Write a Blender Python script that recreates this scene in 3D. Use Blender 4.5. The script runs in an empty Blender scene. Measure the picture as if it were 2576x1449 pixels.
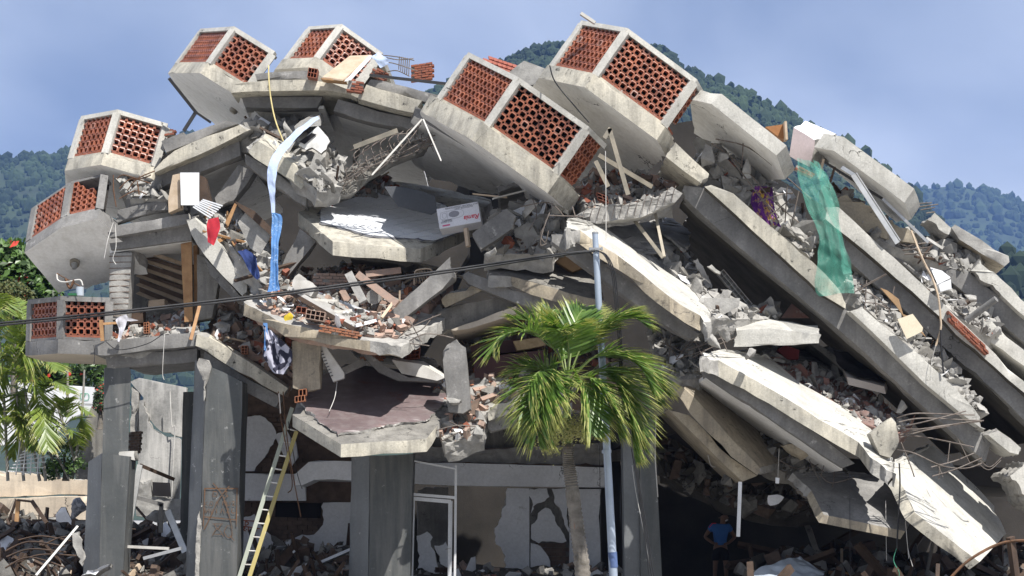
import bpy, bmesh, math, random
import numpy as np
from mathutils import Vector, Matrix, noise
from mathutils.geometry import tessellate_polygon
R = math.radians
sc = bpy.context.scene
C = sc.collection
random.seed(7)

# ---------------------------------------------------------------- camera, sky, sun, exposure
F, CX, YH, CZ = 5000.0, 1288.0, 1300.0, 1.65        # focal length in px of a 2576 px wide frame, horizon line, eye height
cam = bpy.data.objects.new('camera', bpy.data.cameras.new('camera'))
C.objects.link(cam)
cam.location = (0, 0, CZ)
cam.rotation_euler = (R(90), 0, 0)
cam.data.sensor_width = 36
cam.data.lens = F / 2576 * 36
cam.data.shift_y = (YH - 724.5) / 2576
cam.data.clip_start = 0.5
cam.data.clip_end = 20000
sc.camera = cam

SUN = Vector((0.33, -0.44, 0.83)).normalized()      # towards the sun
w = bpy.data.worlds.new('World')
sc.world = w
w.use_nodes = True
nt = w.node_tree
bg = nt.nodes['Background']
sky = nt.nodes.new('ShaderNodeTexSky')
sky.sky_type = 'NISHITA'
sky.sun_disc = False
sky.sun_elevation = math.asin(SUN.z)
sky.sun_rotation = math.atan2(SUN.x, SUN.y)
sky.air_density = 1.3
sky.dust_density = 1.5
sky.ozone_density = 2.5
tc = nt.nodes.new('ShaderNodeTexCoord')
mp = nt.nodes.new('ShaderNodeMapping')
mp.inputs['Scale'].default_value = (2.4, 2.4, 4.2)
mp.inputs['Location'].default_value = (6.6, 0.2, 1.2)
nz = nt.nodes.new('ShaderNodeTexNoise')
nz.inputs['Scale'].default_value = 1.9
nz.inputs['Detail'].default_value = 6
nz.inputs['Roughness'].default_value = 0.43
nz.inputs['Distortion'].default_value = 0.5
rp = nt.nodes.new('ShaderNodeValToRGB')
rp.color_ramp.elements[0].position = 0.36
rp.color_ramp.elements[0].color = (2.75, 3.4, 4.95, 1)
rp.color_ramp.elements[1].position = 0.67
rp.color_ramp.elements[1].color = (7.6, 8.3, 9.9, 1)
mx = nt.nodes.new('ShaderNodeMix')
mx.data_type = 'RGBA'
mx.inputs[0].default_value = 0.9
nt.links.new(tc.outputs['Generated'], mp.inputs[0])
nt.links.new(mp.outputs[0], nz.inputs['Vector'])
nt.links.new(nz.outputs['Fac'], rp.inputs[0])
nt.links.new(sky.outputs[0], mx.inputs[6])
nt.links.new(rp.outputs[0], mx.inputs[7])
nt.links.new(mx.outputs[2], bg.inputs['Color'])
bg.inputs['Strength'].default_value = 0.066

sun = bpy.data.objects.new('sun', bpy.data.lights.new('sun', 'SUN'))
C.objects.link(sun)
sun.rotation_euler = SUN.to_track_quat('Z', 'Y').to_euler()
sun.data.energy = 5.0
sun.data.angle = R(0.53)
sun.data.color = (1.0, 0.965, 0.91)
sc.view_settings.view_transform = 'Standard'
sc.view_settings.look = 'None'
sc.view_settings.gamma = 1
sc.view_settings.use_curve_mapping = False
sc.view_settings.exposure = 0.62
sc.render.engine = 'CYCLES'
sc.cycles.use_denoising = True
sc.cycles.max_bounces = 6
sc.cycles.diffuse_bounces = 3
sc.cycles.glossy_bounces = 2
sc.cycles.transmission_bounces = 4
sc.cycles.transparent_max_bounces = 12
sc.cycles.volume_bounces = 1

# ---------------------------------------------------------------- helpers
def P(x, y, d):
    return Vector(((x - CX) / F * d, d, CZ + (YH - y) / F * d))

def pts(l, d=None):
    return [P(p[0], p[1], p[2] if len(p) > 2 else d) for p in l]

class Plane:
    """a plane through three picture points with their distances; at(x, y) is the point of it under a pixel"""
    def __init__(s, *q):
        a, b, c = (P(*p) for p in q)
        s.o, s.n = a, (b - a).cross(c - a).normalized()
        if s.n.y > 0: s.n.negate()
    def at(s, x, y):
        r = P(x, y, 1.0) - Vector((0, 0, CZ))
        t = (s.o - Vector((0, 0, CZ))).dot(s.n) / r.dot(s.n)
        return Vector((0, 0, CZ)) + r * t

MAT = {}
def nd(t, k): return t.nodes.new(k)

def M(name, c1, c2=None, scale=1.2, rough=0.85, bump=0.25, bscale=25, spots=None, streak=None, crack=None, metal=0.0, spec=0.3, rnd=None, fine_=(0.9, 1.08), detail=7, contrast=(0.35, 0.65), trans=0.0):
    m = bpy.data.materials.new(name)
    m.use_nodes = True
    t = m.node_tree
    b = t.nodes['Principled BSDF']
    b.inputs['Roughness'].default_value = rough
    b.inputs['Metallic'].default_value = metal
    b.inputs['Specular IOR Level'].default_value = spec
    g = nd(t, 'ShaderNodeNewGeometry')
    pos = g.outputs['Position']
    def nzn(s, det=detail, vec=None, ro=0.6):
        n = nd(t, 'ShaderNodeTexNoise')
        n.inputs['Scale'].default_value = s
        n.inputs['Detail'].default_value = det
        n.inputs['Roughness'].default_value = ro
        t.links.new(vec or pos, n.inputs['Vector'])
        return n.outputs['Fac']
    def ramp(v, lo, hi):
        r = nd(t, 'ShaderNodeMapRange')
        r.inputs[1].default_value, r.inputs[2].default_value = lo, hi
        t.links.new(v, r.inputs[0])
        return r.outputs[0]
    def mix(f, a, c, mode='MIX'):
        x = nd(t, 'ShaderNodeMix')
        x.data_type = 'RGBA'
        x.blend_type = mode
        for i, v in ((0, f), (6, a), (7, c)):
            if isinstance(v, (int, float)): x.inputs[i].default_value = v
            elif isinstance(v, tuple): x.inputs[i].default_value = (*v, 1)
            else: t.links.new(v, x.inputs[i])
        return x.outputs[2]
    def mul(a, k):
        x = nd(t, 'ShaderNodeMath'); x.operation = 'MULTIPLY'
        t.links.new(a, x.inputs[0])
        if isinstance(k, (int, float)): x.inputs[1].default_value = k
        else: t.links.new(k, x.inputs[1])
        return x.outputs[0]
    c2 = c2 or tuple(v * 0.7 for v in c1)
    col = mix(ramp(nzn(scale), *contrast), c2, c1)
    fine = mix(ramp(nzn(scale * 22, 3), 0.25, 0.75), tuple([fine_[0]] * 3), tuple([fine_[1]] * 3))
    col = mix(1.0, col, fine, 'MULTIPLY')
    if rnd:
        oi = nd(t, 'ShaderNodeObjectInfo')
        col = mix(ramp(oi.outputs['Random'], rnd[1], rnd[1] + .08), col, rnd[0])
        dk = nd(t, 'ShaderNodeMapRange'); dk.inputs[3].default_value = .72; dk.inputs[4].default_value = 1.2
        t.links.new(oi.outputs['Random'], dk.inputs[0])
        cbn_ = nd(t, 'ShaderNodeCombineColor')
        for q_ in range(3): t.links.new(dk.outputs[0], cbn_.inputs[q_])
        col = mix(1.0, col, cbn_.outputs[0], 'MULTIPLY')
    if streak:
        mpp = nd(t, 'ShaderNodeMapping')
        mpp.inputs['Scale'].default_value = (5.0, 5.0, 0.5)
        t.links.new(pos, mpp.inputs[0])
        f = mul(ramp(nzn(1.0, 6, mpp.outputs[0]), 0.46, 0.68), streak[1])
        col = mix(f, col, streak[0])
    if spots:
        f = mul(ramp(nzn(spots[1], 9, None, 0.72), spots[2], spots[2] + 0.09), ramp(nzn(spots[1] * 0.22, 2), 0.42, 0.56))
        col = mix(f, col, spots[0])
    if crack:
        v = nd(t, 'ShaderNodeTexVoronoi')
        v.feature = 'DISTANCE_TO_EDGE'
        v.inputs['Scale'].default_value = crack
        wv = nd(t, 'ShaderNodeVectorMath'); wv.operation = 'ADD'
        nv = nd(t, 'ShaderNodeTexNoise'); nv.inputs['Scale'].default_value = 3.0; nv.inputs['Detail'].default_value = 6
        t.links.new(pos, nv.inputs['Vector'])
        t.links.new(pos, wv.inputs[0]); t.links.new(nv.outputs['Color'], wv.inputs[1])
        t.links.new(wv.outputs[0], v.inputs['Vector'])
        f = mul(ramp(v.outputs['Distance'], 0.009, 0.003), ramp(nzn(0.8, 2), 0.56, 0.66))
        col = mix(f, col, (0.04, 0.038, 0.035))
    t.links.new(col, b.inputs['Base Color'])
    if bump:
        bn = nd(t, 'ShaderNodeBump')
        bn.inputs['Strength'].default_value = bump
        bn.inputs['Distance'].default_value = 0.02
        t.links.new(nzn(bscale, 6, None, 0.65), bn.inputs['Height'])
        t.links.new(bn.outputs[0], b.inputs['Normal'])
    if trans:
        tr = nd(t, 'ShaderNodeBsdfTranslucent')
        t.links.new(mix(1.0, col, (1.5, 1.5, 0.9), 'MULTIPLY'), tr.inputs['Color'])
        ms = nd(t, 'ShaderNodeMixShader')
        ms.inputs[0].default_value = trans
        t.links.new(b.outputs[0], ms.inputs[1]); t.links.new(tr.outputs[0], ms.inputs[2])
        t.links.new(ms.outputs[0], t.nodes['Material Output'].inputs['Surface'])
    MAT[name] = m
    return m

DARK = (0.035, 0.034, 0.032)
M('conc_cream', (0.53, 0.49, 0.40), (0.33, 0.315, 0.275), 1.1, spots=(DARK, 5.5, 0.57), streak=((0.16, 0.15, 0.13), 0.6), crack=0.7, bump=0.35, fine_=(0.8, 1.15))
M('conc_pale', (0.53, 0.515, 0.47), (0.39, 0.38, 0.35), 1.3, spots=((0.12, 0.115, 0.10), 6, 0.6), streak=((0.24, 0.23, 0.2), 0.4), crack=0.6, bump=0.35, fine_=(0.8, 1.15))
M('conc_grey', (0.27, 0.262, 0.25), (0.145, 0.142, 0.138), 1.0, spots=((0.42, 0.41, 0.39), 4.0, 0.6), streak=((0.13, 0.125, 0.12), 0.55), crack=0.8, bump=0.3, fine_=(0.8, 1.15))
M('conc_old', (0.26, 0.247, 0.222), (0.145, 0.138, 0.126), 1.6, spots=(DARK, 4.5, 0.56), streak=((0.10, 0.095, 0.085), 0.7), crack=0.9, bump=0.4, fine_=(0.8, 1.15))
M('conc_tan', (0.42, 0.36, 0.265), (0.29, 0.255, 0.20), 1.2, spots=((0.16, 0.14, 0.11), 5.5, 0.58), streak=((0.14, 0.12, 0.1), 0.6), crack=0.7, bump=0.35, fine_=(0.8, 1.15))
M('conc_raw', (0.40, 0.385, 0.355), (0.22, 0.212, 0.2), 5.0, rough=0.95, bump=0.9, bscale=18, contrast=(0.3, 0.7), fine_=(0.8, 1.15))
M('conc_dust', (0.39, 0.38, 0.355), (0.23, 0.222, 0.21), 3.0, rough=0.95, bump=0.6, bscale=22, fine_=(0.8, 1.15))
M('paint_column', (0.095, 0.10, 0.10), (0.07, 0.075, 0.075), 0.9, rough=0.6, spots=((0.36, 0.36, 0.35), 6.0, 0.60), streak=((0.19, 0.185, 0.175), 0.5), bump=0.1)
M('paint_column_lit', (0.165, 0.173, 0.178), (0.13, 0.137, 0.14), 0.9, rough=0.6, spots=((0.5, 0.5, 0.5), 6.0, 0.61), streak=((0.1, 0.1, 0.1), 0.4), bump=0.1)  # lighter copy of the column paint, for faces that look better lit
M('ceil_white', (0.78, 0.77, 0.75), (0.66, 0.65, 0.63), 0.7, rough=0.8, spots=((0.22, 0.2, 0.18), 2.2, 0.63), streak=((0.4, 0.37, 0.32), 0.3), crack=0.5, bump=0.12)
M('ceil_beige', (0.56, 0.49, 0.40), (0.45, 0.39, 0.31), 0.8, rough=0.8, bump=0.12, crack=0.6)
M('plaster_white', (0.80, 0.81, 0.84), (0.68, 0.69, 0.71), 0.8, rough=0.75, spots=((0.24, 0.22, 0.2), 2.5, 0.64), crack=0.9, bump=0.15)
M('plaster_tan', (0.62, 0.53, 0.42), (0.45, 0.38, 0.30), 1.0, streak=((0.25, 0.22, 0.19), 0.5), crack=0.7)
M('render_grey', (0.42, 0.41, 0.39), (0.17, 0.17, 0.165), 0.8, streak=((0.62, 0.6, 0.57), 0.6), crack=0.5, bump=0.5, bscale=40, fine_=(0.8, 1.15))
M('terracotta', (0.335, 0.115, 0.06), (0.20, 0.068, 0.042), 2.6, rough=0.38, spec=0.5, spots=((0.5, 0.38, 0.33), 4.0, 0.62), bump=0.12, bscale=40, rnd=((0.27, 0.17, 0.14), 0.93))
M('brick_red', (0.29, 0.095, 0.055), (0.20, 0.08, 0.055), 6.0, rough=0.85, bump=0.35, spots=((0.42, 0.38, 0.34), 9.0, 0.6), fine_=(0.8, 1.15))
M('brick_orange', (0.36, 0.145, 0.07), (0.25, 0.115, 0.07), 6.0, rough=0.85, bump=0.35, spots=((0.42, 0.38, 0.34), 9.0, 0.6), fine_=(0.8, 1.15))
M('brick_brown', (0.175, 0.122, 0.092), (0.10, 0.075, 0.06), 5.0, rough=0.9, bump=0.4, fine_=(0.8, 1.15))
M('brick_dusty', (0.40, 0.27, 0.21), (0.30, 0.23, 0.19), 6.0, rough=0.9, bump=0.35, fine_=(0.8, 1.15))
M('grout', (0.13, 0.13, 0.14), None, 5.0, bump=0.3)
M('mortar', (0.36, 0.34, 0.31), (0.24, 0.23, 0.21), 5.0, bump=0.6, fine_=(0.8, 1.15))
M('tile_white', (0.72, 0.74, 0.77), (0.66, 0.68, 0.71), 2.0, rough=0.22, spec=0.5, bump=0.02)
M('floor_purple', (0.175, 0.135, 0.135), (0.12, 0.09, 0.09), 0.9, rough=0.35, spec=0.5, spots=((0.17, 0.055, 0.04), 1.6, 0.56), streak=((0.26, 0.24, 0.23), 0.35), bump=0.08)
M('floor_red', (0.27, 0.13, 0.10), (0.20, 0.15, 0.135), 1.2, rough=0.45, bump=0.1, spots=((0.33, 0.3, 0.28), 2.0, 0.55))
M('wood_tan', (0.40, 0.235, 0.11), (0.28, 0.15, 0.07), 7.0, rough=0.6, bump=0.15)
M('wood_dark', (0.085, 0.055, 0.038), (0.05, 0.034, 0.025), 4.0, rough=0.75, bump=0.4)
M('wood_pale', (0.50, 0.40, 0.30), (0.38, 0.29, 0.2), 4.0, rough=0.65, bump=0.2)
M('wood_orange', (0.33, 0.15, 0.055), (0.23, 0.10, 0.04), 3.0, rough=0.6, bump=0.2)
M('alu', (0.52, 0.52, 0.51), (0.40, 0.40, 0.39), 3.0, rough=0.38, metal=0.75, bump=0.05)
M('alu_tan', (0.34, 0.30, 0.235), (0.22, 0.2, 0.16), 4.0, rough=0.5, metal=0.3, bump=0.1)
M('galv', (0.44, 0.50, 0.58), (0.36, 0.42, 0.50), 3.0, rough=0.45, metal=0.35, streak=((0.28, 0.32, 0.38), 0.5), bump=0.06)
M('paint_blue', (0.10, 0.15, 0.30), None, 3.0, rough=0.5, bump=0.05)
M('metal_black', (0.022, 0.022, 0.024), (0.035, 0.033, 0.032), 4.0, rough=0.45, spec=0.5, bump=0.1)
M('rebar', (0.20, 0.175, 0.155), (0.12, 0.095, 0.08), 9.0, rough=0.75, metal=0.2, bump=0.5, bscale=60)
M('rebar_rust', (0.17, 0.085, 0.045), (0.09, 0.055, 0.035), 7.0, rough=0.8, metal=0.2, bump=0.5, bscale=60)
M('cable', (0.016, 0.016, 0.018), (0.03, 0.03, 0.032), 5.0, rough=0.5, bump=0)
M('wire_white', (0.6, 0.59, 0.56), (0.45, 0.43, 0.4), 5.0, rough=0.6, bump=0)
M('rope_yellow', (0.62, 0.52, 0.25), None, 8.0, rough=0.9, bump=0.2)
M('white_enamel', (0.72, 0.73, 0.75), (0.62, 0.63, 0.64), 1.5, rough=0.35, spec=0.5, bump=0.03)
M('white_dirty', (0.60, 0.585, 0.55), (0.44, 0.42, 0.38), 3.0, rough=0.6, bump=0.1)
M('cream_board', (0.66, 0.58, 0.44), (0.60, 0.52, 0.39), 2.0, rough=0.6, bump=0.03)
M('pink_wall', (0.60, 0.50, 0.50), (0.5, 0.42, 0.41), 1.0, bump=0.1)
M('card_white', (0.64, 0.64, 0.68), (0.58, 0.58, 0.61), 2.0, rough=0.7, bump=0.06)
M('card_brown', (0.34, 0.22, 0.12), (0.26, 0.165, 0.09), 2.5, rough=0.8, bump=0.15)
M('ink_red', (0.55, 0.02, 0.05), (0.5, 0.02, 0.05), rough=0.7, bump=0)
M('ink_pink', (0.55, 0.10, 0.20), (0.5, 0.1, 0.2), rough=0.7, bump=0)
M('ink_dark', (0.05, 0.05, 0.06), (0.07, 0.07, 0.08), rough=0.7, bump=0)
M('board_grey', (0.085, 0.09, 0.10), (0.065, 0.07, 0.08), rough=0.6, bump=0.05)
M('ink_grey', (0.24, 0.24, 0.27), (0.22, 0.22, 0.24), rough=0.7, bump=0)
M('spray_orange', (0.15, 0.078, 0.04), (0.10, 0.08, 0.065), 3.0, rough=0.8, bump=0)
M('spray_red', (0.45, 0.11, 0.045), (0.35, 0.1, 0.04), 5.0, rough=0.8, bump=0)
M('spray_black', (0.05, 0.05, 0.055), None, 5.0, rough=0.8, bump=0)
M('spray_green', (0.10, 0.42, 0.27), None, 5.0, rough=0.8, bump=0)
M('cloth_white', (0.68, 0.67, 0.74), (0.58, 0.57, 0.64), 4.0, rough=0.9, bump=0.15, trans=0.25)
M('cloth_red', (0.50, 0.035, 0.05), (0.36, 0.02, 0.035), 4.0, rough=0.9, bump=0.2)
M('cloth_blue', (0.035, 0.06, 0.20), (0.02, 0.035, 0.11), 3.0, rough=0.9, bump=0.2)
M('cloth_sky', (0.16, 0.34, 0.68), (0.07, 0.19, 0.48), 2.2, rough=0.85, bump=0.1, spots=((0.45, 0.6, 0.82), 26, 0.53), trans=0.3)
M('cloth_pale', (0.50, 0.60, 0.84), (0.42, 0.51, 0.76), 2.2, rough=0.85, bump=0.1, trans=0.3)
M('cloth_dark', (0.42, 0.42, 0.50), (0.03, 0.03, 0.05), 5.5, rough=0.9, bump=0.2, contrast=(0.49, 0.53), detail=1)
M('cloth_purple', (0.16, 0.035, 0.26), (0.09, 0.02, 0.15), 3.0, rough=0.9, bump=0.2, spots=((0.62, 0.42, 0.05), 6.0, 0.5))
M('cloth_maroon', (0.11, 0.018, 0.018), (0.07, 0.014, 0.014), 3.0, rough=0.9, bump=0.2)
M('cloth_yellow', (0.68, 0.50, 0.04), None, 4.0, rough=0.9, bump=0.2)
M('cloth_black', (0.018, 0.016, 0.018), None, 3.0, rough=0.9, bump=0.2)
M('quilt', (0.13, 0.14, 0.165), (0.30, 0.31, 0.34), 11.0, rough=0.95, bump=0.5, contrast=(0.45, 0.55))
M('sofa_brown', (0.075, 0.035, 0.032), (0.05, 0.025, 0.025), 2.0, rough=0.7, bump=0.1)
M('mattress', (0.42, 0.38, 0.35), (0.36, 0.32, 0.29), 1.5, rough=0.9, bump=0.1)
M('cushion', (0.34, 0.26, 0.15), (0.22, 0.16, 0.09), 9.0, rough=0.95, bump=0.2)
M('ladder_green', (0.30, 0.32, 0.26), (0.31, 0.33, 0.28), 4.0, rough=0.6, spots=((0.6, 0.6, 0.55), 9, 0.6), bump=0.1)
M('ladder_yellow', (0.34, 0.285, 0.12), (0.36, 0.30, 0.11), 4.0, rough=0.6, spots=((0.6, 0.58, 0.5), 9, 0.6), bump=0.1)
M('glass_lamp', (0.55, 0.55, 0.52), None, 4.0, rough=0.25, spec=0.6, bump=0)
M('roof_tile', (0.50, 0.20, 0.15), (0.38, 0.14, 0.10), 5.0, rough=0.8, bump=0.2)
M('bark', (0.21, 0.19, 0.165), (0.10, 0.09, 0.075), 6.0, rough=0.9, bump=0.6, bscale=14, spots=((0.30, 0.10, 0.03), 5.0, 0.61), fine_=(0.8, 1.15))
M('bark_pale', (0.38, 0.36, 0.33), (0.22, 0.21, 0.19), 5.0, rough=0.9, bump=0.5, fine_=(0.8, 1.15))
M('shaft_green', (0.20, 0.25, 0.085), (0.14, 0.19, 0.06), 3.0, rough=0.5, bump=0.05)
M('leaf_palm', (0.15, 0.245, 0.045), (0.06, 0.125, 0.025), 3.5, rough=0.38, spec=0.5, bump=0, trans=0.28)
M('leaf_palm_tip', (0.33, 0.33, 0.11), (0.22, 0.25, 0.07), 3.0, rough=0.5, bump=0, trans=0.25)
M('leaf_areca', (0.22, 0.285, 0.055), (0.10, 0.165, 0.03), 2.5, rough=0.4, spec=0.5, bump=0, trans=0.3)
M('leaf_almond', (0.12, 0.21, 0.05), (0.045, 0.095, 0.022), 1.5, rough=0.4, spec=0.5, bump=0, trans=0.25)
M('leaf_olive', (0.12, 0.125, 0.04), (0.06, 0.07, 0.02), 1.5, rough=0.5, bump=0, trans=0.2)
M('leaf_dark', (0.05, 0.085, 0.028), (0.02, 0.04, 0.012), 1.0, rough=0.5, bump=0, trans=0.15)
M('flower_red', (0.6, 0.06, 0.04), None, 2.0, rough=0.7, bump=0)
M('fruit_cream', (0.42, 0.40, 0.17), (0.30, 0.31, 0.10), 3.0, rough=0.6, bump=0)
M('forest', (0.036, 0.058, 0.022), (0.007, 0.015, 0.007), 0.012, rough=0.9, bump=0, detail=4)
M('forest_floor', (0.04, 0.06, 0.025), (0.025, 0.035, 0.018), 0.02, rough=0.95, bump=0)
M('ground', (0.37, 0.355, 0.33), (0.29, 0.28, 0.26), 0.6, rough=0.95, bump=0.6, bscale=8, fine_=(0.8, 1.15))
M('earth', (0.10, 0.09, 0.075), (0.055, 0.05, 0.043), 1.6, rough=0.95, bump=0.6, bscale=8, fine_=(0.8, 1.15))  # soil colour; also painted on as shade under two long slabs
M('inside_shade', (0.045, 0.04, 0.036), (0.025, 0.023, 0.021), 0.8, rough=0.95, bump=0.3)  # near-black colour that stands in for the shade of deep interiors
M('skin', (0.20, 0.115, 0.075), (0.16, 0.09, 0.06), 3.0, rough=0.55, bump=0)
M('shirt_blue', (0.055, 0.16, 0.42), (0.045, 0.13, 0.36), 3.0, rough=0.85, bump=0.1)
M('stripe_red', (0.62, 0.04, 0.06), None, 3.0, rough=0.85, bump=0)
M('hair', (0.012, 0.01, 0.009), None, 9.0, rough=0.7, bump=0.3)
M('plastic_clear', (0.42, 0.47, 0.52), (0.36, 0.4, 0.45), 2.0, rough=0.2, spec=0.6, bump=0)
M('plastic_green', (0.03, 0.14, 0.06), None, 2.0, rough=0.4, bump=0)

# sheer woven net: real holes cut by the shader on the sheet's own UVs
nm = bpy.data.materials.new('net_green'); nm.use_nodes = True
t = nm.node_tree; b = t.nodes['Principled BSDF']
b.inputs['Base Color'].default_value = (0.06, 0.27, 0.2, 1); b.inputs['Roughness'].default_value = 0.6
uv = nd(t, 'ShaderNodeUVMap'); sx = nd(t, 'ShaderNodeSeparateXYZ'); t.links.new(uv.outputs[0], sx.inputs[0])
fr = []
for k in (0, 1):
    a = nd(t, 'ShaderNodeMath'); a.operation = 'FRACT'; t.links.new(sx.outputs[k], a.inputs[0])
    g = nd(t, 'ShaderNodeMath'); g.operation = 'LESS_THAN'; g.inputs[1].default_value = 0.22; t.links.new(a.outputs[0], g.inputs[0]); fr.append(g)
mxm = nd(t, 'ShaderNodeMath'); mxm.operation = 'MAXIMUM'; t.links.new(fr[0].outputs[0], mxm.inputs[0]); t.links.new(fr[1].outputs[0], mxm.inputs[1])
tp = nd(t, 'ShaderNodeBsdfTransparent'); ms = nd(t, 'ShaderNodeMixShader')
t.links.new(mxm.outputs[0], ms.inputs[0]); t.links.new(tp.outputs[0], ms.inputs[1]); t.links.new(b.outputs[0], ms.inputs[2])
t.links.new(ms.outputs[0], t.nodes['Material Output'].inputs['Surface'])
MAT['net_green'] = nm

def tag(o, label=None, cat=None, group=None, kind=None):
    if label: o['label'] = label
    if cat: o['category'] = cat
    if group: o['group'] = group
    if kind or cat: o['kind'] = kind or 'thing'
    return o

def thing(name, label, cat, loc, group=None, rot=None):
    o = bpy.data.objects.new(name, None)
    o.empty_display_size = 0.1
    C.objects.link(o)
    o.location = loc
    if rot is not None: o.rotation_euler = rot.to_euler()
    return tag(o, label, cat, group)

def mk(name, v, f, mats, parent=None, mi=None, smooth=None, local=False, uvs=None):
    """one mesh object; v in world space (or, with local=True, in the parent's space)"""
    if isinstance(mats, str): mats = [mats]
    v = np.asarray(v, float).reshape(-1, 3)
    if local: o0 = np.zeros(3)
    else: o0 = np.array([v[:, 0].mean(), v[:, 1].mean(), v[:, 2].min()])
    me = bpy.data.meshes.new(name)
    me.from_pydata((v - o0).tolist(), [], f)
    for m in mats: me.materials.append(MAT[m])
    if mi is not None: me.polygons.foreach_set('material_index', mi)
    if smooth is not None:
        me.polygons.foreach_set('use_smooth', [True] * len(me.polygons))
        if smooth < 180: me.set_sharp_from_angle(angle=R(smooth))
    if uvs is not None:
        l = me.uv_layers.new(name='UVMap')
        for p in me.polygons:
            for li, vi in zip(p.loop_indices, p.vertices): l.data[li].uv = uvs[vi]
    me.update()
    o = bpy.data.objects.new(name, me)
    C.objects.link(o)
    if parent is not None:
        o.parent = parent
        if not local:
            pl = parent.location
            pp = parent.parent
            while pp is not None:
                pl = pl + pp.location; pp = pp.parent
            o.location = Vector(o0) - pl
    else: o.location = o0
    return o

def fr_noise(p, s):
    return noise.noise(p * s) + 0.5 * noise.noise(p * s * 2.1) + 0.25 * noise.noise(p * s * 4.3)

def solid(name, poly, ext, mats, parent=None, fm=None, d=None, plane=None, L=0.32, amp=0.007, chip=0.045, rawL=0.10, rawamp=0.045, jag=None, local=False, rawset=None):
    """prism on a polygon: face 0 = the polygon, 1 = its far copy, side faces by edge index.
    fm maps 'front', 'back' or an edge number to a material slot; faces of slot 2 are broken (rough) faces"""
    if isinstance(mats, str): mats = [mats, mats, 'conc_raw']
    if len(mats) == 2: mats = [mats[0], mats[1], 'conc_raw']
    fm = fm or {}
    if local: V = [Vector(p) for p in poly]
    elif plane is not None: V = [plane.at(p[0], p[1]) for p in poly]
    else: V = pts(poly, d)
    if isinstance(ext, tuple) and len(ext) == 4 and ext[0] == 'px':
        x0 = poly[0]; dd = V[0].y
        ext = P(x0[0] + ext[1], x0[1] + ext[2], dd + ext[3]) - P(x0[0], x0[1], dd)
    elif isinstance(ext, (int, float)): ext = Vector((0, ext, 0))
    else: ext = Vector(ext)
    broken = [k for k, s in fm.items() if s == 2 and isinstance(k, int)]
    # ragged outline along the broken edges
    ring, eid = [], []
    n = len(V)
    for i in range(n):
        a, c = V[i], V[(i + 1) % n]
        if i in broken:
            l = (c - a).length; k = max(2, int(l / 0.09))
            nrm = (c - a).cross(ext).normalized()
            for j in range(k):
                p = a.lerp(c, j / k)
                if j: p = p + nrm * fr_noise(p, 5.0) * min(0.09, l * 0.2)
                ring.append(p); eid.append(i)
        else:
            ring.append(a); eid.append(i)
    n2 = len(ring)
    bm = bmesh.new()
    A = [bm.verts.new(p) for p in ring]
    B = [bm.verts.new(p + ext) for p in ring]
    for tri in tessellate_polygon([ring]):
        try:
            f = bm.faces.new([A[k] for k in tri]); f.material_index = fm.get('front', 0)
            f = bm.faces.new([B[k] for k in reversed(tri)]); f.material_index = fm.get('back', 0)
        except ValueError: pass
    for i in range(n2):
        j = (i + 1) % n2
        f = bm.faces.new([A[i], A[j], B[j], B[i]]); f.material_index = fm.get(eid[i], 0)
    bmesh.ops.recalc_face_normals(bm, faces=bm.faces)
    bmesh.ops.triangulate(bm, faces=[f for f in bm.faces if len(f.verts) > 3])
    for it in range(6):
        lim = L
        es = [e for e in bm.edges if e.calc_length() > (rawL * 1.6 if any(f.material_index == 2 for f in e.link_faces) else lim * 1.6)]
        if not es or len(bm.faces) > 30000: break
        bmesh.ops.subdivide_edges(bm, edges=es, cuts=1, use_grid_fill=False)
        bmesh.ops.triangulate(bm, faces=[f for f in bm.faces if len(f.verts) > 3])
    bm.normal_update()
    for e in bm.edges:
        if len(e.link_faces) == 2 and e.calc_face_angle(0) > 0.5:
            e.verts[0].tag = True; e.verts[1].tag = True
    mv = []
    off = Vector((0, 0, 0))
    for vtx in bm.verts:
        p = vtx.co
        raw = any(f.material_index == 2 for f in vtx.link_faces)
        nn = vtx.normal
        dsp = nn * (noise.noise(p * 1.7) * amp)
        if vtx.tag and chip:
            c = max(0.0, noise.noise(p * 3.1 + Vector((9, 3, 1))) - 0.05) * 2.2 + 0.12 + 0.25 * abs(noise.noise(p * 11.0))
            dsp = dsp - nn * chip * c
        if raw and rawamp:
            dsp = dsp + nn * (fr_noise(p, 4.5) - 0.3) * rawamp + noise.noise_vector(p * 7.0) * rawamp * 0.5
        mv.append((vtx, dsp))
    for vtx, dsp in mv: vtx.co = vtx.co + dsp
    bm.verts.index_update()
    v = [tuple(x.co) for x in bm.verts]
    f = [[x.index for x in q.verts] for q in bm.faces]
    mi = [q.material_index for q in bm.faces]
    bm.free()
    return mk(name, v, f, mats, parent, mi, 38, local=local)

def boxv(c, ax, ay, az):
    """eight corners of a box from its centre and three half-axes"""
    return [c + ax * i + ay * j + az * k for i in (-1, 1) for j in (-1, 1) for k in (-1, 1)]
BOXF = [[0, 1, 3, 2], [4, 6, 7, 5], [0, 4, 5, 1], [2, 3, 7, 6], [0, 2, 6, 4], [1, 5, 7, 3]]

def boxes(name, bl, mats, parent=None, mi=None):
    v, f = [], []
    for b in bl:
        k = len(v); v += boxv(*b); f += [[i + k for i in q] for q in BOXF]
    return mk(name, v, f, mats, parent, None if mi is None else [m for m in mi for _ in range(6)])

def pbox(p0, p1, wd, th, side=None):
    """box along a line: wd across it in the picture plane, th in depth"""
    ax = (p1 - p0) / 2
    fwd = Vector((0, 1, 0)) if side is None else side
    u = ax.cross(fwd)
    if u.length < 1e-5: u = Vector((1, 0, 0))
    u.normalize()
    v = ax.cross(u).normalized()
    return ((p0 + p1) / 2, ax, u * wd / 2, v * th / 2)

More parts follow.
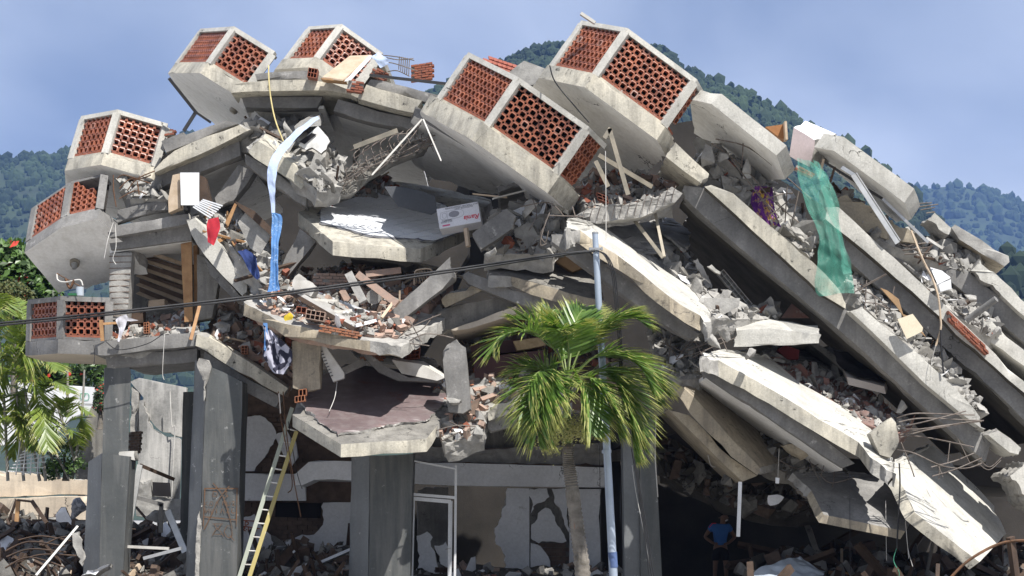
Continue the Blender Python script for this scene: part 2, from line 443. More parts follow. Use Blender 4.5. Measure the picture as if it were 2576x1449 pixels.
def plank(name, a, b, wd, th, mat, parent=None, side=None, bend=0.0):
    p0, p1 = P(*a), P(*b)
    return boxes(name, [pbox(p0, p1, wd, th, side)], mat, parent)

def catmull(p, n=6):
    q = [p[0]] + list(p) + [p[-1]]
    out = []
    for i in range(1, len(q) - 2):
        for k in range(n):
            t = k / n
            a, b, c, d = q[i - 1], q[i], q[i + 1], q[i + 2]
            out.append(0.5 * ((2 * b) + (c - a) * t + (2 * a - 5 * b + 4 * c - d) * t * t + (3 * b - a - 3 * c + d) * t ** 3))
    out.append(p[-1].copy())
    return out

def tube(path, r, sides=6, v=None, f=None):
    v = [] if v is None else v
    f = [] if f is None else f
    base = len(v)
    n = len(path)
    up = Vector((0.13, 0.31, 0.94))
    for i, p in enumerate(path):
        t = (path[min(i + 1, n - 1)] - path[max(i - 1, 0)]).normalized()
        a = t.cross(up)
        if a.length < 1e-4: a = t.cross(Vector((1, 0, 0)))
        a.normalize(); b = a.cross(t)
        rr = r(i / max(1, n - 1)) if callable(r) else r
        for k in range(sides):
            an = 2 * math.pi * k / sides
            v.append(p + (a * math.cos(an) + b * math.sin(an)) * rr)
    for i in range(n - 1):
        for k in range(sides):
            j = (k + 1) % sides
            f.append([base + i * sides + k, base + i * sides + j, base + (i + 1) * sides + j, base + (i + 1) * sides + k])
    f.append([base + k for k in range(sides)][::-1])
    f.append([base + (n - 1) * sides + k for k in range(sides)])
    return v, f

def bar(name, pp, r, mat, parent=None, d=None, n=5, sides=6):
    q = pts(pp, d)
    if len(q) > 2: q = catmull(q, n)
    v, f = tube(q, r, sides)
    return mk(name, v, f, mat, parent, None, 60)

# ---- broken pieces
rng = np.random.default_rng(5)
CHUNK = []
for s in range(14):
    bm = bmesh.new()
    for k in range(11):
        p = rng.normal(size=3); p /= np.abs(p).max() ** 0.8 + 1e-6
        p *= rng.uniform(0.75, 1.0)
        bm.verts.new(p * np.array([1.0, rng.uniform(0.6, 0.9), rng.uniform(0.45, 0.8)]) * 0.5)
    r = bmesh.ops.convex_hull(bm, input=bm.verts)
    bmesh.ops.delete(bm, geom=list({g for g in r['geom_interior'] + r['geom_unused'] if isinstance(g, bmesh.types.BMVert)}), context='VERTS')
    bm.verts.index_update()
    CHUNK.append((np.array([tuple(x.co) for x in bm.verts]), [[x.index for x in q.verts] for q in bm.faces]))
    bm.free()
BX = np.array([[i, j, k] for i in (-.5, .5) for j in (-.5, .5) for k in (-.5, .5)])

def rot3():
    q = rng.normal(size=4); q /= np.linalg.norm(q)
    a, b, c, d = q
    return np.array([[1 - 2 * (c * c + d * d), 2 * (b * c - a * d), 2 * (b * d + a * c)], [2 * (b * c + a * d), 1 - 2 * (b * b + d * d), 2 * (c * d - a * b)], [2 * (b * d - a * c), 2 * (c * d + a * b), 1 - 2 * (b * b + c * c)]])

def piece(kind, s):
    if kind == 'chunk':
        v, f = CHUNK[rng.integers(len(CHUNK))]
        v = v * s
    elif kind == 'brick':
        v = (BX + rng.uniform(-.06, .06, BX.shape)) * np.array([1.0, .5, .36]) * s; f = BOXF
    elif kind == 'plate':
        v, f = CHUNK[rng.integers(len(CHUNK))]
        v = v * np.array([1.3, 1.1, .16]) * s
    else:
        v = BX * np.array([3.2 * rng.uniform(.5, 1.2), .2, .12]) * s; f = BOXF
    return v @ rot3().T if kind != 'plate' else v @ rot3().T, f

def in_poly(x, y, q):
    c = False
    for i in range(len(q)):
        (x1, y1), (x2, y2) = q[i][:2], q[i - 1][:2]
        if (y1 > y) != (y2 > y) and x < (x2 - x1) * (y - y1) / (y2 - y1) + x1: c = not c
    return c

GREYMIX = [('chunk', 'conc_raw', 5, 1), ('chunk', 'conc_dust', 4, 1), ('brick', 'brick_red', .35, .8), ('plate', 'conc_dust', 1.8, 1.4), ('chunk', 'conc_old', 2.5, 1.1), ('stick', 'wood_dark', .3, 1), ('plate', 'plaster_white', .35, 1.2)]
BRICKMIX = [('chunk', 'conc_raw', 2, 1), ('chunk', 'conc_dust', 2.5, 1), ('brick', 'brick_red', 1.2, 1), ('brick', 'brick_dusty', 3, 1), ('brick', 'brick_brown', 1.5, 1), ('chunk', 'brick_orange', .5, .9), ('chunk', 'conc_old', 2.5, 1.1), ('plate', 'plaster_white', .7, 1.2), ('stick', 'wood_pale', .3, .8)]
DARKMIX = [('chunk', 'conc_raw', 2, 1), ('chunk', 'earth', 2, 1), ('brick', 'brick_brown', 2, 1), ('plate', 'conc_old', 1, 1.4), ('plate', 'plaster_white', .25, 1.3), ('stick', 'wood_dark', 2.5, 1.3), ('stick', 'wood_pale', .12, 1.2), ('chunk', 'conc_old', 2, 1), ('stick', 'alu', .06, 1.2)]

def rubble(name, label, poly, plane, n, size, mix=GREYMIX, lift=0.0, spread=0.12, parent=None, base=None, power=2.9, basethick=0.4):
    """a heap that nobody could count: one object of kind stuff, real broken pieces on an uneven bed"""
    mats = sorted({m[1] for m in mix} | ({base} if base else set()))
    wt = np.array([m[2] for m in mix], float); wt /= wt.sum()
    v, f, mi = [], [], []
    nv = 0
    xs = [p[0] for p in poly]; ys = [p[1] for p in poly]
    k = 0
    while k < n:
        x, y = rng.uniform(min(xs), max(xs)), rng.uniform(min(ys), max(ys))
        if not in_poly(x, y, poly): continue
        k += 1
        kind, mname, _, sf = mix[rng.choice(len(mix), p=wt)]
        s = (size[0] + (size[1] - size[0]) * rng.random() ** power) * sf
        pv, pf = piece(kind, s)
        c = plane.at(x, y) + plane.n * (lift + s * 0.05 + rng.random() * spread * .6)
        v.append(pv + np.array(c)); f += [[i + nv for i in q] for q in pf]
        mi += [mats.index(mname)] * len(pf); nv += len(pv)
    if base:
        ring = [plane.at(p[0], p[1]) for p in poly]
        bm = bmesh.new()
        A = [bm.verts.new(p) for p in ring]
        B = [bm.verts.new(p - plane.n * basethick) for p in ring]
        for tri in tessellate_polygon([ring]):
            bm.faces.new([A[q] for q in tri]); bm.faces.new([B[q] for q in reversed(tri)])
        for i in range(len(ring)):
            j = (i + 1) % len(ring); bm.faces.new([A[i], A[j], B[j], B[i]])
        bmesh.ops.triangulate(bm, faces=[q for q in bm.faces if len(q.verts) > 3])
        for it in range(6):
            es = [e for e in bm.edges if e.calc_length() > 0.22]
            if not es or len(bm.faces) > 12000: break
            bmesh.ops.subdivide_edges(bm, edges=es, cuts=1); bmesh.ops.triangulate(bm, faces=[q for q in bm.faces if len(q.verts) > 3])
        bmesh.ops.recalc_face_normals(bm, faces=bm.faces); bm.normal_update()
        for x in bm.verts: x.co = x.co + x.normal * (fr_noise(x.co, 2.2) * .10) + noise.noise_vector(x.co * 6) * .03
        bm.verts.index_update()
        v.append(np.array([tuple(x.co) for x in bm.verts])); bf = [[x.index + nv for x in q.verts] for q in bm.faces]
        f += bf; mi += [mats.index(base)] * len(bf); bm.free()
    o = mk(name, np.concatenate(v), f, mats, parent, mi)
    tag(o, label, 'rubble' if parent is None else None, None, 'stuff')
    return o

def chunk(name, label, x, y, d, s, mat='conc_raw', cat='rubble', group=None, stretch=(1, .8, .7), parent=None, rot=None):
    """one big broken lump with a rough skin"""
    bm = bmesh.new()
    pv, _ = CHUNK[rng.integers(len(CHUNK))]
    rm = rot3()
    pv = ((pv * np.array(stretch)) @ rm.T if rot is None else pv * np.array(stretch)) * s
    for p in pv: bm.verts.new(p)
    bmesh.ops.convex_hull(bm, input=bm.verts)
    for it in range(3):
        es = [e for e in bm.edges if e.calc_length() > s * 0.17]
        if es: bmesh.ops.subdivide_edges(bm, edges=es, cuts=1); bmesh.ops.triangulate(bm, faces=[q for q in bm.faces if len(q.verts) > 3])
    bmesh.ops.recalc_face_normals(bm, faces=bm.faces); bm.normal_update()
    o = P(x, y, d)
    for q in bm.verts:
        p = q.co + o
        q.co = q.co + q.normal * fr_noise(p, 2.2 / s) * s * 0.07
    bm.verts.index_update()
    v = [tuple(q.co + o) for q in bm.verts]; f = [[a.index for a in q.verts] for q in bm.faces]
    bm.free()
    ob = mk(name, v, f, mat, parent, None, 45)
    if parent is None: tag(ob, label, cat, group)
    return ob

def ribbon(name, strokes, wd, mat, parent=None, on=None, proud=0.004, nrm=None):
    """painted or printed strokes: thin raised bands on a surface; on(x, y) gives the surface point under a pixel"""
    v, f = [], []
    for s in strokes:
        q = [on(*p) for p in s]
        if len(q) > 2: q = catmull(q, 4)
        for i, p in enumerate(q):
            t = (q[min(i + 1, len(q) - 1)] - q[max(i - 1, 0)]).normalized()
            u = t.cross(nrm).normalized() * wd / 2
            v += [p + nrm * proud - u, p + nrm * proud + u]
        k = len(v) - 2 * len(q)
        for i in range(len(q) - 1): f.append([k + 2 * i, k + 2 * i + 1, k + 2 * i + 3, k + 2 * i + 2])
    return mk(name, v, f, mat, parent)

def cloth(name, left, right, mat, parent=None, d=None, nu=14, nv=40, wr=0.05, ws=5.0, uvk=None, label=None, cat='cloth', folds=0.0, seed=0):
    Lp, Rp = catmull(pts(left, d), 8), catmull(pts(right, d), 8)
    def samp(q, t):
        k = t * (len(q) - 1); i = min(int(k), len(q) - 2)
        return q[i].lerp(q[i + 1], k - i)
    v, f, uvs = [], [], []
    for j in range(nv + 1):
        a, b = samp(Lp, j / nv), samp(Rp, j / nv)
        for i in range(nu + 1):
            p = a.lerp(b, i / nu)
            s = Vector((seed, 0, 0))
            p = p + Vector((0, 1, 0)) * (fr_noise(p * Vector((1, 1, .45)) if False else Vector((p.x, p.y, p.z * .45)) + s, ws) * wr + folds * math.sin(i / nu * math.pi * 5 + p.z * 1.5)) + noise.noise_vector(p * 4 + s) * wr * .35
            v.append(p); uvs.append((i / nu * (uvk[0] if uvk else 1), j / nv * (uvk[1] if uvk else 1)))
    for j in range(nv):
        for i in range(nu):
            k = j * (nu + 1) + i
            f.append([k, k + 1, k + nu + 2, k + nu + 1])
    o = mk(name, v, f, mat, parent, None, 180, uvs=uvs if uvk else None)
    if label: tag(o, label, cat)
    return o

def text(name, s, mat, origin, ux, uy, size, parent=None, shear=0.0, proud=0.004, bold=0.0):
    """lettering as a thin mesh in the plane ux, uy"""
    cu = bpy.data.curves.new(name, 'FONT'); cu.body = s; cu.size = size; cu.extrude = 0.0005; cu.shear = shear; cu.offset = bold
    ob = bpy.data.objects.new(name, cu); C.objects.link(ob)
    me = bpy.data.meshes.new_from_object(ob.evaluated_get(bpy.context.evaluated_depsgraph_get()))
    bpy.data.objects.remove(ob); bpy.data.curves.remove(cu)
    n = ux.cross(uy).normalized()
    v = [origin + ux * q.co.x + uy * q.co.y + n * (proud + q.co.z) for q in me.vertices]
    f = [list(p.vertices) for p in me.polygons]
    return mk(name, v, f, mat, parent)

def brick_wall(parent, plane_at, x0, x1, y0, y1, bw, bh, mat, name='brick', skip=lambda x, y: False, depth=0.1, limit=300, hd=0.12):
    """bricks as single pieces sharing meshes, laid on a plane given by plane_at(x, y) -> point"""
    o = plane_at(x0, y0)
    ux = (plane_at(x1, y0) - o); uy = (plane_at(x0, y1) - o)
    W, H = ux.length, uy.length
    ux.normalize(); uy.normalize()
    n = ux.cross(uy).normalized()
    if n.y < 0: n.negate()
    meshes = []
    for q in range(4):
        v = [Vector(((c[0] + rng.uniform(-.03, .03)) * (bw - .012), (c[1] + rng.uniform(-.03, .03)) * (bh - .012), c[2] * depth)) for c in BX]
        me = bpy.data.meshes.new(name); me.from_pydata(v, [], BOXF); me.materials.append(MAT[mat]); meshes.append(me)
    rm = Matrix((ux, uy, n)).transposed().to_4x4()
    pl = parent.matrix_basis.translation.copy(); pp = parent.parent
    while pp is not None: pl = pl + pp.location; pp = pp.parent
    c = 0
    for r in range(int(H / bh) + 1):
        for k in range(-1, int(W / bw) + 2):
            a = (k + (.5 if r % 2 else 0)) * bw; b_ = (r + .5) * bh
            fx, fy = a / W, b_ / H
            X, Y = x0 + (x1 - x0) * fx, y0 + (y1 - y0) * fy
            if fx < 0 or fx > 1 or fy > 1 or skip(X, Y) or c >= limit: continue
            ob = bpy.data.objects.new(name, meshes[int(rng.integers(4))]); C.objects.link(ob); ob.parent = parent
            ob.matrix_basis = Matrix.Translation(o + ux * a + uy * b_ + n * (depth / 2 + rng.uniform(-.015, .015)) - pl) @ rm
            c += 1
# ---------------------------------------------------------------- ground, hills
def struct(o): o['kind'] = 'structure'; return o
g0 = 7000.0
struct(mk('ground', [(-g0, -20, -.25), (g0, -20, -.25), (g0, g0, -.25), (-g0, g0, -.25)], [[0, 1, 2, 3]], 'ground'))

def hill(name, ridge, dist, foot, seed, ntree, crown, label, fname='forest'):
    xs = [p[0] for p in ridge]
    def ry(x):
        return float(np.interp(x, xs, [p[1] for p in ridge]))
    nx, ny = 150, 26
    def surf(u, t):
        x = xs[0] + (xs[-1] - xs[0]) * u
        top = P(x, ry(x), dist)
        dd = dist + (foot - dist) * t
        zz = top.z * (1 - t) ** 1.15
        p = Vector(((x - CX) / F * dd, dd, zz))
        amp = dist * 0.008
        p.z += amp * fr_noise(Vector((p.x, p.y, seed)), 7.0 / dist) * min(1, t * 5) * (1 - t)
        p.y += amp * 6 * noise.noise(Vector((p.x, seed, p.z)) * (6.0 / dist)) * t * (1 - t)
        return p
    v = [surf(i / nx, j / ny) for j in range(ny + 1) for i in range(nx + 1)]
    f = [[j * (nx + 1) + i, j * (nx + 1) + i + 1, (j + 1) * (nx + 1) + i + 1, (j + 1) * (nx + 1) + i] for j in range(ny) for i in range(nx)]
    struct(mk(name, v, f, 'forest_floor', None, None, 180))
    bm = bmesh.new(); bmesh.ops.create_icosphere(bm, subdivisions=1, radius=1)
    bv = np.array([tuple(x.co) for x in bm.verts]); bf = [[x.index for x in q.verts] for q in bm.faces]; bm.free()
    var = []
    for k in range(8):
        off = Vector((k * 7.3, seed, 2))
        var.append(np.array([b_ * (1 + .42 * noise.noise(Vector(b_) * 2.1 + off) + .2 * noise.noise(Vector(b_) * 5 + off)) for b_ in bv]))
    V, FF, n = [], [], 0
    for k in range(ntree):
        t = rng.random() ** 1.5 * .8
        p = surf(rng.random(), t)
        s = crown * (.45 + 1.25 * rng.random() ** 1.8) * (1.0 if rng.random() > .05 else 1.5)
        V.append(var[int(rng.integers(8))] * np.array([s, s, s * rng.uniform(.8, 1.5)]) + np.array(p) + np.array([0, 0, s * .5]))
        FF += [[i + n for i in q] for q in bf]; n += len(bv)
    o = mk(fname, np.concatenate(V), FF, 'forest')
    tag(o, label, 'forest', None, 'stuff')

hill('hill', [(900, 330), (1100, 232), (1200, 190), (1270, 160), (1330, 132), (1400, 118), (1520, 112), (1660, 130), (1750, 192), (1860, 232), (1950, 276), (2050, 328), (2150, 382), (2250, 448), (2330, 530), (2420, 620), (2560, 720), (2800, 880)], 1500, 700, 3.0, 11000, 2.4, 'dense green forest on the steep hill behind the collapsed building')
hill('hill', [(-900, 560), (-300, 470), (-60, 408), (0, 402), (60, 396), (110, 390), (180, 378), (300, 350), (500, 340), (700, 370), (1000, 480)], 2300, 1000, 11.0, 7000, 3.6, 'bluish forest on the hill at the left beyond the garden')
hill('mountain', [(1900, 640), (2150, 540), (2300, 478), (2400, 468), (2480, 480), (2576, 512), (2750, 560), (3100, 700)], 4300, 2400, 23.0, 2600, 7.0, 'dark blue forest on the far mountain at the right')
hill('hill', [(2380, 760), (2480, 680), (2540, 644), (2600, 622), (2800, 600)], 800, 500, 31.0, 260, 3.0, 'green wooded slope at the right edge of the picture')

# ---------------------------------------------------------------- hexagonal balconies with terracotta screens
BAY = {
'b0': dict(dims=[1.103, 0.81, 0.867, 1.076, 0.298, 0.03, 2.0, .81, .867], T=[-8.907, 43.5, 9.604], R=[[0.9592, -0.1904, 0.2091], [0.1306, 0.9541, 0.2695], [-0.2508, -0.2312, 0.94]]),
'b1': dict(dims=[1.11, 1.615, 1.899, 1.013, 0.297, 0.03, 2.271, .7, .9], T=[-6.718, 43.997, 11.688], R=[[0.8172, 0.1216, 0.5634], [-0.2122, 0.9723, 0.0979], [-0.5359, -0.1996, 0.8204]]),
'b2': dict(dims=[1.095, 0.669, 0.964, 1.083, 0.34, 0.06, 2.0, .669, .964], T=[-4.398, 44.8, 11.98], R=[[0.8204, -0.2837, 0.4965], [0.107, 0.9291, 0.3541], [-0.5617, -0.2374, 0.7926]]),
'b4': dict(dims=[1.713, 1.261, 1.421, 1.174, 0.428, 0.18, 2.0, 0.483, 0.731], T=[-0.516, 40.498, 9.617], R=[[0.8218, -0.0076, 0.5697], [0.0502, 0.997, -0.059], [-0.5676, 0.0771, 0.8197]]),
'b6': dict(dims=[1.766, 0.858, 1.37, 1.216, 0.347, 0.066, 2.0, 0.361, 0.471], T=[1.713, 40.999, 10.75], R=[[0.8141, -0.1461, 0.562], [0.1129, 0.9892, 0.0935], [-0.5696, -0.0127, 0.8218]]),
'bm1': dict(dims=[.85, 1.183, 0.48, 1.049, 0.306, 0.03, 1.403, .15, .5], T=[-9.729, 43.2, 8.163], R=[[0.9496, 0.3133, 0.0037], [-0.2672, 0.8035, 0.5319], [0.1636, -0.5061, 0.8468]]),
'bm2': dict(dims=[1.05, 0.973, 1.016, 0.934, 0.321, 0.056, 2.0, .6, .7], T=[-9.825, 43.2, 5.511], R=[[0.9994, 0.017, 0.0314], [-0.0169, 0.9999, -0.0034], [-0.0315, 0.0028, 0.9995]]),
}
def block_mesh(pw, ph, dep):
    """one octagonal clay ring block, open front to back, with a raised lip"""
    def oct_(w_, h_, c):
        return [(-w_ + c, -h_), (w_ - c, -h_), (w_, -h_ + c), (w_, h_ - c), (w_ - c, h_), (-w_ + c, h_), (-w_, h_ - c), (-w_, -h_ + c)]
    cc = min(pw, ph) * .19
    o1 = oct_(pw / 2 * .985, ph / 2 * .985, cc); i1 = oct_(pw * .335, ph * .335, cc * .55); i2 = oct_(pw * .30, ph * .30, cc * .5)
    v = [(x, 0, z) for x, z in o1] + [(x * 1.0, -.006, z) for x, z in i1] + [(x, dep, z) for x, z in i2] + [(x, dep, z) for x, z in o1]
    f = []
    for a, b_ in ((0, 8), (8, 16), (24, 0)):
        for k in range(8):
            j = (k + 1) % 8
            f.append([a + j, a + k, b_ + k, b_ + j])
    me = bpy.data.meshes.new('breeze_block'); me.from_pydata(v, [], f); me.materials.append(MAT['terracotta'])
    me.update()
    return me

def bay(key, label, skip=None, faces=('AB', 'BC', 'CD'), slabmat='conc_cream', depth_back=None, rim=True, ceil='ceil_white', broken_back=True):
    q = BAY[key]
    w_, a, b_, h, s, o, ub, a2, b2 = q['dims']
    if depth_back: ub = depth_back
    rm = Matrix(q['R'])
    root = thing('balcony', label, 'balcony', Vector(q['T']), 'hexagonal balconies with terracotta screens', rm)
    root.rotation_euler = rm.to_euler()
    A, B, Cc, D = Vector((-a, b_, 0)), Vector((0, 0, 0)), Vector((w_, 0, 0)), Vector((w_ + a2, b2, 0))
    Ao, Bo, Co, Do = Vector((-a - o, b_, -s)), Vector((-o * .5, -o, -s)), Vector((w_ + o * .5, -o, -s)), Vector((w_ + a2 + o, b2, -s))
    yb = max(b_, b2) + ub
    low = [Ao, Bo, Co, Do, Vector((Do.x, yb, -s)), Vector((Ao.x, yb, -s))]
    solid('slab', low, Vector((0, 0, s)), [slabmat, ceil, 'conc_raw'], root, {'front': 1, 3: 2, 4: 2}, local=True, chip=.025, rawamp=.05)
    def wall(p, r, z0, z1, th, mat, name, out=0.0):
        t = (r - p).normalized(); n = Vector((t.y, -t.x, 0))
        c = (p + r) / 2 + n * (out - th / 2) + Vector((0, 0, (z0 + z1) / 2))
        vv = boxv(c, (r - p) / 2, n * th / 2, Vector((0, 0, (z1 - z0) / 2)))
        return mk(name, vv, BOXF, mat, root, local=True)
    PT = .16
    seg = {'AB': (A, B), 'BC': (B, Cc), 'CD': (Cc, D)}
    kerb = .055
    for fn in faces:
        p, r = seg[fn]
        Lh = (r - p).length; t = (r - p) / Lh; n = Vector((t.y, -t.x, 0))
        wall(p, r, -.002, kerb, .15, slabmat, 'kerb', -.012)
        if rim: wall(p - t * .02, r + t * .02, h - .105, h, .17, 'conc_pale' if slabmat == 'conc_cream' else slabmat, 'rail', .02)
        # course of flat bricks under the screen, with one brick per piece
        nb = max(2, round((Lh - 2 * PT) / .30)); bw = (Lh - PT * 1.6) / nb
        c0 = p + t * (PT * .8)
        scr = mk('screen', boxv(c0 + t * ((Lh - PT * 1.6) / 2) - n * .07 + Vector((0, 0, kerb + .022)), t * ((Lh - PT * 1.6) / 2 - .004), n * .045, Vector((0, 0, .018))), BOXF, 'mortar', root, local=True)
        for k in range(nb):
            mk('brick', boxv(c0 + t * (bw * (k + .5)) - n * .062 + Vector((0, 0, kerb + .024)), t * (bw / 2 - .006), n * .05, Vector((0, 0, .024))), BOXF, 'brick_red', scr, local=True)
        wall(p + t * .05, r - t * .05, .0, h - .01, .03, 'inside_shade', 'lining', -.30)  # added backing that keeps the holes of the screen black
        wall(p + t * .02, r - t * .02, h - .075, h - .012, .32, 'conc_grey', 'shade_cap', -.02)  # added cover that keeps the sun out behind the screen
        z0, z1 = kerb + .05, h - .105 + .045
        rows = max(3, round((z1 - z0) / .143)); cols = max(3, round((Lh - PT) / .148))
        pw, ph = (Lh - PT * 1.0) / cols, (z1 - z0) / rows
        me = block_mesh(pw, ph, .1)
        ang = math.atan2(t.y, t.x)
        for i in range(cols):
            for j in range(rows):
                if skip and skip(fn, (i + .5) / cols, (j + .5) / rows) or rng.random() < .008: continue
                bo = bpy.data.objects.new('breeze_block', me); C.objects.link(bo); bo.parent = scr
                bo.location = p + t * (PT * .5 + pw * (i + .5)) - n * .022 + Vector((0, 0, z0 + ph * (j + .5)))
                bo.rotation_euler = (rng.uniform(-.02, .02), 0, ang + rng.uniform(-.02, .02))
    posts = []
    if 'AB' in faces: posts += [A + (B - A).normalized() * .04]
    posts += [B]
    if 'BC' in faces: posts += [Cc]
    for p in posts:
        dirv = Vector((0, 1, 0)) if p is not B else Vector((0, 1, 0))
        hw = PT / 2
        c = p + Vector((0, .045, (h - .08) / 2))
        if p is B: tt = ((B - A).normalized() + Vector((1, 0, 0))).normalized()
        elif p is Cc: tt = ((D - Cc).normalized() + Vector((1, 0, 0))).normalized()
        else: tt = (B - A).normalized()
        nn = Vector((tt.y, -tt.x, 0))
        c = p - nn * .05 + Vector((0, 0, (h - .08) / 2))
        poly = [c + tt * sx_ * hw * 1.1 + nn * sy_ * .075 - Vector((0, 0, (h - .08) / 2)) for sx_, sy_ in ((-1, -1), (1, -1), (1, 1), (-1, 1))]
        solid('post', poly, Vector((0, 0, h - .082)), 'conc_pale' if slabmat == 'conc_cream' else slabmat, root, local=True, chip=.012, amp=.003)
    return root

bay('b0', 'smaller hexagonal balcony at the left edge with intact left screen against the misty hill', faces=('AB', 'BC'))
bb = bay('b1', 'hexagonal roof balcony farthest left on the roofline, its white underside with a round lamp', faces=('AB', 'BC'))
bay('b2', 'hexagonal roof balcony second from the left on the roofline behind fallen cabinet boards', skip=lambda f, u, v: f == 'CD')
bay('b4', 'large tilted hexagonal balcony in the middle, hanging over the white tiled slab', depth_back=5.0)
bay('b6', 'largest and highest hexagonal balcony at the top of the wreck', depth_back=5.0, skip=lambda f, u, v: f == 'CD' and (u > .75 or v < .1))
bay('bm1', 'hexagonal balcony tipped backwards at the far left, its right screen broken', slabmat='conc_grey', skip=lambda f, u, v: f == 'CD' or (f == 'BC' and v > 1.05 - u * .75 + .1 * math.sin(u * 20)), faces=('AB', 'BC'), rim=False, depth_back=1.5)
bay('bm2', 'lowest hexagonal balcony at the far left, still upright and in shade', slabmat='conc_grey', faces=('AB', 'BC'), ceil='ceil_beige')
def local_disc(root, name, c, r, th, mat, n=16, axis='z'):
    v = [Vector((c[0] + r * k_ * math.cos(2 * math.pi * i / n), c[1] + r * k_ * math.sin(2 * math.pi * i / n), c[2] - z)) for k_, z in ((1, 0), (1, th * .6), (.7, th)) for i in range(n)]
    f = [[a * n + i, a * n + (i + 1) % n, (a + 1) * n + (i + 1) % n, (a + 1) * n + i] for a in (0, 1) for i in range(n)] + [[2 * n + i for i in range(n)]]
    return mk(name, v, f, mat, root, None, 40, local=True)
local_disc(bb, 'ceiling_lamp', (.5, 1.35, -.297), .10, .09, 'alu_tan')

# ---------------------------------------------------------------- fallen floors: fascia, beam and ceiling of each piece
def floor_piece(name, label, cat, fas=None, d=43.0, ext=4.0, beam=None, bd=None, bext=.5, ceil=None, cd=None, cext=3.5, parapet=None, pd=None, fmat='conc_cream', bmat='conc_grey', fm=None, pm='conc_grey', cmat='ceil_white', group='fallen floor slabs', bfm=None):
    allp = fas or beam
    lowp = max(allp, key=lambda p: p[1])
    root = thing(name, label, cat, P(lowp[0], lowp[1], d), group)
    if fas: solid('slab_edge', fas, ext, [fmat, cmat, 'conc_raw'], root, fm, d=d)
    if beam: solid('beam', beam, bext, bmat, root, bfm, d=bd or d + .3)
    if ceil: solid('ceiling', ceil, cext, [cmat, cmat, 'conc_raw'], root, d=cd or d + .45, chip=.01)
    if parapet: solid('parapet', parapet, .28, pm, root, d=pd or d + .15)
    return root

rs = floor_piece('roof_slab', 'cracked roof edge slab bending below the two left roof balconies', 'roof slab',
    [(583, 209), (644, 201), (778, 199), (800, 201), (835, 209), (918, 240), (897, 248), (878, 239), (815, 227), (644, 230), (581, 234)], 43.2, 9.0,
    [(605, 240), (812, 243), (798, 272), (614, 272)], 43.7, .5, [(614, 266), (815, 266), (815, 274), (614, 274)], 43.9, 9.0,
    [(638, 184), (700, 181), (783, 177), (776, 201), (644, 203)], 43.4, fm={5: 2})
floor_piece('roof_slab', 'roof edge slab sloping right between brick stubs and the middle balcony', 'roof slab',
    [(922, 212), (1062, 253), (1040, 285), (1000, 276), (896, 248)], 43.0, 9.0,
    [(850, 249), (1055, 303), (1042, 332), (896, 299), (838, 279)], 43.5, .5, [(846, 272), (1042, 324), (1042, 334), (846, 284)], 43.7, 9.0,
    [(930, 194), (1055, 226), (1108, 240), (1088, 262), (1062, 255), (921, 214)], 43.25, fm={0: 0, 4: 2})
floor_piece('floor_slab', 'fallen slab and beam sloping up to the right beside the left balcony', 'floor slab',
    [(437, 376), (520, 342), (603, 309), (634, 325), (602, 343), (500, 390), (388, 436), (382, 427)], 43.1, 8.0,
    [(393, 436), (602, 348), (606, 392), (392, 478), (386, 468)], 43.5, .5, [(392, 470), (606, 384), (606, 396), (392, 482)], 43.7, 8.0,
    [(404, 354), (462, 331), (468, 338), (567, 302), (600, 311), (520, 343), (437, 378), (417, 384)], 43.3, fm={2: 2, 3: 2})
floor_piece('floor_slab', 'rubble covered slab stump sloping down to the right above the pale blue cloth', 'floor slab',
    [(617, 372), (650, 352), (720, 398), (787, 443), (782, 466), (757, 476), (700, 437), (640, 399), (617, 386)], 42.6, ('px', 55, -45, 2.2),
    [(615, 386), (640, 399), (757, 476), (772, 492), (770, 522), (742, 504), (613, 412)], 42.9, .6, fm={0: 2, 3: 2, 4: 2, 8: 2})
floor_piece('floor_slab', 'grey slab edge with beam over the open room at the left', 'floor slab',
    [(268, 582), (283, 567), (380, 552), (473, 536), (484, 562), (380, 580), (275, 598)], 43.15, 6,
    [(272, 596), (482, 563), (482, 604), (276, 631)], 43.45, .5, [(276, 624), (482, 597), (482, 608), (276, 637)], 43.6, 4.5,
    [(296, 528), (360, 512), (418, 501), (424, 528), (350, 545), (291, 562)], 43.4, fmat='conc_grey', fm={0: 2, 3: 2})
floor_piece('floor_slab', 'slab edge plunging down to the right from the open room, with stained beam', 'floor slab',
    [(467, 552), (490, 546), (545, 602), (590, 662), (622, 706), (621, 735), (608, 746), (560, 695), (513, 645), (482, 592)], 42.9, ('px', 30, -18, 2.4),
    [(511, 642), (560, 694), (608, 744), (616, 762), (584, 750), (526, 692)], 43.15, .5, fmat='conc_pale', fm={0: 2, 4: 2, 5: 2})
l1 = floor_piece('floor_slab', 'first floor slab edge carried by the grey columns at the left', 'floor slab',
    [(238, 868), (267, 857), (380, 846), (494, 836), (494, 870), (380, 882), (265, 895), (236, 893)], 43.0, 6.0,
    [(265, 896), (497, 875), (497, 911), (265, 929)], 43.3, .5, None, None, 3, fmat='conc_grey', cmat='ceil_beige')
floor_piece('floor_slab', 'first floor slab edge sagging down to the right towards the ladder', 'floor slab',
    [(493, 838), (525, 846), (630, 912), (726, 976), (716, 1001), (600, 936), (491, 870)], 42.85, ('px', 40, -18, 3.0),
    [(514, 884), (600, 937), (708, 998), (694, 1026), (545, 948), (510, 915)], 43.1, .5, fm={0: 2, 3: 2})

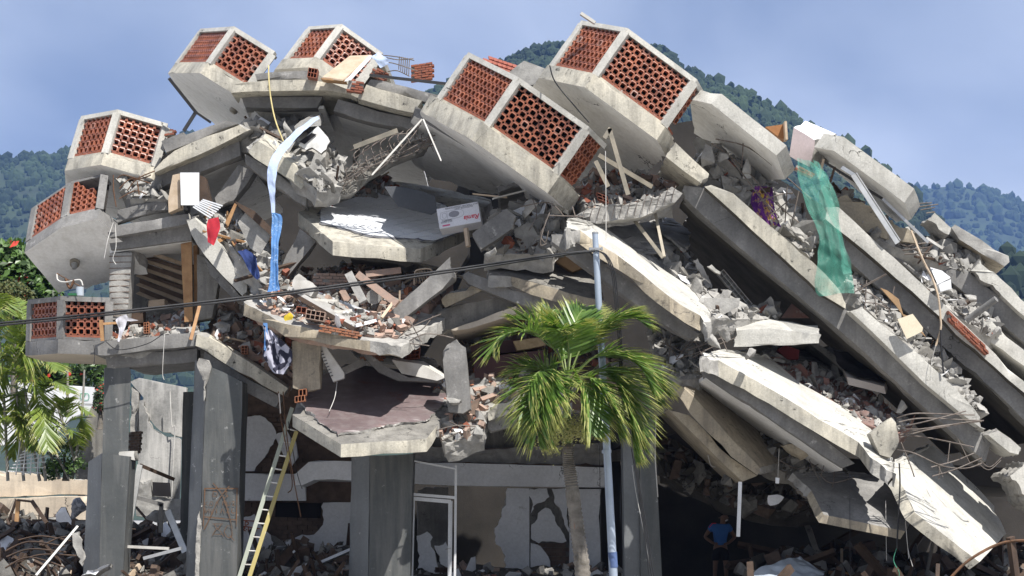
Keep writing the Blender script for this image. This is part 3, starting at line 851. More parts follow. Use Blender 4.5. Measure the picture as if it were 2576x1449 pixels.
# right side: long broken floor edges sloping down to the right
floor_piece('floor_slab', 'short broken end of slab edge below the highest balcony', 'floor slab',
    [(1698, 357), (1745, 396), (1789, 436), (1763, 463), (1718, 430), (1673, 395)], 41.0, 2.5, fm={1: 0, 2: 2, 5: 2})
B1f = [(1772, 471), (1790, 462), (1845, 486), (1932, 562), (2045, 658), (2112, 724), (2128, 752), (2129, 778), (2065, 740), (2002, 680), (1932, 616)]
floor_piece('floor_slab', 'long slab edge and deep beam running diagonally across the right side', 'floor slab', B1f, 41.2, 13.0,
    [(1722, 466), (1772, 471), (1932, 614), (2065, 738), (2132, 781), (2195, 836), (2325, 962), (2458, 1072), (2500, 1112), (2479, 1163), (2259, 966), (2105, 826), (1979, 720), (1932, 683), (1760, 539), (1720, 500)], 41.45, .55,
    [(1722, 494), (1760, 533), (1932, 677), (1979, 714), (2105, 820), (2259, 960), (2479, 1157), (2481, 1166), (2259, 969), (2105, 829), (1979, 723), (1932, 686), (1760, 542), (1720, 503)], 41.65, 1.1, fm={0: 2, 5: 2, 6: 2, 7: 1, 8: 1, 9: 1, 10: 1}, cmat='earth', bfm={0: 2, 15: 2})  # soil-dark underside and ceiling: shade of the gap put into the colour
floor_piece('floor_slab', 'lower stretch of the long diagonal slab edge, chipped and crumbling at its end', 'floor slab',
    [(2134, 782), (2172, 772), (2260, 845), (2375, 945), (2445, 1022), (2480, 1082), (2458, 1074), (2325, 964), (2195, 836)], 41.1, 3.0, fmat='conc_pale', fm={0: 2, 4: 2, 5: 2})
floor_piece('floor_slab', 'broken slab edge block beside the bundle of bare bars', 'floor slab',
    [(2482, 1093), (2512, 1078), (2572, 1126), (2563, 1148), (2540, 1139)], 41.0, 1.2, fmat='conc_pale', fm={0: 2, 2: 2})
floor_piece('floor_slab', 'slab edge block leaving the picture at the lower right edge', 'floor slab',
    [(2539, 1197), (2578, 1160), (2680, 1230), (2680, 1330), (2600, 1275)], 41.0, 1.6, fmat='conc_pale', fm={0: 2, 4: 2})
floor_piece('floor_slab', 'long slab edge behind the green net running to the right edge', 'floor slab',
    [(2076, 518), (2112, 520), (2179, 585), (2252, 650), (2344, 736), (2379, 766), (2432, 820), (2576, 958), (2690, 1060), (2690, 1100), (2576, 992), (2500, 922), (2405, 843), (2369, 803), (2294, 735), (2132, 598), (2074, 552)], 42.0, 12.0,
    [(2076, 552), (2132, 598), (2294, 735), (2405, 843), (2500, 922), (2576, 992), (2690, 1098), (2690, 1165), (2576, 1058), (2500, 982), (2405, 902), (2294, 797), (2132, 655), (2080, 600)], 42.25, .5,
    [(2080, 594), (2132, 650), (2294, 791), (2405, 897), (2576, 1052), (2690, 1160), (2690, 1170), (2576, 1062), (2405, 907), (2294, 801), (2132, 659), (2080, 604)], 42.45, 1.1, cmat='earth', fmat='conc_pale', fm={0: 2, 16: 2, 15: 1, 14: 1, 13: 1, 12: 1, 11: 1, 10: 1, 9: 1})  # underside and ceiling coloured dark in place of shade
floor_piece('floor_slab', 'grey beam and slab edge above the brick patch near the right edge', 'floor slab',
    [(2442, 682), (2466, 650), (2520, 700), (2573, 750), (2690, 850), (2690, 900), (2562, 784), (2520, 744)], 42.6, 11,
    [(2324, 642), (2346, 617), (2440, 684), (2520, 748), (2562, 786), (2690, 900), (2690, 960), (2576, 862), (2479, 782), (2340, 668)], 42.85, .5, fmat='conc_pale', fm={0: 2, 1: 2, 7: 2}, bfm={0: 2, 9: 2})
floor_piece('floor_slab', 'narrow pale slab edge between two beams at the right edge', 'floor slab',
    [(2470, 808), (2496, 806), (2576, 880), (2690, 980), (2690, 1030), (2576, 922), (2465, 842)], 42.3, 3.0, fmat='conc_pale', fm={0: 2, 6: 2})

# ledges whose lit top shows
M0 = floor_piece('floor_slab', 'broad slab sunlit on top behind the street pole, sloping down right', 'floor slab', None, 40.0, 1,
    [(1386, 590), (1423, 590), (1448, 612), (1568, 695), (1665, 769), (1745, 830), (1762, 843), (1736, 857), (1640, 797), (1388, 608)], 40.2, .6, bfm={9: 2})
solid('slab', [(1424, 582), (1431, 546), (1475, 552), (1521, 570), (1608, 633), (1741, 726), (1790, 788), (1782, 815), (1761, 793), (1685, 746), (1555, 640), (1460, 576)], P(1555, 683, 39.7) - P(1555, 640, 39.7), ['conc_tan', 'conc_pale', 'conc_raw'], M0, {'front': 1, 0: 2, 1: 2, 6: 2, 7: 2, 11: 2}, plane=Plane((1460, 575, 39.7), (1761, 793, 39.7), (1608, 633, 41.4)))  # sunlit look painted in: the top face takes the paler concrete
N1 = floor_piece('floor_slab', 'long lower slab sunlit on top leading down to the column stub with bare bars', 'floor slab', None, 39.8, 1,
    [(1772, 925), (1932, 1011), (2060, 1094), (2152, 1166), (2120, 1180), (1932, 1050), (1840, 992), (1775, 948)], 39.8, .6,
    [(1775, 942), (1840, 986), (1932, 1044), (2118, 1174), (2120, 1184), (1932, 1054), (1840, 996), (1775, 952)], 40.0, 5)
solid('slab', [(1760, 893), (1800, 876), (1850, 880), (1942, 903), (2012, 962), (2145, 1036), (2199, 1078), (2240, 1140), (2254, 1192), (2186, 1146), (2160, 1110), (2060, 1052), (1932, 973), (1808, 907)], P(2060, 1094, 39.5) - P(2060, 1052, 39.5), ['conc_cream', 'conc_pale', 'conc_raw'], N1, {'front': 1, 0: 2, 1: 2, 2: 2, 6: 2, 7: 2, 8: 2, 13: 2}, plane=Plane((1808, 907, 39.5), (2160, 1110, 39.5), (2012, 962, 41.6)))  # paler top colour adds to the sunlight on this slab
floor_piece('floor_slab', 'slab edge hanging over the dark opening where the person stands', 'floor slab',
    [(1698, 986), (1714, 971), (1748, 1001), (1850, 1110), (1914, 1175), (1917, 1190), (1905, 1197), (1838, 1150), (1735, 1041)], 40.9, ('px', 95, -8, 2.4),
    [(1680, 1030), (1735, 1041), (1838, 1150), (1906, 1197), (1868, 1213), (1790, 1140)], 41.15, 2.5, fmat='conc_tan', bmat='conc_tan', fm={4: 2, 5: 2})
pl = Plane((2072, 1294, 40.0), (2278, 1336, 40.0), (2120, 1185, 42.0))
r_ = thing('floor_slab', 'dark topped angular slab hanging low beside the sunlit slab tip', 'floor slab', P(2262, 1356, 40.4), 'fallen floor slabs')
solid('slab', [(1992, 1187), (2040, 1232), (2072, 1294), (2278, 1336), (2296, 1306), (2250, 1200), (2120, 1180)], P(2059, 1315, 40.4) - P(2072, 1294, 40.4), ['conc_tan', 'conc_grey', 'conc_raw'], r_, {'front': 1, 0: 2, 6: 2, 5: 2}, plane=pl)
pl = Plane((2302, 1289, 39.5), (2465, 1414, 39.9), (2502, 1273, 43.4))
r_ = thing('floor_slab', 'pointed slab tip half in sunlight at the bottom right', 'floor slab', P(2440, 1430, 40), 'fallen floor slabs')
solid('slab', [(2236, 1172), (2279, 1140), (2349, 1120), (2430, 1195), (2502, 1273), (2532, 1343), (2465, 1414), (2302, 1289), (2268, 1214)], P(2275, 1309, 39.5) - P(2302, 1289, 39.5), ['conc_cream', 'conc_pale', 'conc_raw'], r_, {'front': 1, 0: 2, 1: 2, 8: 0}, plane=pl)
r_ = thing('beam', 'short white beam lying level across the gap on the right', 'beam', P(1845, 873, 40.9))
solid('beam_body', [(1851, 829), (1932, 824), (2067, 842), (2063, 866), (1932, 871), (1845, 874)], ('px', -4, -24, .9), ['conc_pale', 'conc_pale', 'conc_raw'], r_, {2: 2, 5: 2}, d=40.9)

# white tiled slab
pl1 = Plane((749, 533, 43.4), (1059, 625, 42.3), (1000, 500, 45.8))
S1 = thing('floor_slab', 'angular slab with white floor tiles jutting out below the middle balcony', 'floor slab', P(1056, 666, 42.3), 'angular balcony slabs')
solid('slab', [(749, 533), (836, 606), (1059, 625), (1120, 600), (1190, 560), (1240, 500), (1000, 455), (860, 470), (804, 509)], P(836, 643, 42.6) - P(836, 606, 42.6), ['conc_cream', 'conc_cream', 'conc_raw'], S1, {'front': 0, 4: 2, 5: 2}, plane=pl1)
ox = pl1.at(900, 560)
# tiles run on the diagonals seen in the picture
ta = (pl1.at(1100, 590) - pl1.at(840, 500)).normalized(); tb = pl1.n.cross(ta).normalized()
tb = tb if tb.z > 0 else -tb
tile_poly = [(806, 530), (893, 500), (1000, 478), (1120, 520), (1165, 583), (1094, 608), (1027, 602), (930, 595), (806, 561)]
V2 = [(((pl1.at(*p) - ox).dot(ta)), ((pl1.at(*p) - ox).dot(tb))) for p in tile_poly]
TS = .29
def clip_cell(poly, x0, x1, y0, y1):
    def cl(q, ins, it):
        out = []
        for i in range(len(q)):
            a, b = q[i - 1], q[i]
            if ins(b):
                if not ins(a): out.append(it(a, b))
                out.append(b)
            elif ins(a): out.append(it(a, b))
        return out
    def ix(x): return lambda a, b: (x, a[1] + (b[1] - a[1]) * (x - a[0]) / (b[0] - a[0]))
    def iy(y): return lambda a, b: (a[0] + (b[0] - a[0]) * (y - a[1]) / (b[1] - a[1]), y)
    q = poly
    for ins, it in ((lambda p: p[0] >= x0, ix(x0)), (lambda p: p[0] <= x1, ix(x1)), (lambda p: p[1] >= y0, iy(y0)), (lambda p: p[1] <= y1, iy(y1))):
        if q: q = cl(q, ins, it)
    return q
def lay_tiles(parent, V2, o, ta, tb, nrm, TS, mat, th=.012, gap=.009, drop=()):
    i0, i1 = int(min(p[0] for p in V2) / TS) - 1, int(max(p[0] for p in V2) / TS) + 1
    j0, j1 = int(min(p[1] for p in V2) / TS) - 1, int(max(p[1] for p in V2) / TS) + 1
    for i in range(i0, i1):
        for j in range(j0, j1):
            if (i, j) in drop: continue
            q = clip_cell(V2, i * TS + gap, (i + 1) * TS - gap, j * TS + gap, (j + 1) * TS - gap)
            if not q or len(q) < 3: continue
            ar = abs(sum(q[k - 1][0] * q[k][1] - q[k][0] * q[k - 1][1] for k in range(len(q)))) / 2
            if ar < .004: continue
            z = .022 + rng.uniform(0, .004)
            top = [o + ta * a + tb * b + nrm * (z + th) for a, b in q]; bot = [p - nrm * th for p in top]
            n = len(q)
            mk('tile', top + bot, [list(range(n)), list(range(2 * n - 1, n - 1, -1))] + [[k, (k + 1) % n, n + (k + 1) % n, n + k] for k in range(n)], mat, parent)
lay_tiles(S1, V2, ox, ta, tb, pl1.n, TS, 'tile_white')
solid('screed', [(803, 529), (893, 498), (1000, 476), (1124, 518), (1172, 584), (1094, 611), (1027, 606), (930, 599), (803, 564)], pl1.n * .024, ['grout', 'grout', 'conc_raw'], S1, {k: 2 for k in range(9)}, plane=pl1, chip=.02, amp=0)

# slab in the middle with heaped brick
pl2 = Plane((620, 764, 41.8), (927, 853, 40.4), (900, 690, 44.5))
S2 = thing('floor_slab', 'angular slab heaped with broken bricks and a fallen shutter', 'floor slab', P(927, 888, 40.4), 'angular balcony slabs')
solid('slab', [(612, 760), (716, 813), (930, 855), (1009, 871), (1120, 800), (1100, 700), (700, 690), (640, 720)], P(716, 847, 40.8) - P(716, 813, 40.8), ['conc_tan', 'conc_tan', 'conc_raw'], S2, {2: 2, 3: 2, 'front': 2, 7: 2}, plane=pl2, rawL=.2)
# slab with the purple floor
pl3 = Plane((734, 1041, 41.0), (1074, 1103, 40.0), (900, 960, 43.0))
S3 = thing('floor_slab', 'lowest angular slab with a dusty purple floor above the centre column', 'floor slab', P(857, 1151, 40.2), 'angular balcony slabs')
solid('slab', [(734, 1042), (857, 1117), (1074, 1103), (1101, 1070), (1160, 1010), (1140, 940), (870, 915), (770, 960)], P(857, 1151, 40.2) - P(857, 1117, 40.2), ['conc_cream', 'conc_old', 'conc_raw'], S3, {'front': 1, 3: 2, 4: 2}, plane=pl3)
solid('floor_finish', [(758, 1022), (775, 965), (860, 930), (1000, 938), (1118, 960), (1140, 1000), (1094, 1040), (1082, 1062), (1000, 1072), (900, 1092), (850, 1100), (800, 1068)], pl3.n * .07, ['floor_purple', 'floor_purple', 'conc_raw'], S3, {6: 2, 7: 2, 8: 2, 9: 2, 10: 2, 11: 2, 5: 2, 0: 2}, plane=pl3, rawL=.05, rawamp=.03, amp=.01)

# middle beams behind the palm
pl4 = Plane((1224, 690, 41.6), (1475, 748, 41.2), (1350, 615, 44.0))
r_ = thing('floor_slab', 'yellowish slab with dusty grey top between the tiled slab and the palm', 'floor slab', P(1465, 775, 41.2), 'fallen floor slabs')
solid('slab', [(1224, 690), (1288, 694), (1475, 748), (1520, 756), (1500, 640), (1400, 605), (1300, 600), (1240, 640)], P(1288, 728, 41.4) - P(1288, 694, 41.4), ['conc_tan', 'conc_old', 'conc_raw'], r_, {'front': 1, 0: 2, 7: 2}, plane=pl4)
solid('beam', [(1147, 690), (1178, 682), (1290, 726), (1480, 778), (1475, 830), (1290, 760), (1180, 716)], .6, 'conc_grey', r_, {0: 2, 6: 2}, d=41.8)
r_ = thing('floor_slab', 'dusty slab edge with beige ceiling below, left of the palm crown', 'floor slab', P(1134, 833, 42), 'fallen floor slabs')
solid('slab_edge', [(1110, 752), (1222, 712), (1232, 722), (1120, 775)], ('px', 20, -8, 2.0), ['conc_tan', 'conc_tan', 'conc_raw'], r_, {3: 2, 0: 2}, d=41.9)
solid('beam', [(1085, 800), (1115, 772), (1290, 740), (1300, 790), (1150, 830), (1090, 840)], .6, 'conc_old', r_, {0: 2, 5: 2, 4: 2}, d=42.2)
solid('ceiling', [(1134, 829), (1200, 803), (1300, 768), (1300, 790), (1180, 828), (1140, 834)], 2.5, ['ceil_beige', 'ceil_beige', 'conc_raw'], r_, d=42.0)
r_ = thing('floor_slab', 'small slab edge with grey beam right of the upright stub, below the palm fronds', 'floor slab', P(1230, 1090, 41.5), 'fallen floor slabs')
solid('slab_edge', [(1222, 1035), (1310, 988), (1420, 975), (1420, 1010), (1320, 1025), (1228, 1062)], 3.0, ['conc_cream', 'conc_cream', 'conc_raw'], r_, {0: 2, 5: 2}, d=41.2)
solid('beam', [(1225, 1060), (1322, 1027), (1440, 1012), (1440, 1040), (1330, 1060), (1236, 1090)], .5, 'conc_grey', r_, {5: 2}, d=41.4)

# upper right balcony slabs that lost their screens
def bay_slab(label, low, ext, d):
    lowp = max(low, key=lambda p: p[1])
    r_ = thing('balcony_slab', label, 'balcony slab', P(lowp[0], lowp[1], lowp[2]), 'balcony slabs without screens')
    solid('slab', low, ext, ['conc_pale', 'ceil_white', 'conc_raw'], r_, {'front': 1}, chip=.03)
    return r_
bay_slab('tilted balcony slab right of the highest balcony, cream edge and white underside', [(1735, 250, 41.6), (1790, 262, 41.2), (1953, 392, 41.0), (1975, 452, 41.6), (1920, 455, 43.5), (1745, 335, 44.2)], P(1979, 366, 41.0) - P(1953, 392, 41.0), 41)
bay_slab('long tilted balcony slab on the right skyline above the metal gutter', [(2048, 370, 42.0), (2098, 380, 41.7), (2275, 510, 41.5), (2293, 554, 42.0), (2255, 560, 43.5), (2068, 405, 44.0)], P(2300, 474, 41.5) - P(2275, 510, 41.5), 41.5)
r_ = thing('balcony_slab', 'grey topped slab resting on the far right skyline', 'balcony slab', P(2526, 700, 43), 'balcony slabs without screens')
solid('slab', [(2392, 572), (2402, 564), (2470, 603), (2540, 644), (2538, 660), (2527, 671), (2411, 607)], P(2505, 690, 44.6) - P(2527, 671, 43), ['conc_dust', 'conc_tan', 'conc_raw'], r_, {'back': 1, 5: 1, 4: 1, 3: 2}, d=43)
r_ = thing('parapet_block', 'white topped parapet block with pinkish side on the right skyline', 'parapet', P(2040, 420, 42.5))
solid('block', [(1996, 320, 42.5), (2053, 352, 42.3), (2106, 336, 43.6), (2026, 303, 43.9)], P(2040, 425, 42.4) - P(2053, 352, 42.3), ['pink_wall', 'ceil_white', 'conc_raw'], r_, {'front': 1, 1: 2})
r_ = thing('slab_piece', 'small tilted slab fragment below the long skyline slab', 'slab fragment', P(2390, 590, 42.6))
solid('slab', [(2332, 553), (2352, 536), (2398, 572), (2388, 592), (2370, 585)], .9, ['conc_pale'] * 2, r_, {0: 2, 2: 2, 3: 2, 4: 2}, d=42.6)

ob_ = solid('beam', [(2098, 507), (2130, 488), (2205, 532), (2300, 590), (2312, 614), (2232, 603), (2150, 574)], .5, ['conc_tan', 'conc_tan', 'conc_raw'], None, {0: 2, 1: 2, 2: 2, 3: 2}, d=42.5); tag(ob_, 'tan beam with crushed upper edge under the long skyline slab', 'beam')
ob_ = solid('beam', [(2188, 800), (2220, 800), (2300, 878), (2336, 940), (2312, 948), (2232, 882)], .4, ['conc_raw'] * 3, None, {'front': 2, 0: 2, 1: 2, 2: 2}, d=41.6); tag(ob_, 'crushed grey beam lying behind the square cream board', 'beam')
for i_, (q_, d_, e_, m_, lab_) in enumerate((
    ([(1560, 600), (1590, 590), (1700, 690), (1720, 720), (1690, 705)], 42.2, 2.5, 'conc_grey', 'thin slab layer under the plates above the sunlit slab'),
    ([(1250, 470), (1330, 452), (1400, 470), (1396, 480), (1330, 466), (1256, 484)], 43.0, 3.0, 'conc_grey', 'thin dark slab layer under the middle balcony'),
    ([(880, 640), (1000, 652), (1110, 668), (1110, 678), (1000, 664), (880, 652)], 43.6, 4.0, 'conc_old', 'thin slab layer in the dark under the tiled slab'),
    ([(560, 690), (600, 700), (690, 790), (682, 800), (600, 722)], 43.4, 3.0, 'conc_old', 'thin slab layer below the plunging slab edge'),
    ([(1960, 860), (2040, 850), (2120, 905), (2190, 985), (2180, 992), (2100, 915), (2040, 868), (1962, 872)], 43.2, 4.0, 'conc_old', 'thin slab layer above the mattress'),
    ([(2240, 640), (2262, 640), (2330, 700), (2420, 780), (2412, 790), (2330, 716)], 42.7, 3.0, 'conc_grey', 'thin slab layer behind the crooked pale pole'),
    ([(2140, 640), (2160, 640), (2260, 735), (2330, 800), (2322, 810), (2250, 745)], 42.4, 3.0, 'conc_grey', 'thin slab layer below the green net beside the beam'),
    ([(880, 880), (960, 876), (1060, 892), (1110, 920), (1100, 930), (1050, 905), (960, 892)], 42.8, 3.0, 'conc_old', 'thin slab layer over the turned over sink counter'),
    ([(1200, 990), (1260, 960), (1340, 940), (1342, 950), (1262, 974), (1206, 1004)], 42.6, 2.5, 'conc_grey', 'thin slab layer above the small slab edge by the palm'))):
    ob_ = solid('slab_fragment', q_, e_, [m_, m_, 'conc_raw'], None, {0: 2, 2: 2, 3: 2}, d=d_); tag(ob_, lab_, 'slab fragment', 'broken plates')
# columns
def column(label, poly, d, ext=.5, mat='conc_grey', fm=None, name='column', group=None, cat='column', parts=None):
    lowp = max(poly, key=lambda p: p[1])
    r_ = thing(name, label, cat, P(lowp[0], lowp[1], d), group)
    solid('shaft', poly, ext, mat, r_, fm, d=d)
    return r_
c1 = thing('column', 'dark grey octagonal column at the left with a wider base', 'column', P(275, 1500, 43.2), 'ground floor columns')
solid('shaft', [(258, 1150), (262, 925), (280, 918), (326, 918), (330, 940), (322, 1150)], ('px', 0, 0, .6), ['paint_column', 'paint_column_lit', 'conc_raw'], c1, {0: 1}, d=43.35, chip=.01)
solid('base', [(206, 1500, 43.5), (222, 1162, 43.5), (256, 1140, 43.1), (248, 1500, 43.1)], .7, ['paint_column_lit', 'paint_column', 'conc_raw'], c1, chip=.01)
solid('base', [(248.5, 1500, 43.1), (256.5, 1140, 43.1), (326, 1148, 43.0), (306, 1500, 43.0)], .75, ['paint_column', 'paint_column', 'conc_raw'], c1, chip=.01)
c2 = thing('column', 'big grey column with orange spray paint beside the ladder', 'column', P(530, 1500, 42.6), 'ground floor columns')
solid('shaft', [(464, 1500, 42.9), (490, 905, 42.9), (519, 918, 42.5), (497, 1500, 42.5)], 1.0, ['paint_column_lit', 'paint_column', 'conc_raw'], c2, chip=.012)
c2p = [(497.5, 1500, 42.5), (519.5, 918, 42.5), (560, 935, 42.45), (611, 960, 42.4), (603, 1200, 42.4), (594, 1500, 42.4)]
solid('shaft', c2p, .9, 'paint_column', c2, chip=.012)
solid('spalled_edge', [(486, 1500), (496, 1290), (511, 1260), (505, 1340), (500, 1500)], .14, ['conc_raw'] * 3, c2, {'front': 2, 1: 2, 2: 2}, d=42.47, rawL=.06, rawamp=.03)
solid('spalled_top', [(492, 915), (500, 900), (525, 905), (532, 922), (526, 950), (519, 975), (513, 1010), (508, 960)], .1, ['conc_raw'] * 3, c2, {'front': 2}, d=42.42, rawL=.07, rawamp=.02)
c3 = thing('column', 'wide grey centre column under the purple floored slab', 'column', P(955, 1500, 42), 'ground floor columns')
solid('shaft', [(876, 1500, 42.3), (884, 1145, 42.3), (930, 1146, 42.0), (926, 1500, 42.0)], .9, ['paint_column_lit', 'paint_column', 'conc_raw'], c3, chip=.012)
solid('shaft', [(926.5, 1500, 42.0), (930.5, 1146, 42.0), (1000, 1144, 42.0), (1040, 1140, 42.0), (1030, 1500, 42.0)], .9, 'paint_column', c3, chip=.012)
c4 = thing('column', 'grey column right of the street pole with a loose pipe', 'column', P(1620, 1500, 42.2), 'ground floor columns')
solid('shaft', [(1572, 1500), (1566, 1050), (1606, 1040), (1612, 1500)], .8, ['paint_column_lit', 'paint_column', 'conc_raw'], c4, d=42.3, chip=.012)
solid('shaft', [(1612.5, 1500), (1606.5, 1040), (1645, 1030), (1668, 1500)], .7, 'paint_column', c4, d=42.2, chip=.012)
solid('shaft', [(450, 1500), (460, 985), (488, 985), (484, 1500)], .5, 'paint_column', thing('column', 'dark narrow column behind the big sprayed column', 'column', P(465, 1500, 46), 'ground floor columns'), d=46, chip=.012)

column('leaning grey column at the upper left under the fallen slab', [(598, 414), (645, 424), (622, 462), (588, 505), (545, 522), (540, 498)], 43.7, .5, fm={3: 2})
column('leaning grey column under the left corner of the tiled slab', [(754, 573), (796, 607), (752, 662), (710, 712), (696, 690), (720, 640)], 43.0, .5, fm={3: 2})
column('leaning grey column with chipped corner in the middle, above the palm', [(1132, 645), (1146, 702), (1080, 752), (1012, 805), (972, 792), (1050, 722)], 41.3, .5, 'conc_grey', {0: 2})
column('short leaning column right of the white carton', [(1187, 587), (1275, 519), (1300, 545), (1290, 577), (1210, 628)], 41.2, .5, 'conc_grey', {1: 2, 2: 2})
column('tan upright column between the brick heap and the purple floor', [(734, 858), (770, 852), (808, 866), (806, 978), (772, 985), (736, 976)], 41.2, .5, 'conc_tan')
column('upright column stub with burst top left of the palm', [(1112, 905), (1120, 868), (1148, 850), (1172, 872), (1186, 1030), (1165, 1042), (1127, 1036)], 40.9, .45, 'conc_grey', {0: 2, 1: 2, 2: 2})
cr = column('bare concrete column with exposed ties at the open room', [(275, 636), (333, 634), (320, 806), (271, 806)], 43.55, .5, 'conc_dust', {})
for k in range(11):
    y = 645 + k * 15
    plank('tie', (274 + .2 * k, y, 43.552), (331 - k, y - 1, 43.552), .012, .012, 'rebar_rust', cr)
column('chipped upright column at the right of the open room', [(495, 640), (530, 632), (556, 660), (552, 705), (533, 800), (494, 806)], 43.5, .5, 'conc_old', {1: 2, 2: 2})
st = thing('column_stub', 'square column stub with a sheaf of bare bars sticking out to the right', 'column', P(2215, 1150, 40.4))
solid('shaft', [(2189, 1091), (2244, 1047), (2258, 1062), (2263, 1122), (2241, 1154), (2213, 1146)], .42, ['conc_cream', 'conc_cream', 'conc_raw'], st, {1: 2, 2: 2}, d=39.2)
rb = thing('reinforced_beam', 'broken beam with bare stirrups lying across below the middle balcony', 'beam', P(1500, 562, 41))
solid('core', [(1440, 545), (1472, 524), (1600, 508), (1660, 490), (1690, 468), (1718, 486), (1700, 512), (1612, 548), (1500, 563)], .42, ['conc_raw', 'conc_tan', 'conc_raw'], rb, {'front': 2, 1: 2, 2: 2, 3: 2, 6: 0, 7: 0}, d=40.9, rawL=.09)
for k in range(13):
    u = k / 12
    x = 1470 + 225 * u; yt = np.interp(x, [1472, 1600, 1660, 1690, 1718], [524, 508, 490, 470, 486]); yb = np.interp(x, [1440, 1500, 1612, 1700, 1718], [548, 563, 548, 512, 488])
    bar('stirrup', [(x + 6, yt - 4, 41.1), (x + 4, yt - 3, 40.86), (x - 3, (yt + yb) / 2, 40.83), (x - 6, yb - 6, 40.86)], .008, 'rebar', rb, n=3, sides=5)

bb_ = thing('reinforced_beam', 'bent raw beam with exposed bars above the tiles', 'beam', P(860, 490, 43.6))
solid('core', [(826, 478), (850, 445), (930, 396), (1010, 360), (1062, 346), (1090, 350), (1064, 384), (985, 412), (925, 450), (880, 492), (850, 496)], .45, ['conc_old', 'conc_old', 'conc_old'], bb_, {'front': 2, 0: 2, 4: 2, 1: 2, 2: 2}, d=43.4, rawL=.08, rawamp=.11)
for k in range(14):
    u = k / 13; x = 850 + 225 * u; yt = np.interp(x, [826, 850, 930, 1010, 1062, 1090], [478, 445, 396, 360, 346, 350])
    bar('stirrup', [(x + 8, yt - 12, 43.5), (x + 2, yt - 6, 43.26), (x + 8, yt + 16, 43.24), (x + 16, yt + 34, 43.3)], .009, 'rebar', bb_, n=3, sides=5)
for k in range(3): bar('rebar', [(840, 470 + 9 * k, 43.3), (930, 402 + 10 * k, 43.26), (1010, 366 + 10 * k, 43.24), (1095, 340 + 12 * k, 43.26)], .013, 'rebar', bb_)
wc = thing('floor_slab', 'white ceiling with two round lamp holes behind the middle balcony', 'floor slab', P(1090, 440, 46), 'fallen floor slabs')
solid('slab', [(1040, 292, 42.8), (1368, 488, 42.3), (1330, 500, 46.0), (1200, 486, 46.8), (1070, 440, 47), (1000, 370, 46.5)], Vector((.05, 0, .22)), ['conc_grey', 'ceil_white', 'conc_raw'], wc, {'front': 1, 2: 2, 3: 2, 4: 2}, chip=.02)
wcp = Plane((1040, 292, 42.8), (1368, 488, 42.3), (1200, 486, 46.8))
for x_, y_ in ((1132, 430), (1205, 382)):
    c_ = wcp.at(x_, y_); e1 = wcp.n.cross(Vector((0, 1, 0))).normalized(); e2 = wcp.n.cross(e1)
    v_ = [c_ + (e1 * math.cos(a * .3927) + e2 * math.sin(a * .3927)) * .19 - Vector((0, 0, .03 + z_)) for z_ in (0, -.05) for a in range(16)]
    mk('lamp_hole', v_, [list(range(16)), list(range(31, 15, -1))] + [[a, (a + 1) % 16, 16 + (a + 1) % 16, 16 + a] for a in range(16)], 'metal_black', wc)
# deep inside: what is left of the inner walls and floors, closing the building's back, mostly near-black as painted shade
def inner(label, poly, d, ext, mat='conc_old'):
    r_ = thing('interior_wall', label, 'wall', P(poly[0][0], poly[0][1], d), 'inner walls')
    solid('wall', poly, ext, mat, r_, d=d, L=.8, amp=.05, chip=0)
inner('dark inner wall deep in the upper left of the wreck', [(500, 640), (560, 440), (640, 330), (860, 330), (1060, 360), (1180, 440), (1180, 640), (1000, 930), (640, 930), (540, 860)], 56, 6, 'inside_shade')
inner('dark inner wall deep behind the middle and right floors', [(1000, 480), (1100, 350), (1400, 300), (1700, 310), (1760, 300), (1960, 450), (2300, 650), (2720, 900), (2720, 1260), (2200, 1180), (1600, 1060), (1180, 1000), (1000, 900)], 57, 5, 'inside_shade')
inner('dark rear wall of the ground floor on the right', [(1560, 1060), (2720, 1120), (2720, 1520), (1560, 1520)], 57, 3, 'inside_shade')
inner('sagging dark ceiling over the ground floor on the right', [(1560, 1120), (1700, 1090), (1880, 1215), (2100, 1200), (2720, 1240), (2720, 1190), (2100, 1150), (1880, 1150), (1700, 1040), (1560, 1060)], 43.6, 13, 'inside_shade')
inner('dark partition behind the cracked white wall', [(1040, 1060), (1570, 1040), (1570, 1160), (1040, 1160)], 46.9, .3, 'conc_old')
# ---------------------------------------------------------------- ground floor walls and left background
LW = Plane((600, 1190, 46.6), (880, 1190, 46.6), (600, 1449, 46.6))
lw = thing('wall', 'white plastered ground floor wall with burst patches behind the ladder', 'wall', P(740, 1500, 46.6))
solid('brickwork', [(560, 930), (760, 930), (890, 1030), (890, 1520), (560, 1520)], .25, ['brick_brown'] * 3, lw, d=46.75, chip=0, amp=.02)
hole = lambda x, y: not ((690 < x < 812 and 1262 < y < 1392) or (640 < x < 770 and 1040 < y < 1185) or (596 < x < 690 and 1258 < y < 1300))
brick_wall(lw, lambda x, y: P(x, y, 46.66), 594, 880, 1040, 1392, .24, .105, 'brick_brown', skip=hole)
solid('opening', [(694, 1264), (808, 1266), (806, 1304), (692, 1300)], .05, ['cloth_black'] * 3, lw, d=46.62, chip=0)  # black panel painted as the shade inside an opening
for q in ([(600, 1046), (640, 1044), (668, 1050), (690, 1072), (697, 1100), (680, 1125), (668, 1150), (645, 1175), (640, 1186), (600, 1186)],
          [(690, 1095), (720, 1080), (745, 1110), (752, 1150), (735, 1172), (715, 1150)],
          [(596, 1298), (640, 1292), (665, 1330), (690, 1355), (684, 1390), (700, 1370), (740, 1352), (770, 1345), (790, 1342), (810, 1318), (812, 1263), (882, 1263), (882, 1520), (596, 1520)]):
    solid('plaster', q, .07, ['plaster_white', 'plaster_white', 'conc_raw'], lw, {k: 2 for k in range(len(q) - 4)}, d=46.55, rawL=.12, rawamp=.02)
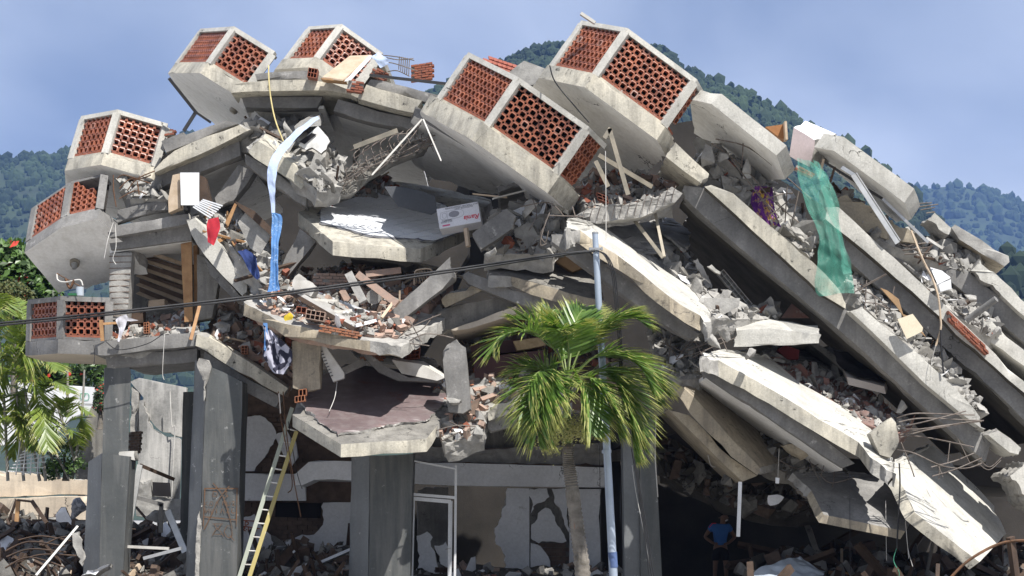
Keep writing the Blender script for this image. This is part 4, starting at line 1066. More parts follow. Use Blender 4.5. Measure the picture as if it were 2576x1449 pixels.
solid('band', [(596, 1190), (765, 1192), (770, 1260), (596, 1260)], .35, 'plaster_white', lw, d=46.3)
bw_ = thing('wall_beam', 'white painted beam left of the centre column', 'beam', P(820, 1225, 44.5))
solid('beam_body', [(742, 1192), (775, 1160), (800, 1157), (886, 1160), (886, 1210), (790, 1208), (760, 1222), (742, 1222)], 1.6, ['plaster_white', 'plaster_white', 'conc_raw'], bw_, d=44.4)
rw = thing('wall', 'white ground floor wall with jagged cracks behind the palm trunk', 'wall', P(1400, 1500, 46.5))
solid('beam', [(1036, 1165), (1150, 1164), (1536, 1176), (1536, 1227), (1150, 1222), (1036, 1217)], .4, 'plaster_white', rw, d=46.0)
solid('ledge', [(1036, 1162), (1536, 1172), (1536, 1110), (1400, 1120), (1200, 1128), (1040, 1118)], .6, ['brick_brown', 'brick_brown', 'conc_raw'], rw, {'front': 2}, d=46.4, rawL=.16)
q = [(1276, 1228), (1300, 1226), (1332, 1228), (1332, 1520), (1268, 1520), (1262, 1440), (1270, 1400), (1246, 1370), (1242, 1340), (1262, 1300), (1270, 1260)]
solid('plaster', q, .12, ['plaster_white', 'plaster_white', 'conc_raw'], rw, {k: 2 for k in range(4, 11)}, d=46.5, rawL=.1, rawamp=.02)
for q in ([(1333, 1228), (1376, 1228), (1384, 1250), (1372, 1262), (1352, 1268), (1336, 1290)], [(1388, 1230), (1430, 1230), (1430, 1340), (1418, 1320), (1404, 1280), (1392, 1262)],
          [(1352, 1290), (1372, 1276), (1388, 1280), (1404, 1320), (1420, 1345), (1426, 1362), (1345, 1364), (1332, 1355), (1336, 1320), (1350, 1305)], [(1334, 1364), (1362, 1372), (1380, 1400), (1386, 1425), (1390, 1520), (1334, 1520)]):
    solid('plaster', q, .1, ['plaster_white', 'plaster_white', 'conc_raw'], rw, {k: 2 for k in range(len(q)) if not (q[k][1] > 1450)}, d=46.52, rawL=.1, rawamp=.015)
solid('plaster', [(1432, 1230), (1512, 1230), (1508, 1300), (1512, 1420), (1500, 1520), (1432, 1520)], .12, 'plaster_white', rw, d=46.5)
solid('backing', [(1330, 1228), (1432, 1228), (1432, 1520), (1330, 1520)], .2, ['conc_old'] * 3, rw, d=46.72, chip=0)
brick_wall(rw, lambda x, y: P(x, y, 46.66), 1360, 1430, 1366, 1449, .24, .105, 'brick_brown')
solid('rear_wall', [(1040, 1120), (1560, 1120), (1560, 1520), (1040, 1520)], .3, ['inside_shade'] * 3, rw, d=52, chip=0)  # shade at the back of the room is in the wall colour
for i, q in enumerate(([(1046, 1345), (1075, 1335), (1090, 1352), (1085, 1375), (1100, 1400), (1108, 1449), (1050, 1430)], [(1092, 1372), (1122, 1360), (1136, 1385), (1130, 1430), (1108, 1420)])):
    o = solid('plaster_shard', q, .08, ['plaster_white'] * 2, None, {k: 2 for k in range(len(q))}, d=45.2, rawL=.1, rawamp=.02)
    tag(o, ['large white plaster shard leaning behind the white door frame', 'smaller white plaster shard leaning right inside the white door frame'][i], 'plaster')
solid('side_wall', [(1048, 1230), (1128, 1226), (1130, 1380), (1050, 1385)], .15, ['conc_old'] * 3, rw, {0: 2}, d=47.5)

ga = thing('wall', 'leaning grey rendered wall lit by the sun at the left', 'wall', P(400, 1290, 56.5), None)
solid('panel', [(327, 960), (350, 950), (470, 975), (458, 1100), (452, 1100), (400, 1082), (378, 1060), (360, 1000)], .25, ['render_grey'] * 2, ga, {3: 2, 4: 2, 5: 2, 6: 2}, d=56.5, rawamp=.02)
solid('panel', [(350, 1008), (362, 1004), (380, 1066), (402, 1088), (455, 1104), (450, 1262), (345, 1240)], .25, ['render_grey'] * 2, ga, {1: 2, 2: 2, 3: 2}, d=56.3, rawamp=.02)
solid('rubble_edge', [(330, 970), (350, 985), (345, 1110), (325, 1120)], .3, ['conc_raw'] * 3, ga, {'front': 2}, d=56.5)
solid('foot', [(340, 1210), (380, 1205), (384, 1250), (455, 1255), (450, 1310), (340, 1300)], .4, ['conc_dust'] * 3, ga, {'front': 2}, d=56.1)
solid('hole', [(383, 1212), (428, 1214), (430, 1250), (384, 1248)], .05, ['cloth_black'] * 3, ga, {}, d=56.05)  # flat black patch stands in for the dark of a hole
bar('conduit', [(428, 985, 56.1), (432, 1070, 56.1), (440, 1075, 56.1), (436, 1150, 56.1), (432, 1260, 56.1)], .018, 'wire_white', ga)
low = thing('wall', 'low tan garden wall in sunlight at the far left', 'wall', P(110, 1300, 54.5))
solid('wall_body', [(-40, 1183), (20, 1186), (80, 1190), (150, 1202), (222, 1206), (222, 1245), (150, 1244), (60, 1250), (-40, 1252)], .35, ['plaster_tan'] * 2, low, {0: 2, 1: 2, 2: 2, 3: 2}, d=54.5, rawamp=.03)
solid('wall_foot', [(-40, 1256), (60, 1252), (150, 1247), (222, 1248), (222, 1310), (150, 1330), (-40, 1340)], .35, ['plaster_tan'] * 2, low, {6: 2}, d=54.2)
gm = thing('wall', 'mossy grey garden wall between the palms and the column', 'wall', P(230, 1240, 57))
solid('wall_body', [(196, 1100), (230, 1022), (262, 1008), (262, 1250), (196, 1250)], .4, ['conc_old'] * 2, gm, d=57)
ww = thing('boundary_wall', 'white boundary wall with black and green handwriting behind the palms', 'wall', P(100, 1180, 58))
WP = Plane((0, 960, 58), (240, 980, 58), (0, 1180, 58))
solid('wall_body', [(-60, 958), (60, 962), (150, 968), (238, 974), (236, 1030), (180, 1050), (130, 1100), (-60, 1130)], .3, ['white_enamel'] * 2, ww, d=58, chip=.01)
n0 = Vector((0, -1, 0))
ribbon('handwriting', [[(203, 990), (222, 991), (222, 1006), (204, 1004), (203, 990)], [(206, 998), (214, 996), (214, 990)]], .02, 'spray_green', ww, lambda x, y: P(x, y, 57.99), .006, n0)
ribbon('handwriting', [[(146, 1007), (174, 1007), (174, 1016), (147, 1017), (146, 1007)], [(150, 1012), (153, 1009), (154, 1013), (158, 1010), (160, 1014), (164, 1010), (168, 1014), (171, 1010)], [(148, 1014), (238, 1017)], [(139, 1024), (139, 1030)], [(137, 1031), (143, 1031)], [(146, 1027), (150, 1027)], [(154, 1024), (154, 1030)], [(152, 1031), (157, 1031)],
       [(102, 1060), (104, 1056), (104, 1063)], [(100, 1064), (108, 1064)], [(113, 1057), (113, 1063)], [(117, 1056), (117, 1060), (121, 1060)], [(121, 1055), (121, 1064)], [(90, 1069), (125, 1066)]], .018, 'spray_black', ww, lambda x, y: P(x, y, 57.99), .006, n0)

# ---------------------------------------------------------------- heaps of rubble
def V3(*q): return Plane(*q)
RUB0 = rubble
def rubble(name, label, poly, plane, n, size, mix=GREYMIX, *a, **k):
    k.setdefault('power', 4.5)
    return RUB0(name, label, poly, plane, int(n * 1.9), (size[0] * .55, size[1] * 1.1), mix, *a, **k)
rubble('rubble', 'grey rubble heap on the broken slab at the upper left', [(600, 330), (640, 312), (700, 318), (760, 300), (830, 372), (860, 420), (860, 470), (800, 480), (700, 402), (640, 352)], V3((600, 380, 42.9), (850, 470, 42.7), (720, 300, 44.5)), 420, (.05, .42), GREYMIX, base='conc_dust')
rubble('rubble', 'rubble and broken edge beside the smaller left balcony', [(330, 410), (400, 370), (440, 400), (400, 470), (430, 500), (330, 500), (300, 470)], V3((330, 500, 43.4), (440, 500, 43.4), (380, 380, 44.3)), 150, (.05, .32), GREYMIX, base='conc_raw')
rubble('rubble', 'crumbled heap of bricks at the back of the white tiles', [(800, 500), (830, 470), (880, 440), (960, 440), (1000, 470), (1010, 490), (930, 500), (880, 496), (830, 524)], pl1, 260, (.05, .28), BRICKMIX, base='conc_dust')
rubble('rubble', 'broken brick heap covering the middle slab', [(630, 760), (680, 720), (760, 690), (900, 680), (1050, 700), (1060, 790), (1000, 850), (930, 845), (830, 825), (720, 800)], pl2, 900, (.05, .26), BRICKMIX, .05, .22, base='brick_dusty')
rubble('rubble', 'dark brick rubble in the gap under the white tiled slab', [(760, 715), (800, 690), (900, 688), (1000, 694), (1110, 700), (1140, 710), (1080, 760), (900, 716)], V3((760, 720, 43.0), (1100, 740, 43.0), (900, 640, 46.5)), 300, (.06, .34), BRICKMIX, base='brick_dusty')
rubble('rubble', 'concrete lumps heaped between the tiled slab and the diagonal slabs', [(1240, 560), (1300, 520), (1370, 480), (1440, 500), (1470, 530), (1430, 580), (1390, 640), (1300, 640), (1220, 640)], V3((1230, 640, 41.6), (1440, 640, 41.6), (1340, 480, 43.5)), 260, (.06, .5), GREYMIX, base='conc_raw')
rubble('rubble', 'debris caught between the two large balconies', [(1460, 470), (1500, 430), (1600, 440), (1690, 470), (1690, 500), (1600, 520), (1460, 530)], V3((1460, 530, 41.6), (1690, 520, 41.6), (1570, 430, 43.6)), 240, (.05, .4), BRICKMIX, base='conc_raw')
rubble('rubble', 'concrete lumps spilling out below the tilted balcony slab at the right', [(1740, 400), (1800, 375), (1880, 420), (1960, 490), (2020, 560), (2050, 600), (2040, 650), (1940, 568), (1850, 490), (1790, 446)], V3((1760, 440, 42.3), (2040, 640, 42.2), (1900, 380, 44.0)), 330, (.06, .5), GREYMIX, base='conc_raw')
rubble('rubble', 'slab splinters above the broad sunlit slab', [(1530, 570), (1600, 540), (1680, 560), (1730, 640), (1790, 740), (1860, 772), (1960, 780), (1960, 806), (1800, 800), (1740, 726), (1640, 640)], V3((1530, 590, 42.6), (1960, 806, 42.0), (1750, 600, 45.0)), 300, (.06, .45), GREYMIX, base='conc_raw')
rubble('rubble', 'rubble on the sloping floor left of the mattress', [(1840, 886), (1960, 900), (2080, 935), (2200, 1000), (2300, 1070), (2260, 1092), (2180, 1070), (2050, 985), (1900, 905)], V3((1840, 900, 42.0), (2300, 1090, 41.8), (2080, 880, 45.0)), 300, (.05, .3), GREYMIX + [('plate', 'floor_red', 2, 1.6)], base='floor_red')
rubble('rubble', 'rubble with bars below the hanging green net', [(2120, 700), (2180, 690), (2260, 760), (2340, 840), (2400, 930), (2480, 1040), (2440, 1030), (2370, 945), (2260, 845), (2170, 772)], V3((2120, 740, 41.7), (2460, 1040, 41.6), (2260, 740, 43.2)), 420, (.05, .34), GREYMIX, base='conc_raw')
rubble('rubble', 'rubble around the white carton near the right edge', [(2300, 690), (2360, 700), (2420, 740), (2480, 790), (2520, 840), (2500, 850), (2400, 790), (2340, 736)], V3((2300, 720, 42.4), (2510, 850, 42.3), (2420, 720, 43.6)), 300, (.05, .3), GREYMIX, base='conc_raw')
rubble('rubble', 'rubble under the long skyline slab at the right', [(2075, 470), (2120, 480), (2200, 545), (2300, 596), (2420, 612), (2480, 660), (2440, 690), (2330, 650), (2200, 600), (2120, 530)], V3((2080, 520, 42.8), (2440, 690, 42.9), (2250, 500, 44.5)), 380, (.05, .38), GREYMIX, base='conc_raw')
rubble('rubble', 'crumbled concrete and wires between the diagonal slabs right of the palm', [(1630, 800), (1700, 820), (1780, 850), (1800, 900), (1760, 950), (1700, 960), (1650, 900)], V3((1630, 900, 42.0), (1790, 920, 41.8), (1700, 800, 43.3)), 240, (.05, .34), GREYMIX, base='conc_raw')
rubble('rubble', 'rubble between the purple floor and the palm', [(1100, 960), (1200, 950), (1330, 920), (1340, 1000), (1230, 1030), (1210, 1090), (1120, 1120), (1090, 1060)], V3((1100, 1080, 41.3), (1320, 1020, 41.5), (1200, 940, 43.0)), 300, (.05, .36), BRICKMIX, base='conc_raw')
rubble('rubble', 'dusty rubble inside the gap below the plunging slab at the left', [(540, 780), (600, 770), (680, 800), (740, 860), (740, 960), (640, 900), (540, 850)], V3((540, 850, 43.3), (740, 970, 43.2), (640, 760, 45)), 260, (.05, .4), BRICKMIX, base='brick_brown')
rubble('rubble', 'dust and fallen plaster on the floor of the open room', [(270, 860), (300, 800), (480, 790), (500, 836), (400, 846)], V3((270, 856, 43.3), (494, 836, 43.3), (400, 790, 45.2)), 220, (.04, .24), BRICKMIX, base='conc_dust')
rubble('rubble', 'broken furniture and concrete along the upper slab by the plunging edge', [(500, 540), (560, 500), (640, 540), (700, 600), (720, 700), (660, 720), (600, 640)], V3((500, 560, 43.2), (700, 720, 42.6), (600, 490, 45)), 260, (.05, .36), GREYMIX + [('stick', 'wood_tan', 1, 1.2)], base='conc_dust')
rubble('rubble', 'brick filled gap under the beige ceiling left of the palm', [(1140, 860), (1200, 830), (1300, 800), (1420, 840), (1560, 900), (1540, 990), (1400, 990), (1180, 960)], V3((1140, 950, 43.4), (1560, 980, 43.2), (1300, 800, 45.6)), 300, (.06, .35), BRICKMIX, base='brick_brown')
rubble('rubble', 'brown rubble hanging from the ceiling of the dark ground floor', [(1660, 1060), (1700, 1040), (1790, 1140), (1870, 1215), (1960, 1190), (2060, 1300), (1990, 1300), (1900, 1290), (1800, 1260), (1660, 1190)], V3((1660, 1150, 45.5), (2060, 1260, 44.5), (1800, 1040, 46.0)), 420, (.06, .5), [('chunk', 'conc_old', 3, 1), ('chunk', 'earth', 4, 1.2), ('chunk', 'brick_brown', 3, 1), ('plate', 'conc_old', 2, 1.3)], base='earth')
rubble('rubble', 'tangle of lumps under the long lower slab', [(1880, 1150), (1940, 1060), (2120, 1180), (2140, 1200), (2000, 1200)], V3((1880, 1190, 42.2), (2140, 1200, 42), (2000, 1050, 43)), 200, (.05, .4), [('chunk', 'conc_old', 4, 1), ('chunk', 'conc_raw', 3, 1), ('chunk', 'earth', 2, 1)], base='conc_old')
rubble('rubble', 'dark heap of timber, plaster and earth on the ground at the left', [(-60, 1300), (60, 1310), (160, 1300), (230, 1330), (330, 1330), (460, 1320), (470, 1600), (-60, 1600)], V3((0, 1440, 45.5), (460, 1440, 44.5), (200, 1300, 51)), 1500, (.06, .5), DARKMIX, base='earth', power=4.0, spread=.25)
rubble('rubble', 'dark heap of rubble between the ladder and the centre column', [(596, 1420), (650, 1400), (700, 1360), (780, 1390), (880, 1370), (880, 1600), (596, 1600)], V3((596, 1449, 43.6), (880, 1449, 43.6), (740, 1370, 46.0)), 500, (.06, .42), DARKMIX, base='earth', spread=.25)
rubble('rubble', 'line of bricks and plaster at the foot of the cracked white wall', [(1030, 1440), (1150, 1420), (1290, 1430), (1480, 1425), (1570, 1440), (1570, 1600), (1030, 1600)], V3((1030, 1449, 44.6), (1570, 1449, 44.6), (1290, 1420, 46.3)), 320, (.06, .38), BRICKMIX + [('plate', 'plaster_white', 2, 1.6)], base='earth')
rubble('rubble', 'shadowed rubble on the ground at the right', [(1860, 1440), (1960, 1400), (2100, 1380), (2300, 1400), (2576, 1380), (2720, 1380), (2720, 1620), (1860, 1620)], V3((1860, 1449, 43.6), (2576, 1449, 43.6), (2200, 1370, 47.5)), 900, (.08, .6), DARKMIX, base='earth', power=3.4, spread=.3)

# single lumps one can pick out
LUMPS = [
 (1889, 889, 39.3, .34, 'conc_raw', 'cube shaped concrete lump sitting on the long lower slab'),
 (1520, 655, 40.9, .36, 'conc_dust', 'pale concrete flake right behind the top of the street pole'),
 (1400, 505, 41.3, .62, 'conc_raw', 'big concrete lump left of the broken beam with stirrups'),
 (1330, 525, 41.4, .5, 'conc_dust', 'rounded concrete lump above the short leaning column'),
 (1880, 420, 42.0, .5, 'conc_raw', 'long concrete lump in the tangle under the tilted balcony slab'),
 (1780, 400, 42.1, .62, 'conc_dust', 'smooth grey concrete lump at the left of the tangle under the tilted balcony slab'),
 (1820, 395, 42.0, .38, 'conc_raw', 'upright concrete lump in the middle of the tangle under the tilted balcony slab'),
 (1820, 840, 39.6, .34, 'conc_raw', 'concrete lump caught in bars left of the level white beam'),
 (1800, 860, 39.5, .36, 'conc_raw', 'concrete lump on top of the break in the long lower slab'),
 (2000, 1130, 41.3, .7, 'conc_tan', 'large tan lump hanging under the long lower slab'),
 (720, 325, 43.2, .36, 'conc_dust', 'pale lump on the upper left rubble heap beside the rope end'),
 (1236, 640, 41.2, .42, 'conc_raw', 'lump at the foot of the short leaning column'),
 (1140, 1010, 40.8, .4, 'conc_raw', 'lump at the foot of the upright stub beside the purple floor'),
 (1205, 1050, 41.1, .42, 'conc_dust', 'lump between the upright stub and the small slab edge'),
 (1150, 1120, 41.2, .6, 'conc_raw', 'rough lump hanging at the right end of the purple floored slab'),
 (1330, 965, 42.4, .5, 'conc_dust', 'dusty lump above the small slab edge near the palm'),
 (1830, 1210, 42.6, .6, 'conc_old', 'brown lump hanging in the dark ceiling hole above the person'),
 (2270, 1020, 41.6, .4, 'conc_raw', 'lump on the red floor beside the long diagonal beam'),
 (2418, 762, 42.0, .28, 'conc_dust', 'pale lump below the white carton near the right edge'),
 (2440, 750, 42.1, .3, 'conc_raw', 'rough lump right of the white carton near the right edge'),
 (400, 1300, 45.0, .55, 'conc_dust', 'rounded pale boulder between the two left columns'),
 (640, 1425, 44.2, .5, 'plaster_white', 'white crumbled lump at the foot of the ladder'),
]
for x, y, d, s, m, lab in LUMPS: chunk('rubble_lump', lab, x, y, d, s, m, 'rubble lump', 'concrete lumps')

# flat broken plates
def plate(name, label, poly, d, ext, mat, cat='slab fragment', fm='all', group='broken plates'):
    o = solid(name, poly, ext, [mat, mat, 'conc_raw'], None, {k: 2 for k in range(len(poly))} if fm == 'all' else fm, d=d, rawL=.1, rawamp=.02)
    return tag(o, label, cat, group)
wp = thing('wall_fragment', 'white wall fragment with a dark slot at the upper left', 'wall fragment', P(800, 387, 43), 'broken plates')
solid('panel', [(748, 364), (775, 338), (800, 316), (826, 345), (832, 356), (822, 376), (808, 388), (785, 372), (770, 378)], .16, ['ceil_white', 'ceil_white', 'conc_raw'], wp, {3: 2, 4: 2, 5: 2, 6: 2, 7: 2}, d=42.9, rawamp=.02)
solid('slot', [(752, 356), (784, 334), (796, 338), (766, 362)], .03, ['cloth_black'] * 3, wp, d=42.87, chip=0)  # black strip laid on as the shade of a slot
plate('slab_fragment', 'grey slab fragment above the white wall fragment at the upper left', [(738, 317), (765, 300), (802, 291), (808, 316), (760, 332), (742, 346)], 43.1, ('px', 10, -8, .8), 'conc_dust')
plate('slab_fragment', 'large cracked plate above the broad sunlit slab', [(1530, 570, 42.6), (1600, 545, 43.6), (1690, 575, 43.6), (1715, 612, 42.9), (1690, 630, 42.5), (1615, 640, 42.0), (1560, 610, 42.2)], None, ('px', 0, 8, 0), 'conc_dust')
plate('slab_fragment', 'second plate right of the bent window frame above the sunlit slab', [(1640, 560, 43.2), (1690, 545, 44.2), (1735, 580, 43.8), (1738, 612, 42.8), (1722, 628, 42.4), (1690, 600, 42.6)], None, ('px', -2, 9, 0), 'conc_grey')
plate('slab_fragment', 'wide plate lying flush behind the sunlit top of the broad slab', [(1612, 634, 42.0), (1680, 640, 43.0), (1740, 700, 42.8), (1745, 735, 42.0), (1700, 712, 41.9), (1640, 670, 41.9)], None, ('px', 0, 10, 0), 'conc_dust')
for i, q in enumerate(([(1742, 655), (1756, 648), (1795, 720), (1792, 730), (1770, 715)], [(1758, 690), (1768, 700), (1790, 765), (1786, 772), (1775, 760)], [(1810, 725), (1825, 728), (1852, 760), (1856, 772), (1840, 768)], [(1778, 670), (1790, 665), (1815, 683), (1812, 692)])):
    plate('slab_fragment', ['tall splinter standing at the left of the black gap', 'thin dark splinter at the foot of the black gap', 'grey splinter leaning before the hollow block row', 'small cream block lying at the lip of the black gap'][i], q, 41.9 - .1 * i, .18, ['conc_dust', 'conc_grey', 'conc_dust', 'conc_pale'][i])
plate('wall_fragment', 'white foam block tilted on the brick heap beside the shutter', [(732, 717), (751, 686), (796, 722), (783, 747)], 41.3, ('px', 10, 8, .3), 'white_dirty', 'wall fragment')
plate('wall_fragment', 'grey tabletop board leaning behind the tiles', [(965, 468), (1030, 468), (1095, 492), (1102, 532), (1085, 540), (1000, 520)], 43.2, .05, 'board_grey', 'board', {})
plate('floor_fragment', 'cracked red floor plate left of the mattress', [(2000, 960, 42.2), (2060, 920, 43.6), (2190, 985, 43.4), (2215, 1025, 42.4), (2150, 1032, 41.9)], None, ('px', 0, 9, 0), 'floor_red', 'floor fragment')
plate('floor_fragment', 'dark sloping floor between the mattress and the lower slab', [(1900, 890, 42.4), (1960, 860, 44.5), (2120, 880, 45.5), (2180, 960, 44.0), (2060, 925, 43.2)], None, ('px', 0, 9, 0), 'conc_old', 'floor fragment')
plate('wall_fragment', 'white ceiling scrap hanging by bars in the dark at the right', [(1932, 1245), (1955, 1242), (1975, 1250), (1960, 1268), (1938, 1274), (1928, 1262)], 42.5, .03, 'plaster_white', 'ceiling fragment')
plate('wall_fragment', 'white plaster shard standing in the dark heap at the left', [(140, 1295), (152, 1272), (165, 1275), (182, 1310), (180, 1322), (140, 1312)], 46.0, .06, 'plaster_white', 'wall fragment')
plate('wall_fragment', 'pale plaster sheet lying at the bottom left', [(200, 1449), (220, 1432), (262, 1420), (282, 1414), (276, 1428), (240, 1449)], 42.5, ('px', 6, 8, .2), 'plaster_white', 'wall fragment')
plate('wall_fragment', 'slanted grey plaster slab against the left column base', [(180, 1340), (200, 1336), (215, 1400), (208, 1430), (195, 1420)], 43.0, .12, 'conc_dust', 'wall fragment')
plate('wall_fragment', 'dark brown board pair standing in the right hand heap', [(1970, 1385), (1998, 1375), (1985, 1415), (1955, 1412)], 43.6, .04, 'conc_grey', 'board', {})

# hollow clay bricks and brick patches
def hollow(name, label, o, ux, uy, dep, nx, ny, mat, parent=None, group=None, t=.012):
    """a hollow clay block: outer walls and webs with open cells"""
    n = ux.cross(uy).normalized()
    if n.y < 0: n.negate()
    bl = []
    lx, ly = ux.length, uy.length
    ex, ey = ux.normalized(), uy.normalized()
    for i in range(nx + 1):
        c = o + ex * (lx * i / nx) + uy / 2 + n * dep / 2
        bl.append((c, ex * t / 2, uy / 2, n * dep / 2))
    for j in range(ny + 1):
        c = o + ux / 2 + ey * (ly * j / ny) + n * dep / 2
        bl.append((c, ux / 2 + ex * t / 2, ey * t * .49, n * dep * .499))
    bl.append((o + ux / 2 + uy / 2 + n * dep * .9, ux / 2, uy / 2, n * .008))
    ob = boxes(name, bl, mat, parent)
    if parent is None: tag(ob, label, 'brick', group)
    return ob
HB = [((1860, 978), (18, -6), (8, 24), .2, 2, 3, 'brick_red', 41.0, 'pinkish hollow clay block hanging at the edge of the long lower slab'),
      ((1806, 690), (72, 86), (14, -12), .2, 8, 2, 'white_dirty', 42.6, 'row of pale hollow blocks leaning in the black gap'),
      ((773, 192), (22, 4), (4, -22), .3, 3, 2, 'brick_red', 42.9, 'red hollow brick upright on the roof edge left of the cabinet boards'),
      ((742, 1012), (24, -4), (0, -14), .25, 3, 1, 'brick_orange', 40.9, 'lower orange hollow brick at the left of the purple floor'),
      ((752, 997), (18, -3), (0, -16), .25, 2, 1, 'brick_orange', 40.95, 'upper orange hollow brick stacked at the left of the purple floor'),
      ((1505, 500), (26, 10), (-4, -16), .25, 2, 2, 'brick_red', 41.1, 'red hollow brick above the broken beam with stirrups'),
      ((768, 800), (46, 8), (4, -22), .25, 4, 2, 'brick_dusty', 40.6, 'dusty hollow block lying at the front of the brick heap'),
      ((745, 785), (24, 3), (2, -14), .2, 2, 1, 'brick_red', 40.7, 'small red hollow brick beside the yellow rag'),
      ((1188, 960), (40, -8), (6, -40), .25, 4, 3, 'brick_orange', 42.8, 'orange hollow blocks crushed under the beige ceiling'),
      ((1010, 905), (44, -4), (2, -30), .25, 4, 3, 'brick_red', 42.4, 'red hollow blocks under the brick heap slab'),
      ((362, 838), (12, -1), (0, -26), .15, 2, 4, 'brick_orange', 43.1, 'small upright hollow block on the open room floor'),
      ((608, 890), (14, 0), (0, -20), .2, 2, 3, 'brick_orange', 43.0, 'hollow block standing on the sagging slab'),
      ((1095, 1440), (60, 2), (0, -12), .2, 6, 1, 'brick_brown', 44.3, 'row of hollow blocks on the ground inside the door frame'),
      ((860, 1449), (40, 2), (2, -16), .2, 4, 1, 'brick_dusty', 43.2, 'hollow block at the foot of the centre column')]
for (x, y), (ax, ay), (bx, by), dep, nx, ny, m, d, lab in HB:
    hollow('hollow_brick', lab, P(x, y, d), P(x + ax, y + ay, d) - P(x, y, d), P(x + bx, y + by, d) - P(x, y, d), dep, nx, ny, m, None, 'hollow clay bricks')
def brick_stub(label, poly_o, ux, uy, d, rows, cols, mat='brick_red', dep=.2):
    """a stub of brick wall, every brick a piece"""
    o = P(*poly_o, d); U = P(poly_o[0] + ux[0], poly_o[1] + ux[1], d) - o; W = P(poly_o[0] + uy[0], poly_o[1] + uy[1], d) - o
    r_ = thing('brick_stub', label, 'brick wall', o, 'stubs of brick wall')
    n = Vector((0, 1, 0))
    for r in range(rows):
        k0 = .5 if r % 2 else 0
        for k in range(cols):
            a0, a1 = (k + k0) / cols, (k + 1 + k0) / cols
            if a0 >= 1.01 or rng.random() < .04: continue
            a1 = min(a1, 1.08)
            c = o + U * ((a0 + a1) / 2) + W * ((r + .5) / rows) + n * (dep / 2 + rng.uniform(-.015, .015))
            g = .006
            mk('brick', boxv(c, U * ((a1 - a0) / 2) - U.normalized() * g, n * dep / 2, W * (.5 / rows) - W.normalized() * g), BOXF, mat, r_)
    c = o + (U + W) / 2 + n * (dep / 2 + .02)
    mk('mortar_core', boxv(c, U * .47, n * (dep / 2 - .02), W * .47), BOXF, 'mortar', r_)
brick_stub('red brick stub on the roof edge below the cabinet boards', (870, 228), (40, 6), (6, -28), 42.85, 5, 2)
brick_stub('red brick stub tilted behind the bars on the roof edge', (930, 187), (36, 18), (10, -22), 43.4, 4, 2)
brick_stub('stepped red brick stub right of the bent roof bars', (1033, 205), (55, -8), (0, -42), 44.6, 7, 3)
brick_stub('brick lining patch on the long slab edge near the right', (2388, 806), (94, 88), (-3, -26), 41.8, 3, 7, 'brick_red', .22)
brick_stub('red brick corner behind the smaller left balcony', (404, 376), (22, -2), (8, -50), 44.0, 6, 1)
brick_stub('red bricks caught at the top of the green net', (2000, 425), (44, 22), (4, -12), 41.3, 2, 3)
brick_stub('loose bricks beside the smaller left balcony at its right top', (412, 342), (26, -4), (2, -12), 43.6, 2, 2)
brick_stub('stack of bricks bonded to the back of the left column', (318, 1142), (30, -2), (4, -56), 44.4, 8, 2, 'brick_brown', .3)
brick_stub('brick filling in the gap left of the fallen air conditioner', (905, 905), (60, 4), (0, -22), 43.2, 3, 4, 'brick_orange')
brick_stub('collapsed brick partition under the white tiled slab', (785, 716), (85, 2), (2, -30), 42.8, 4, 5, 'brick_dusty')
brick_stub('brick lump at the front edge of the brick heap', (800, 834), (100, 18), (4, -18), 40.45, 3, 6, 'brick_orange', .3)

# ---------------------------------------------------------------- bare bars
def bars(label, paths, r=.012, mat='rebar', name='rebar_bundle', part='rebar'):
    x, y, d = paths[0][0]
    root = thing(name, label, 'reinforcing bars', P(x, y, d), 'bundles of bare reinforcing bars')
    for p in paths: bar(part, p, r, mat, root)
    return root
D = 39.3
bars('sheaf of long bare bars fanning out from the square column stub', [
    [(2256, 1052, D), (2300, 1040, D - .2), (2380, 1042, D), (2452, 1044, D + .3)], [(2260, 1062, D), (2320, 1052, D), (2440, 1057, D + .2), (2470, 1058, D + .3)],
    [(2262, 1075, D), (2330, 1060, D - .2), (2430, 1034, D)], [(2264, 1080, D), (2330, 1078, D - .2), (2420, 1064, D), (2475, 1058, D)], [(2264, 1094, D), (2340, 1075, D - .1), (2470, 1060, D + .1)],
    [(2265, 1100, D), (2330, 1082, D), (2420, 1066, D + .3)], [(2270, 1094, D), (2340, 1102, D), (2450, 1125, D - .1)], [(2258, 1132, D), (2300, 1140, D - .3), (2370, 1172, D - .2), (2430, 1178, D), (2470, 1165, D + .2)],
    [(2345, 1198, D - .3), (2400, 1182, D - .2), (2470, 1152, D)], [(2342, 1175, D - .3), (2400, 1160, D), (2450, 1140, D + .2)], [(2266, 1112, D), (2290, 1170, D - .1), (2300, 1200, D - .1)]], .013)
bars('hooked bars around the break right of the stub sheaf', [[(2360, 1170, 40.2), (2372, 1200, 40.2)], [(2364, 1165, 40.2), (2362, 1205, 40.2)], [(2466, 1158, 40.6), (2490, 1175, 40.6), (2520, 1150, 40.7)], [(2460, 1165, 40.6), (2488, 1182, 40.6), (2518, 1158, 40.7)], [(2390, 1110, 40.6), (2384, 1165, 40.5)], [(2410, 1105, 40.7), (2440, 1165, 40.6)]], .009)
bars('rusty thick bar arching in from the bottom right corner', [[(2385, 1460, 38.6), (2430, 1415, 38.7), (2490, 1378, 38.8), (2540, 1362, 38.9), (2600, 1360, 39)]], .03, 'rebar_rust')
